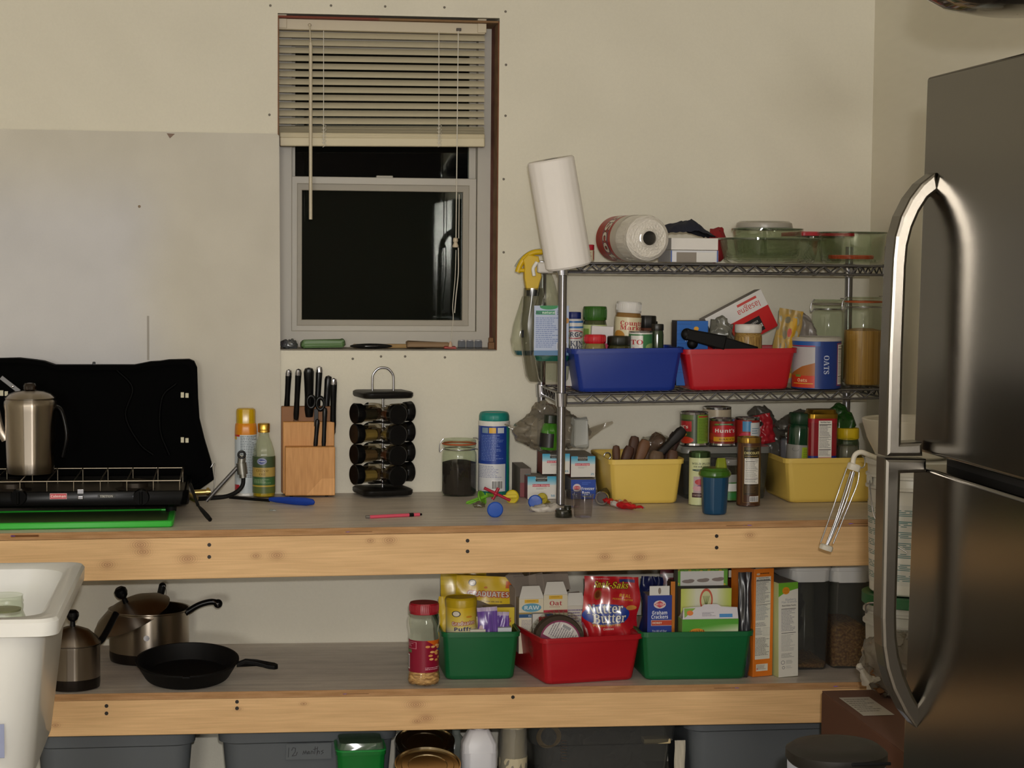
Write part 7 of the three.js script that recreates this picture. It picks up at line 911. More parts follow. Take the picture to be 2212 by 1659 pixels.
  { const zz = z - 0.015, k = kk(zz), c0 = at(1212, 1374, zz), R1 = 68 * k; const t = thing('clamshell_tub', 'round clear plastic tub standing on edge in the red bin', 'tub', V3(c0.x + 0.004, F + R1 + 0.003, zz - 0.065)); t.rotation.x = -0.22; t.rotation.y = 0.05; const cp = thin(0xf4f4f0, 0.06);
    part(t, 'bowl', lathe([[0.001, -0.05], [R1 * .62, -0.05], [R1 * .7, -0.045], [R1 * .93, 0.0], [R1, 0.002], [R1, 0.005]], 64).rotateX(Math.PI / 2), cp); part(t, 'lid', lathe([[R1, 0.006], [R1 * .97, 0.008], [R1 * .92, 0.02], [R1 * .84, 0.026], [R1 * .78, 0.022], [0.001, 0.022]], 64).rotateX(Math.PI / 2), cp); const rib = []; for (let i = 0; i < 40; i++) { const an = i / 40 * 6.2832; rib.push(rod(V3(Math.cos(an) * R1 * .97, Math.sin(an) * R1 * .97, 0.008), V3(Math.cos(an) * R1 * .85, Math.sin(an) * R1 * .85, 0.026), 0.0018, 6)); } part(t, 'ribs', merge(rib), cp); part(t, 'nuts', lathe([[0.001, -0.044], [R1 * .6, -0.044], [R1 * .86, -0.004], [R1 * .8, 0.014], [0.001, 0.015]], 40).rotateX(Math.PI / 2), mat(0x4a3c30, 0.8), 'dark contents');
    const f = print(360, 360, (c, w, h) => { c.translate(w, h); c.rotate(Math.PI); c.translate(w / 2, h / 2); c.rotate(0.5); c.translate(-w / 2, -h / 2); oval(c, w / 2, h / 2, w / 2, h / 2, '#7d1f4c'); c.save(); c.beginPath(); c.arc(w / 2, h / 2, w * .46, 0, 7); c.clip(); fill(c, '#cfc9c4', w * .46, 0, w * .6, h); small(c, w * .52, h * .16, w * .4, h * .66, 12, '#77737a', 4); bars(c, w * .82, h * .36, w * .08, h * .26, 4); txt(c, 'Yogurt', w * .33, h * .5, 54, '#dcc9d2', { rot: Math.PI / 2, f: 'serif', max: 210 }); oval(c, w * .12, h * .4, 34, 40, '#c9922c'); c.restore(); });
    part(t, 'label', new THREE.CylinderGeometry(R1 * .66, R1 * .66, 0.0012, 48).rotateX(Math.PI / 2).translate(0, 0, 0.0235), [mat(0x7d1f4c, .4), lab(f, 0.35), mat(0x7d1f4c, .4)], 'round plum and white label'); }
  const nut = printTop(512, 600, 0.64, (c, w, h) => { fill(c, '#b8141f', 0, 0, w, h); fill(c, '#c21a26', 0, 0, w, h * .04); small(c, w * .1, h * .035, w * .4, h * .03, 1, '#d8a0a0', 3); fill(c, '#2a2f70', w * .62, h * .04, w * .3, h * .05); txt(c, 'Snak-Saks', w * .47, h * .135, 84, '#d8c42a', { max: w * .64, stroke: '#5c1a1c', sw: 12, b: 'italic bold', f: 'serif', rot: 0.03 }); oval(c, w * .28, h * .3, 38, 52, '#8a4a1c'); oval(c, w * .28, h * .3, 24, 34, '#6a3414'); txt(c, 'REAL', w * .74, h * .31, 46, '#d0a82c', { rot: .1 }); txt(c, 'PEANUT BUTTER', w * .7, h * .37, 24, '#d0a82c', { rot: .1 }); c.fillStyle = '#1f3f9c'; c.beginPath(); c.ellipse(w * .42, h * .62, w * .42, h * .17, -0.08, 0, 7); c.fill(); txt(c, 'Nutter', w * .38, h * .53, 120, '#e0dcd0', { b: 'italic bold', f: 'serif', max: w * .62, stroke: '#24306c', sw: 12, rot: -0.08 }); txt(c, 'Butter', w * .44, h * .68, 120, '#e0dcd0', { b: 'italic bold', f: 'serif', max: w * .62, stroke: '#24306c', sw: 12, rot: -0.08 }); txt(c, 'PEANUT BUTTER', w * .4, h * .79, 34, '#c9a83c', { rot: -0.06 }); txt(c, 'Cookies', w * .42, h * .85, 30, '#d9c9c0', { rot: -0.06 }); oval(c, w * .86, h * .5, 50, 24, '#c98a3c'); });
  pz('cookie_pouch', 'shiny bright red cookie pouch standing tall in the red bin', 'pouch', 1312, 1247, 122, z - 0.105, F, 0.055, nut, { back: 0x8a1018, seed: 11, tilt: -0.04, cc: 0.9, wob: 0.012 });
  box('dark_packet', 'flat grey box behind the clear tub, low in the red bin', 1172, 1326, 44, z - 0.12, F, 0.03, { front: lab(print(160, 160, (c, w, h) => { fill(c, '#c9c6c0', 0, 0, w, h); fill(c, '#2c4a7a', w * .6, 0, w * .4, h); fill(c, '#a8202c', w * .3, h * .05, w * .5, h * .1); small(c, w * .08, h * .3, w * .4, h * .5, 5, '#8a87a0', 4); })), side: mat(0xb9b4ac, 0.6) });
  // green bin 2
  F = g2.floor; z = g2.zf;
  const gra = printTop(260, 460, 0.52, (c, w, h) => { fill(c, '#21398f', 0, 0, w, h); c.fillStyle = '#d6c4c0'; c.beginPath(); c.ellipse(w * .5, h * .22, w * .25, h * .1, 0, 0, 7); c.fill(); c.fillStyle = '#c84450'; c.beginPath(); c.moveTo(w * .27, h * .22); c.lineTo(w * .5, h * .135); c.lineTo(w * .73, h * .22); c.lineTo(w * .5, h * .3); c.fill(); txt(c, 'HY-TOP', w * .5, h * .22, 34, '#e6d6d0', { max: 90 }); txt(c, 'Graham', w * .5, h * .42, 60, '#dfe0e6', { max: w * .64 }); txt(c, 'Crackers', w * .5, h * .52, 58, '#dfe0e6', { max: w * .7 }); fill(c, '#b9442a', w * .16, h * .6, w * .84, h * .13); c.strokeStyle = '#d8cfd0'; c.lineWidth = 4; c.strokeRect(w * .16, h * .6, w * .86, h * .13); txt(c, 'HONEY', w * .4, h * .665, 30, '#e6d8c8'); txt(c, 'Try All of Our', w * .5, h * .86, 32, '#c9cede', { max: w * .6 }); });
  { const k = kk(z - .04), w = 53 * k, zz = z - 0.035, fl = F; const b0 = box('cracker_box', 'blue graham cracker box with a white open top tab', 1424, 1286, 53, zz, F, 0.065, { front: lab(gra, 0.4), side: mat(0x1c2c6a, 0.5), top: M.card }); const tp = onZ(1424, 1286, zz); part(b0, 'tab', bx(w * .82, 20 * k, 0.001, 0, 10 * k, 0, 0.0003).translate(-0.001, tp.y - F, 0.032), mat(0xdcdad4, 0.6), 'white tab'); part(b0, 'tab_slot', new THREE.SphereGeometry(1, 14, 10).scale(0.004, 0.009, 0.0006).translate(-0.001, tp.y - F + 0.012, 0.0328), mat(0x8c7f74, 0.8)); }
  const wild = print(420, 220, (c, w, h) => { fill(c, '#4f9a2c', 0, 0, w, h); const g = c.createLinearGradient(w * .5, h * .4, w * .6, h); g.addColorStop(0, '#4f9a2c'); g.addColorStop(1, '#d0d8b8'); c.fillStyle = g; c.fillRect(w * .3, h * .35, w * .7, h * .65); oval(c, w * .26, h * .92, 62, 68, '#d88a1c'); txt(c, 'wild', w * .26, h * .8, 54, '#6a3a10', { b: 'normal', f: 'serif' }); txt(c, 'harvest', w * .26, h * .97, 34, '#6a3a10', { b: 'normal', f: 'serif' }); });
  { const zz = z - 0.012, k = kk(zz), w = 122 * k, top = onZ(1534, 1337, zz); const wb = box('bar_box', 'green and white granola bar box at the front of the second green bin', 1534, 1337, 122, zz, F, 0.05, { front: new THREE.MeshStandardMaterial({ map: wild, roughness: 0.45 }), side: mat(0x8fae5c, 0.6), top: mat(0xcfc9bf, 0.7) });
    const H2 = top.y - F; wild.repeat.set(1, 0.36); // print only the visible upper band
    wild.repeat.set(1, 1); wb.material[4] = mat(0x4f9a2c, 0.45); part(wb, 'front_print', bx(w * .995, 32 * k, 0.0008, 0, H2 - 16.5 * k, 0.0254, 0.0002), lab(wild, 0.45), 'green printed front');
    const fl = print(420, 110, (c, W2, H3) => { fill(c, '#cfcbd0', 0, 0, W2, H3); c.fillStyle = '#7ea83c'; c.beginPath(); c.moveTo(0, 0); c.lineTo(W2 * .22, 0); c.lineTo(0, H3 * .9); c.fill(); oval(c, W2 * .11, H3 * .44, 26, 26, '#d8782c'); small(c, W2 * .34, H3 * .4, W2 * .26, H3 * .4, 4, '#7c7a86', 3); fill(c, '#3c84c0', W2 * .67, H3 * .56, W2 * .25, H3 * .32); });
    const f = part(wb, 'flap', extr([[-w / 2, 0], [w / 2, 0], [w * .49, 24 * k], [w * .2, 26 * k], [w * .14, 31 * k], [-w * .1, 31 * k], [-w * .16, 26 * k], [-w * .48, 24 * k]], 0.0012), mat(0xcfcbd0, 0.6)); f.position.set(0, H2, 0.024); f.rotation.x = -0.25; const pf = part(wb, 'flap_print', bx(w * .94, 23 * k, 0.0006, 0, 12 * k, 0, 0.0002), lab(fl, 0.5)); pf.position.set(0, H2, 0.0262); pf.rotation.x = -0.25; const bk = part(wb, 'back_flap', extr([[-w * .5, 0], [w * .42, 0], [w * .36, 16 * k], [w * .1, 20 * k], [-w * .42, 17 * k]], 0.0012), M.card); bk.position.set(0, H2, -0.02); bk.rotation.x = 0.15; }
  { const zz = z - 0.075, f = print(420, 400, (c, w, h) => { const g = c.createLinearGradient(0, 0, w, 0); g.addColorStop(0, '#c6d05c'); g.addColorStop(.3, '#dcdcc4'); g.addColorStop(.7, '#dcdcc4'); g.addColorStop(1, '#b9c84c'); c.fillStyle = g; c.fillRect(0, 0, w, h); oval(c, w * .5, h * .14, 54, 56, '#c95c44'); oval(c, w * .5, h * .14, 42, 44, '#cfcf9c'); c.strokeStyle = '#6a7a3c'; c.lineWidth = 4; for (let i = -2; i < 3; i++) { c.beginPath(); c.moveTo(w * .5, h * .24); c.lineTo(w * (.5 + i * .03), h * .09); c.stroke(); } fill(c, '#5d8a3c', w * .38, h * .23, w * .24, h * .03); });
    box('cereal_box', 'pale green cereal box with a round red emblem, middle of three', 1524, 1271, 110, zz, F, 0.045, { front: lab(f, 0.4), side: mat(0x6f6a50, 0.6), top: mat(0x4c4a44, 0.7) }); }
  { const zz = z - 0.135, k = kk(zz), f = printTop(420, 340, 0.42, (c, w, h) => { fill(c, '#6aa83c', 0, 0, w, h); for (let i = 0; i < 40; i++) oval(c, (i * 97) % w, (i * 53) % 20 + (i % 2 ? 0 : 120), 14, 9, i % 3 ? '#8cc04c' : '#c9b83c'); fill(c, '#d9d7d2', w * .05, h * .05, w * .87, h * .36); for (const [a, b] of [[.2, .3], [.5, .28], [.8, .26]]) { oval(c, w * a, h * b, 50, 15, '#8c7f78'); oval(c, w * (a + .06), h * (b - .02), 30, 12, '#8c7f78'); } });
    const cb = box('cereal_box', 'green framed cereal box with a white panel, at the back', 1516, 1229, 108, zz, F, 0.05, { front: lab(f, 0.4), side: mat(0x7a746a, 0.7), top: mat(0x8d867a, 0.7) }); part(cb, 'side_tab', bx(0.012, 0.02, 0.001, 62 * k, onZ(1580, 1240, zz).y - F, 0.02, 0.0003), mat(0xb9b2a4, 0.7)); }
  box('orange_packet', 'narrow orange carton edge behind the graham cracker box', 1452, 1256, 10, z - 0.11, F, 0.04, { front: mat(0xd8801c, 0.5), side: mat(0x6a4a34, 0.6) });
  pz('navy_bag', 'gathered navy blue bag beside the graham cracker box', 'bag', 1396, 1246, 36, z - 0.11, F, 0.05, null, { m: phys(0x141c4a, 0.3, {}), back: 0x141c4a, seed: 8, wob: 0.02, tilt: -0.06 });
  { const zz = 0.1, k = kk(zz), q = at(1488, 1240, zz), y0 = Lw(q.x) + 0.001; pz('dark_bag', 'red topped brown pouch behind the cereal boxes by the wall', 'pouch', 1478, 1221, 110, zz + 0.06, y0, 0.06, print(220, 400, (c, w, h) => { fill(c, '#54443c', 0, 0, w, h); fill(c, '#8a2430', 0, 0, w, h * .1); fill(c, '#7c3038', w * .05, h * .08, w * .3, h * .14); fill(c, '#c9c4ba', w * .1, h * .09, w * .18, h * .05); }), { back: 0x4a3c34, seed: 13 }); }
  { const zz = 0.2, fz = Lw(1.3) + 0.001; const str = dataTex(128, 256, (u, v, i, j) => { const a = (i + 3 * Math.sin(j / 9)) % 8 < 3 ? 74 : 30; return [a * .85, a * .85, a * .95]; }); pz('net_bag', 'tall dark striped bag squeezed between green bin and orange box', 'bag', 1607, 1236, 30, 0.535, Lw(1.25) + 0.001, 0.05, str, { back: 0x222226, seed: 15, cc: 0.2 });
    pz('red_bag', 'dark red plastic bag standing behind the striped bag', 'bag', 1600, 1217, 64, 0.2, Lw(1.25) + 0.001, 0.06, null, { m: phys(0x5c2a1c, 0.3, {}), back: 0x4a2418, seed: 17, wob: 0.012 }); }
  { const zz = z - 0.05, k = kk(zz); pz('grey_pouch', 'dull brown pouch between the navy bag and red bin', 'pouch', 1388, 1330, 34, z - 0.16, F, 0.03, null, { m: mat(0x6a5a4c, 0.6), back: 0x6a5a4c, seed: 19 }); }
}
{
  // tall boxes
  const tallBox = (name, label, px, pyT, pyB, wpx, d, tex, sides, o = {}) => { const s = stand(px, pyB, Lw, 0), k = s.k, top = onZ(px, pyT, s.z); const a = o.turn || 0; return carton(name, label, V3(s.x - Math.sin(a) * d / 2, s.y, s.z - Math.cos(a) * d / 2), wpx * k, top.y - s.y, d, { front: lab(tex, 0.45), ...sides }, o); };
  const orange = print(420, 2000, (c, w, h) => { fill(c, '#d9751c', 0, 0, w, h); small(c, w * .3, h * .04, w * .52, h * .02, 1, '#3c2a1c', 3); oval(c, w * .2, h * .05, 36, 20, '#c9b49c'); fill(c, '#d6d3c8', w * .09, h * .075, w * .76, h * .765); txt(c, 'Nutrition Facts', w * .47, h * .085, 30, '#33312c', { max: w * .66 }); small(c, w * .12, h * .1, w * .7, h * .02, 1, '#444', 4); fill(c, '#333', w * .1, h * .11, w * .74, h * .006); small(c, w * .11, h * .125, w * .72, h * .2, 18, '#6a6a70', 5); fill(c, '#444', w * .1, h * .33, w * .74, h * .004); small(c, w * .11, h * .34, w * .72, h * .14, 13, '#7c828c', 6); small(c, w * .1, h * .5, w * .74, h * .04, 3, '#7a7a7a', 7); c.strokeStyle = '#888'; c.lineWidth = 3; for (let i = 0; i < 4; i++) c.strokeRect(w * (.5 + .08 * i), h * .55, w * .08, h * .07); small(c, w * .1, h * .55, w * .4, h * .07, 5, '#888', 8); small(c, w * .1, h * .64, w * .74, h * .17, 14, '#62625e', 9); fill(c, '#d9d5ca', w * .16, h * .885, w * .6, h * .065); small(c, w * .2, h * .895, w * .5, h * .045, 4, '#7c6a5c', 11); oval(c, w * .22, h * .93, 14, 12, '#c0403c'); });
  const ob = tallBox('cereal_box', 'tall orange cereal box seen from its narrow side', 1647, 1228, 1462, 48, 0.12, orange, { side: mat(0xd0701a, 0.5), top: mat(0xb9b2a6, 0.6) }, { turn: 0.29 });
  { const k = 0.00119; const H2 = onZ(1647, 1228, ob.position.z + .06).y - ob.position.y; part(ob, 'lid_flap', extr([[-24 * k, 0], [24 * k, 0], [18 * k, 11 * k], [-16 * k, 11 * k]], 0.0015).rotateX(-0.6).translate(0, H2, 0.06), mat(0xb9b4a6, 0.6), 'grey folded top'); part(ob, 'coloured_edge', bx(0.001, 0.09, 0.006, 24.6 * k, 0.075, 0.055, 0.0003), lab(print(16, 200, (c, w, h) => { ['#c23a6a', '#6a4a9c', '#8a9ac0', '#c23a5c', '#e0b52c', '#5c3a4c', '#6a86b8', '#c9306a'].forEach((q, i) => fill(c, q, 0, h * i / 8, w, h / 8)); }), 0.5)); }
  const gran = print(420, 1900, (c, w, h) => { fill(c, '#d9d6cc', 0, 0, w, h); c.fillStyle = '#6aa82c'; c.beginPath(); c.moveTo(0, 0); c.lineTo(w, 0); c.lineTo(w, h * .07); c.bezierCurveTo(w * .7, h * .08, w * .3, h * .1, 0, h * .15); c.fill(); oval(c, w * .38, h * .085, 78, 74, '#d88a1c'); txt(c, 'wild', w * .38, h * .075, 44, '#b4641a', { f: 'serif', b: 'normal' }); txt(c, 'harvest', w * .38, h * .1, 32, '#b4641a', { f: 'serif', b: 'normal' }); txt(c, 'Blueberry', w * .62, h * .18, 58, '#8a8f98', { b: 'normal', max: w * .56 }); txt(c, 'Flax Granola', w * .54, h * .205, 58, '#8a8f98', { b: 'normal', max: w * .8 }); txt(c, 'Nutrition Facts', w * .53, h * .243, 44, '#3a3a3a', { max: w * .72 }); fill(c, '#3c3c3c', w * .14, h * .275, w * .74, h * .006); small(c, w * .14, h * .29, w * .72, h * .23, 15, '#85848c', 4); fill(c, '#444', w * .14, h * .53, w * .74, h * .006); small(c, w * .14, h * .55, w * .7, h * .18, 14, '#a3a29e', 5); small(c, w * .14, h * .75, w * .66, h * .05, 4, '#8a8984', 6); c.strokeStyle = '#8a8a8a'; c.lineWidth = 12; c.beginPath(); c.arc(w * .22, h * .845, 36, 0, 7); c.stroke(); c.beginPath(); c.arc(w * .25, h * .9, 26, 0, 7); c.stroke(); small(c, w * .38, h * .825, w * .46, h * .04, 4, '#8f8f8b', 7); small(c, w * .38, h * .885, w * .36, h * .03, 3, '#a9a9a4', 8); });
  tallBox('granola_box', 'white granola box with a green corner seen from its narrow side', 1703, 1258, 1463, 46, 0.19, gran, { side: mat(0xb9c48a, 0.5), top: mat(0x8c867c, 0.6) }, { turn: 0.2, tiltZ: 0.02 });
  // cereal dispensers
  const tub = (label, px0, px1, pyT, pyB, z, level, o = {}) => { const pc = (px0 + px1) / 2, s = stand(pc, pyB, Lw, 0), k = kAt(pc, 1350, z), q = onZ(pc, 1400, z), y = Lw(q.x) + 0.001, w = (px1 - px0) * k, d = 0.2, h = onZ(pc, pyT, z).y - y; const t = thing('cereal_container', label, 'storage container', V3(q.x, y, z - d / 2), 'cereal containers on the lower bench'); const hl = h - 44 * k; const sm = phys(0xb4b5b0, 0.22, { transmission: 0.93, thickness: 0, side: THREE.DoubleSide });
    part(t, 'body', loft([{ y: 0.001, w: w * .84, d: d * .92, r: 0.018 }, { y: 0.006, w: w * .88, d: d * .95, r: 0.02 }, { y: hl * .8, w: w * .95, d: d * .98, r: 0.022 }, { y: hl, w: w * .95, d: d * .98, r: 0.022 }], { cap1: false }), sm);
    part(t, 'lid', loft([{ y: hl - 0.002, w: w * .97, d: d, r: 0.03 }, { y: hl + 22 * k, w: w * .97, d: d, r: 0.026 }, { y: hl + 23 * k, w: w * 1.0, d: d * 1.03, r: 0.026 }, { y: hl + 36 * k, w: w * 1.0, d: d * 1.03, r: 0.026 }, { y: hl + 40 * k, w: w * .95, d: d * .98, r: 0.024 }]), mat(0xd9d8d4, 0.4), 'white lid'); part(t, 'flip_cap', loft([{ y: hl + 39 * k, w: w * .66, d: d * .5, r: 0.012 }, { y: hl + 47 * k, w: w * .62, d: d * .46, r: 0.012 }]).translate(0, 0, d * .2), mat(0xdad9d5, 0.4));
    if (level) { const ft = dataTex(128, 128, (u, v, i, j) => { const n = 80 * perlin.noise(i / 7, j / 7, 5) + 40 * perlin.noise(i / 3, j / 3, 2); return [186 + n, 128 + n, 60 + n * .7]; }, true, 8, 8); part(t, 'cereal', crumple(loft([{ y: 0.004, w: w * .82, d: d * .88, r: 0.018 }, { y: level * .5, w: w * .86, d: d * .9, r: 0.02 }, { y: level * .9, w: w * .84, d: d * .88, r: 0.02 }, { y: level, w: w * .5, d: d * .6, r: 0.02 }], { seg: 5 }), 0.003, 70, 3), new THREE.MeshStandardMaterial({ map: ft, roughness: 0.85 })); } return t; };
  tub('clear cereal container with a white lid, nearly empty', 1706, 1796, 1211, 1452, 0.47, 0.02);
  tub('clear cereal container with a white lid, half full of cereal flakes', 1795, 1884, 1212, 1454, 0.46, 0.125);
  { const q = onZ(1700, 1235, 0.25); solo('plastic_bag', 'clear plastic bag pushed in above the granola box', 'plastic bag', crumple(new THREE.SphereGeometry(1, 36, 24).scale(0.055, 0.11, 0.04), 0.014, 26, 9), phys(0x6f6d66, 0.25, { transmission: 0.6, thickness: 0, side: THREE.DoubleSide }), V3(q.x, Lw(q.x) + 0.125, 0.22)); }
}
// ---------- on the floor ----------
{
  const grey = mat(0x5f6468, 0.55);
  const tote = (label, px0, px1, z, d, o = {}) => { const pc = (px0 + px1) / 2, k = kAt(pc, 1600, z), q = onZ(pc, 1600, z), w = (px1 - px0) * k, h = o.h || 0.33; const t = thing('storage_tote', label, 'storage tote', V3(q.x, 0.001, z - d / 2)); const m = o.m || grey;
    part(t, 'body', loft([{ y: 0, w: w * .8, d: d * .8, r: 0.03 }, { y: 0.01, w: w * .83, d: d * .83, r: 0.035 }, { y: h * .62, w: w * .9, d: d * .9, r: 0.045 }, { y: h * .635, w: w * .945, d: d * .945, r: 0.05 }, { y: h - 0.03, w: w * .98, d: d * .98, r: 0.055 }, { y: h - 0.03, w: w * 1.02, d: d * 1.02, r: 0.06 }, { y: h - 0.015, w: w * 1.02, d: d * 1.02, r: 0.06 }]), m); part(t, 'lid', loft([{ y: h - 0.018, w: w * 1.03, d: d * 1.03, r: 0.06 }, { y: h - 0.004, w: w * 1.03, d: d * 1.03, r: 0.06 }, { y: h, w: w * 1.0, d: d * 1.0, r: 0.055 }]), o.lid || m); return { t, w, h, k, q, d }; };
  tote('grey storage tote under the bench end by the white sink', 60, 432, 0.5, 0.42);
  const m = tote('grey storage tote with handwriting under the lower bench', 462, 872, 0.5, 0.42);
  { const hw = print(300, 120, (c, w, h) => { c.clearRect(0, 0, w, h); fill(c, '#5f6468', 0, 0, w, h); c.strokeStyle = '#26282c'; c.lineWidth = 4; c.lineCap = 'round'; const l = (p) => { c.beginPath(); p.forEach(([x, y], i) => i ? c.lineTo(x, y) : c.moveTo(x, y)); c.stroke(); }; l([[18, 30], [14, 100]]); l([[36, 50], [46, 28], [62, 34], [60, 60], [40, 92], [66, 88], [74, 64]]); l([[110, 82], [116, 58], [124, 78], [130, 56], [138, 80], [146, 60], [154, 62], [156, 78], [146, 78], [146, 62]]); l([[164, 80], [168, 58], [178, 62], [178, 78]]); l([[192, 26], [188, 80]]); l([[180, 46], [206, 40]]); l([[208, 28], [204, 80], [212, 58], [220, 62], [220, 80]]); l([[246, 54], [232, 62], [246, 72], [232, 84]]); });
    const a = onZ(618, 1598, 0.5), b = onZ(716, 1630, 0.5); const g = part(m.t, 'handwriting', bx(b.x - a.x, a.y - b.y, 0.0006, (a.x + b.x) / 2 - m.t.position.x, (a.y + b.y) / 2 - 0.001, 0.21 * .975 - 0.0015, 0.0002), lab(hw, 0.55), 'black marker handwriting'); g.rotation.x = 0.05; }
  tote('grey storage tote under the bench end by the cardboard box', 1478, 1856, 0.5, 0.42);
  // clear tote with odds and ends
  { const t = tote('clear smoky storage tote with odds and ends under the bench', 1142, 1474, 0.5, 0.4, { m: phys(0xa9aaa6, 0.2, { transmission: 0.88, thickness: 0, side: THREE.DoubleSide }), lid: mat(0xc9cacc, 0.4), h: 0.285 }); const q = (px, py, z = .47) => onZ(px, py, z);
    const p1 = q(1185, 1592, .46); const r = thing('cable_coil', 'yellow coil of cable inside the clear tote', 'cable', p1); part(r, 'coil', merge([0, 1, 2].map((i) => new THREE.TorusGeometry(0.028, 0.003, 8, 36).translate(i * 0.003 - .003, i * 0.002, i * 0.004))), mat(0xb58a2c, 0.5)); const p2 = q(1417, 1598, .46); solo('foam_block', 'pale yellow block inside the clear tote', 'block', bx(0.075, 0.014, 0.04, 0, 0, 0, 0.003), mat(0xcdb98a, 0.7), p2); solo('tote_contents', 'jumble of dark things inside the clear tote', 'clutter', crumple(new THREE.BoxGeometry(0.26, 0.16, 0.2, 24, 18, 18), 0.016, 16, 4), mat(0x37353a, 0.6), V3(t.q.x, 0.11, 0.28)); const p3 = q(1218, 1620, .465); const cp = thing('copper_spring', 'small copper wire coil inside the clear tote', 'coil', p3); part(cp, 'coil', tube(Array.from({ length: 60 }, (_, i) => V3(0.009 * Math.cos(i * .8), -0.03 + i * 0.001, 0.009 * Math.sin(i * .8))), 0.001, 200, 5), mat(0xb8713c, 0.3, 1)); }
  // green tub
  { const z = 0.62, k = kAt(780, 1630, z), q = onZ(780, 1650, z), w = 108 * k; const t = thing('green_tub', 'green plastic tub with a clear lid under the lower bench', 'tub', V3(q.x, 0.001, z - 0.05)); const yT = onZ(780, 1606, z).y, h = yT; part(t, 'body', loft([{ y: 0, w: w * .8, d: 0.1, r: 0.015 }, { y: h - 0.03, w: w * .96, d: 0.12, r: 0.02 }, { y: h - 0.03, w: w * 1.0, d: 0.125, r: 0.02 }, { y: h - 0.018, w: w * 1.0, d: 0.125, r: 0.02 }, { y: h - 0.018, w: w * .94, d: 0.12, r: 0.02 }]), phys(0x157a30, 0.25, { transmission: 0.2, thickness: 0 })); part(t, 'lid', loft([{ y: h - 0.016, w: w * .93, d: 0.118, r: 0.02 }, { y: h, w: w * .86, d: 0.11, r: 0.018 }]), phys(0x9ac0a0, 0.1, { transmission: 0.8, thickness: 0, side: THREE.DoubleSide })); part(t, 'lid_band', loft([{ y: h - 0.02, w: w * 1.02, d: 0.13, r: 0.022 }, { y: h - 0.016, w: w * 1.02, d: 0.13, r: 0.022 }]), mat(0x1d8a3c, 0.3)); }
  // big tins
  const tinCan = (label, px, pyT, wpx, z, y1, rr = 0) => { const k = kAt(px, pyT, z), q = onZ(px, pyT, z), r = wpx / 2 * k; const t = thing('large_tin', label, 'tin', V3(q.x, y1 ?? 0.001, z)); t.rotation.x = rr; const h = q.y - (y1 ?? 0.001); part(t, 'body', lathe([[0.001, 0], [r * .97, 0], [r, 0.003], [r * .98, 0.006], [r * .98, h - 0.008], [r, h - 0.004], [r, h], [r - 0.003, h], [r - 0.005, h - 0.006], [r * .8, h - 0.006], [r * .78, h - 0.004], [r * .6, h - 0.004], [r * .58, h - 0.006], [0.001, h - 0.006]], 56), mat(0xb9a98a, 0.25, 1)); part(t, 'label', wrap(r * .985, h - 0.03, 0.012, 220), mat(0x3a3632, 0.5)); return t; };
  const t1 = tinCan('large tin with a gold rimmed end tilted towards us, nearest of two', 922, 1637, 142, 0.66, undefined, 0.28); t1.position.z -= 0.03;
  const t2 = tinCan('large gold ended tin tilted behind the nearest one', 918, 1592, 128, 0.5, undefined, 0.25); t2.position.z -= 0.05;
  const t3 = tinCan('tin standing upright behind the two tilted large tins', 918, 1568, 76, 0.28, undefined, 0);
  // white jug
  { const z = 0.6, k = kAt(1037, 1620, z), q = onZ(1037, 1640, z), h = onZ(1037, 1572, z).y; const w = 76 * k; const t = thing('white_jug', 'white plastic jug with sloping shoulders under the lower bench', 'jug', V3(q.x, 0.001, z - 0.03)); part(t, 'body', loft([{ y: 0, w: w * .95, d: 0.075, r: 0.02 }, { y: 0.01, w, d: 0.08, r: 0.022 }, { y: h - 56 * k, w, d: 0.08, r: 0.022 }, { y: h - 55 * k, w: w * .985, d: 0.078, r: 0.022 }, { y: h - 38 * k, w: w * .98, d: 0.078, r: 0.022 }, { y: h - 14 * k, w: w * .66, d: 0.055, r: 0.02 }, { y: h - 8 * k, w: w * .55, d: 0.04, r: 0.018 }]), mat(0xd4d4da, 0.4)); part(t, 'cap', cyl(0.017, 0.017, 10 * k, 0, h - 9 * k, 0, 28), mat(0xcfcfd6, 0.4)); }
  { const z = 0.5, k = kAt(1108, 1600, z), q = onZ(1108, 1640, z), y0 = 0.001; const t = thing('cup_stack', 'tall stack of cream cups in a clear sleeve under the bench', 'cups', V3(q.x, y0, z)); const h = onZ(1108, 1566, z).y; part(t, 'stack', lathe([[0.001, 0], [30 * k, 0], [31 * k, h - 0.085], [27 * k, h - 0.083], [25 * k, h - 0.06], [26 * k, h], [0.001, h]], 40), mat(0xcbbf9f, 0.5)); part(t, 'sleeve', crumple(new THREE.CylinderGeometry(29 * k, 33 * k, h - 0.01, 28, 16, true).translate(0, h / 2, 0), 0.003, 40, 2), M.bag); }
  { const q = onZ(985, 1590, 0.4); solo('clear_bottle', 'pale clear bottle standing between the tins and the white jug', 'bottle', lathe([[0.001, 0], [0.028, 0], [0.03, 0.005], [0.03, q.y - 0.04], [0.024, q.y - 0.01], [0.012, q.y + 0.005], [0.012, q.y + 0.02]], 32), phys(0xa9b0a8, 0.15, { transmission: 0.6, thickness: 0, side: THREE.DoubleSide }), V3(q.x, 0.001, 0.4)); }
  { const z = 0.42, q = onZ(1464, 1640, z); const t = thing('white_bag', 'slim white paper bag standing between the clear tote and grey tote', 'bag', V3(onZ(1468, 1640, .45).x, 0.001, .45)); const [a, b] = pouch(0.03, onZ(1468, 1600, .45).y, 0.02, { wob: 0.002 }); part(t, 'front', a, mat(0xc3bba8, 0.7)); part(t, 'back', b, mat(0xc3bba8, 0.7)); }
}
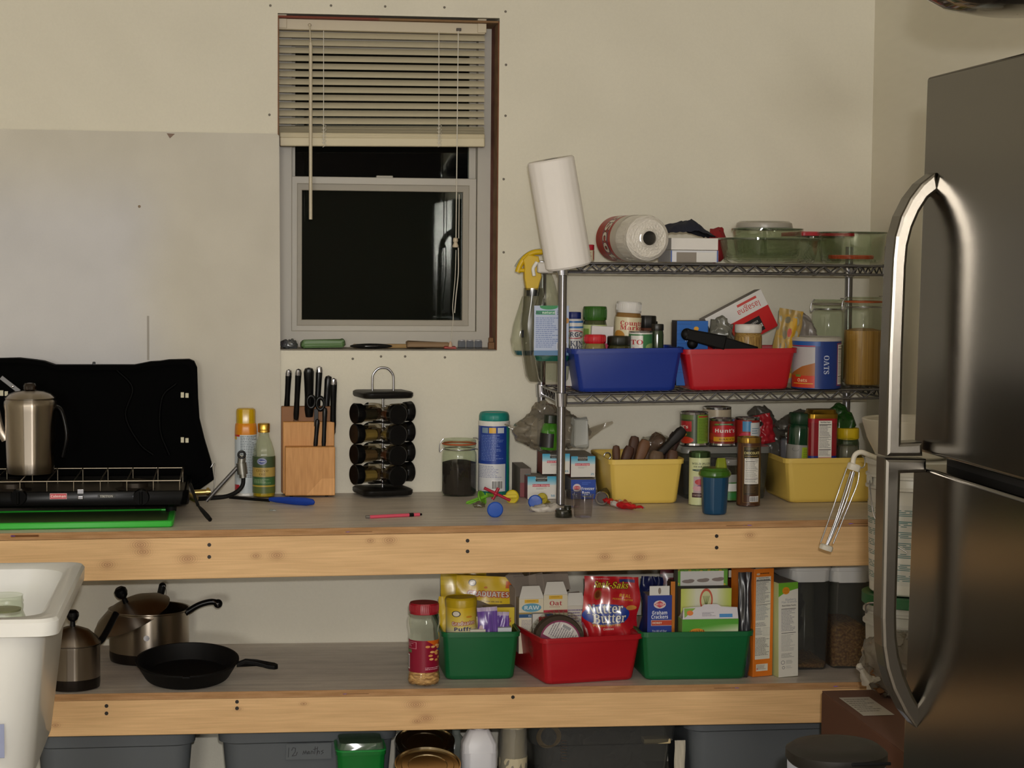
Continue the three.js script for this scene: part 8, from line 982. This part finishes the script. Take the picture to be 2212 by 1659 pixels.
{
  // cardboard box with a knotted bag on it
  const z = 1.55, zb = 1.05, a = onZ(1775, 1492, zb), top = a.y, e = onY(1938, 1612, top); const xl = a.x, zf = Math.min(2.0, e.z), w = 0.36;
  const card = mat(0x5a3826, 0.85); const t = thing('cardboard_box', 'brown cardboard box with a shipping label on the floor by the refrigerator', 'box', V3(xl + w / 2, 0.001, (zb + 1.72) / 2)); const d = 1.72 - zb;
  part(t, 'body', bb(w, top - 0.004, d, 0, 0, 0, 0.003), card); part(t, 'flap', bb(w / 2 - 0.002, 0.003, d, -w / 4, top - 0.004, 0, 0.001), mat(0x5f3f30, 0.85)); part(t, 'flap', bb(w / 2 - 0.002, 0.003, d, w / 4, top - 0.004, 0, 0.001), mat(0x573828, 0.85));
  part(t, 'tape', bb(0.05, 0.0006, d + 0.002, 0.0, top - 0.0006, 0, 0.0002), mat(0x8a6a50, 0.35));
  const l0 = onY(1832, 1508, top), l1 = onY(1912, 1546, top); const lb = print(300, 200, (c, W2, H2) => { fill(c, '#a9a49a', 0, 0, W2, H2); small(c, 20, 20, 250, 150, 7, '#6c6860', 4); }); part(t, 'shipping_label', bb(0.075, 0.0006, Math.abs(l1.z - l0.z), (l0.x + l1.x) / 2 - t.position.x, top + 0.0001, (l0.z + l1.z) / 2 - t.position.z, 0.0002), lab(lb, 0.6), 'pale shipping label');
  const zk = 1.14, q = onZ(1905, 1480, zk); const bg = thing('knotted_bag', 'knotted clear plastic bag of brown contents on the cardboard box', 'plastic bag', V3(onZ(1930, 1440, zk).x, top + 0.001, zk)); const bm = phys(0xb5ada0, 0.2, { transmission: 0.7, thickness: 0, side: THREE.DoubleSide });
  part(bg, 'contents', crumple(new THREE.SphereGeometry(1, 36, 24).scale(0.062, 0.055, 0.055), 0.014, 26, 8).translate(0, 0.064, 0), mat(0x7a5230, 0.8)); part(bg, 'bag', crumple(new THREE.SphereGeometry(1, 44, 30).scale(0.075, 0.078, 0.066), 0.014, 28, 3).translate(0, 0.088, 0), bm);
  const kq = (px, py) => onZ(px, py, zk + 0.06).sub(bg.position); part(bg, 'knot', merge([crumple(new THREE.SphereGeometry(0.009, 14, 10), 0.003, 80, 2).translate(...kq(1858, 1440).toArray()), crumple(new THREE.CylinderGeometry(0.005, 0.016, 0.04, 14, 8), 0.003, 80, 4).rotateZ(0.5).translate(...kq(1868, 1458).toArray()), crumple(new THREE.SphereGeometry(1, 16, 12).scale(0.016, 0.008, 0.01), 0.004, 70, 5).translate(...kq(1886, 1468).toArray())]), phys(0xc9c2b6, 0.3, { transmission: 0.4, thickness: 0, side: THREE.DoubleSide }), 'twisted knot');
}
{
  // dark lidded bin in the corner, with its liner showing
  const z = 2.35, q = onZ(1822, 1640, z), yT = onZ(1822, 1606, z).y, r = 0.076, k = kAt(1822, 1640, z), x = onZ(1705, 1640, z).x + 0.085;
  const t = thing('waste_bin', 'dark waste bin with a rounded lid beside the refrigerator', 'waste bin', V3(x, 0.001, z)); const lm = mat(0x1b1814, 0.5);
  part(t, 'body', loft([{ y: 0, w: 0.13, d: 0.13, r: 0.05 }, { y: yT - 0.05, w: 0.155, d: 0.155, r: 0.06 }]), mat(0x23201c, 0.5)); part(t, 'liner', crumple(loft([{ y: yT - 0.07, w: 0.158, d: 0.158, r: 0.06 }, { y: yT - 0.032, w: 0.16, d: 0.16, r: 0.06 }], { cap0: false, cap1: false, seg: 10 }), 0.003, 40, 3), phys(0xbfc4d4, 0.35, { side: THREE.DoubleSide }), 'white bag liner showing under the lid');
  part(t, 'lid', loft([{ y: yT - 0.033, w: 0.165, d: 0.165, r: 0.07 }, { y: yT - 0.028, w: 0.172, d: 0.172, r: 0.075 }, { y: yT - 0.012, w: 0.172, d: 0.172, r: 0.075 }, { y: yT - 0.003, w: 0.15, d: 0.15, r: 0.07 }, { y: yT, w: 0.1, d: 0.1, r: 0.05 }]), lm); part(t, 'slot', bx(0.07, 0.006, 0.004, 0.035, yT - 0.016, 0.086, 0.002), M.blackMatte);
}
scene.updateMatrixWorld(true);
renderer.render(scene, camera);
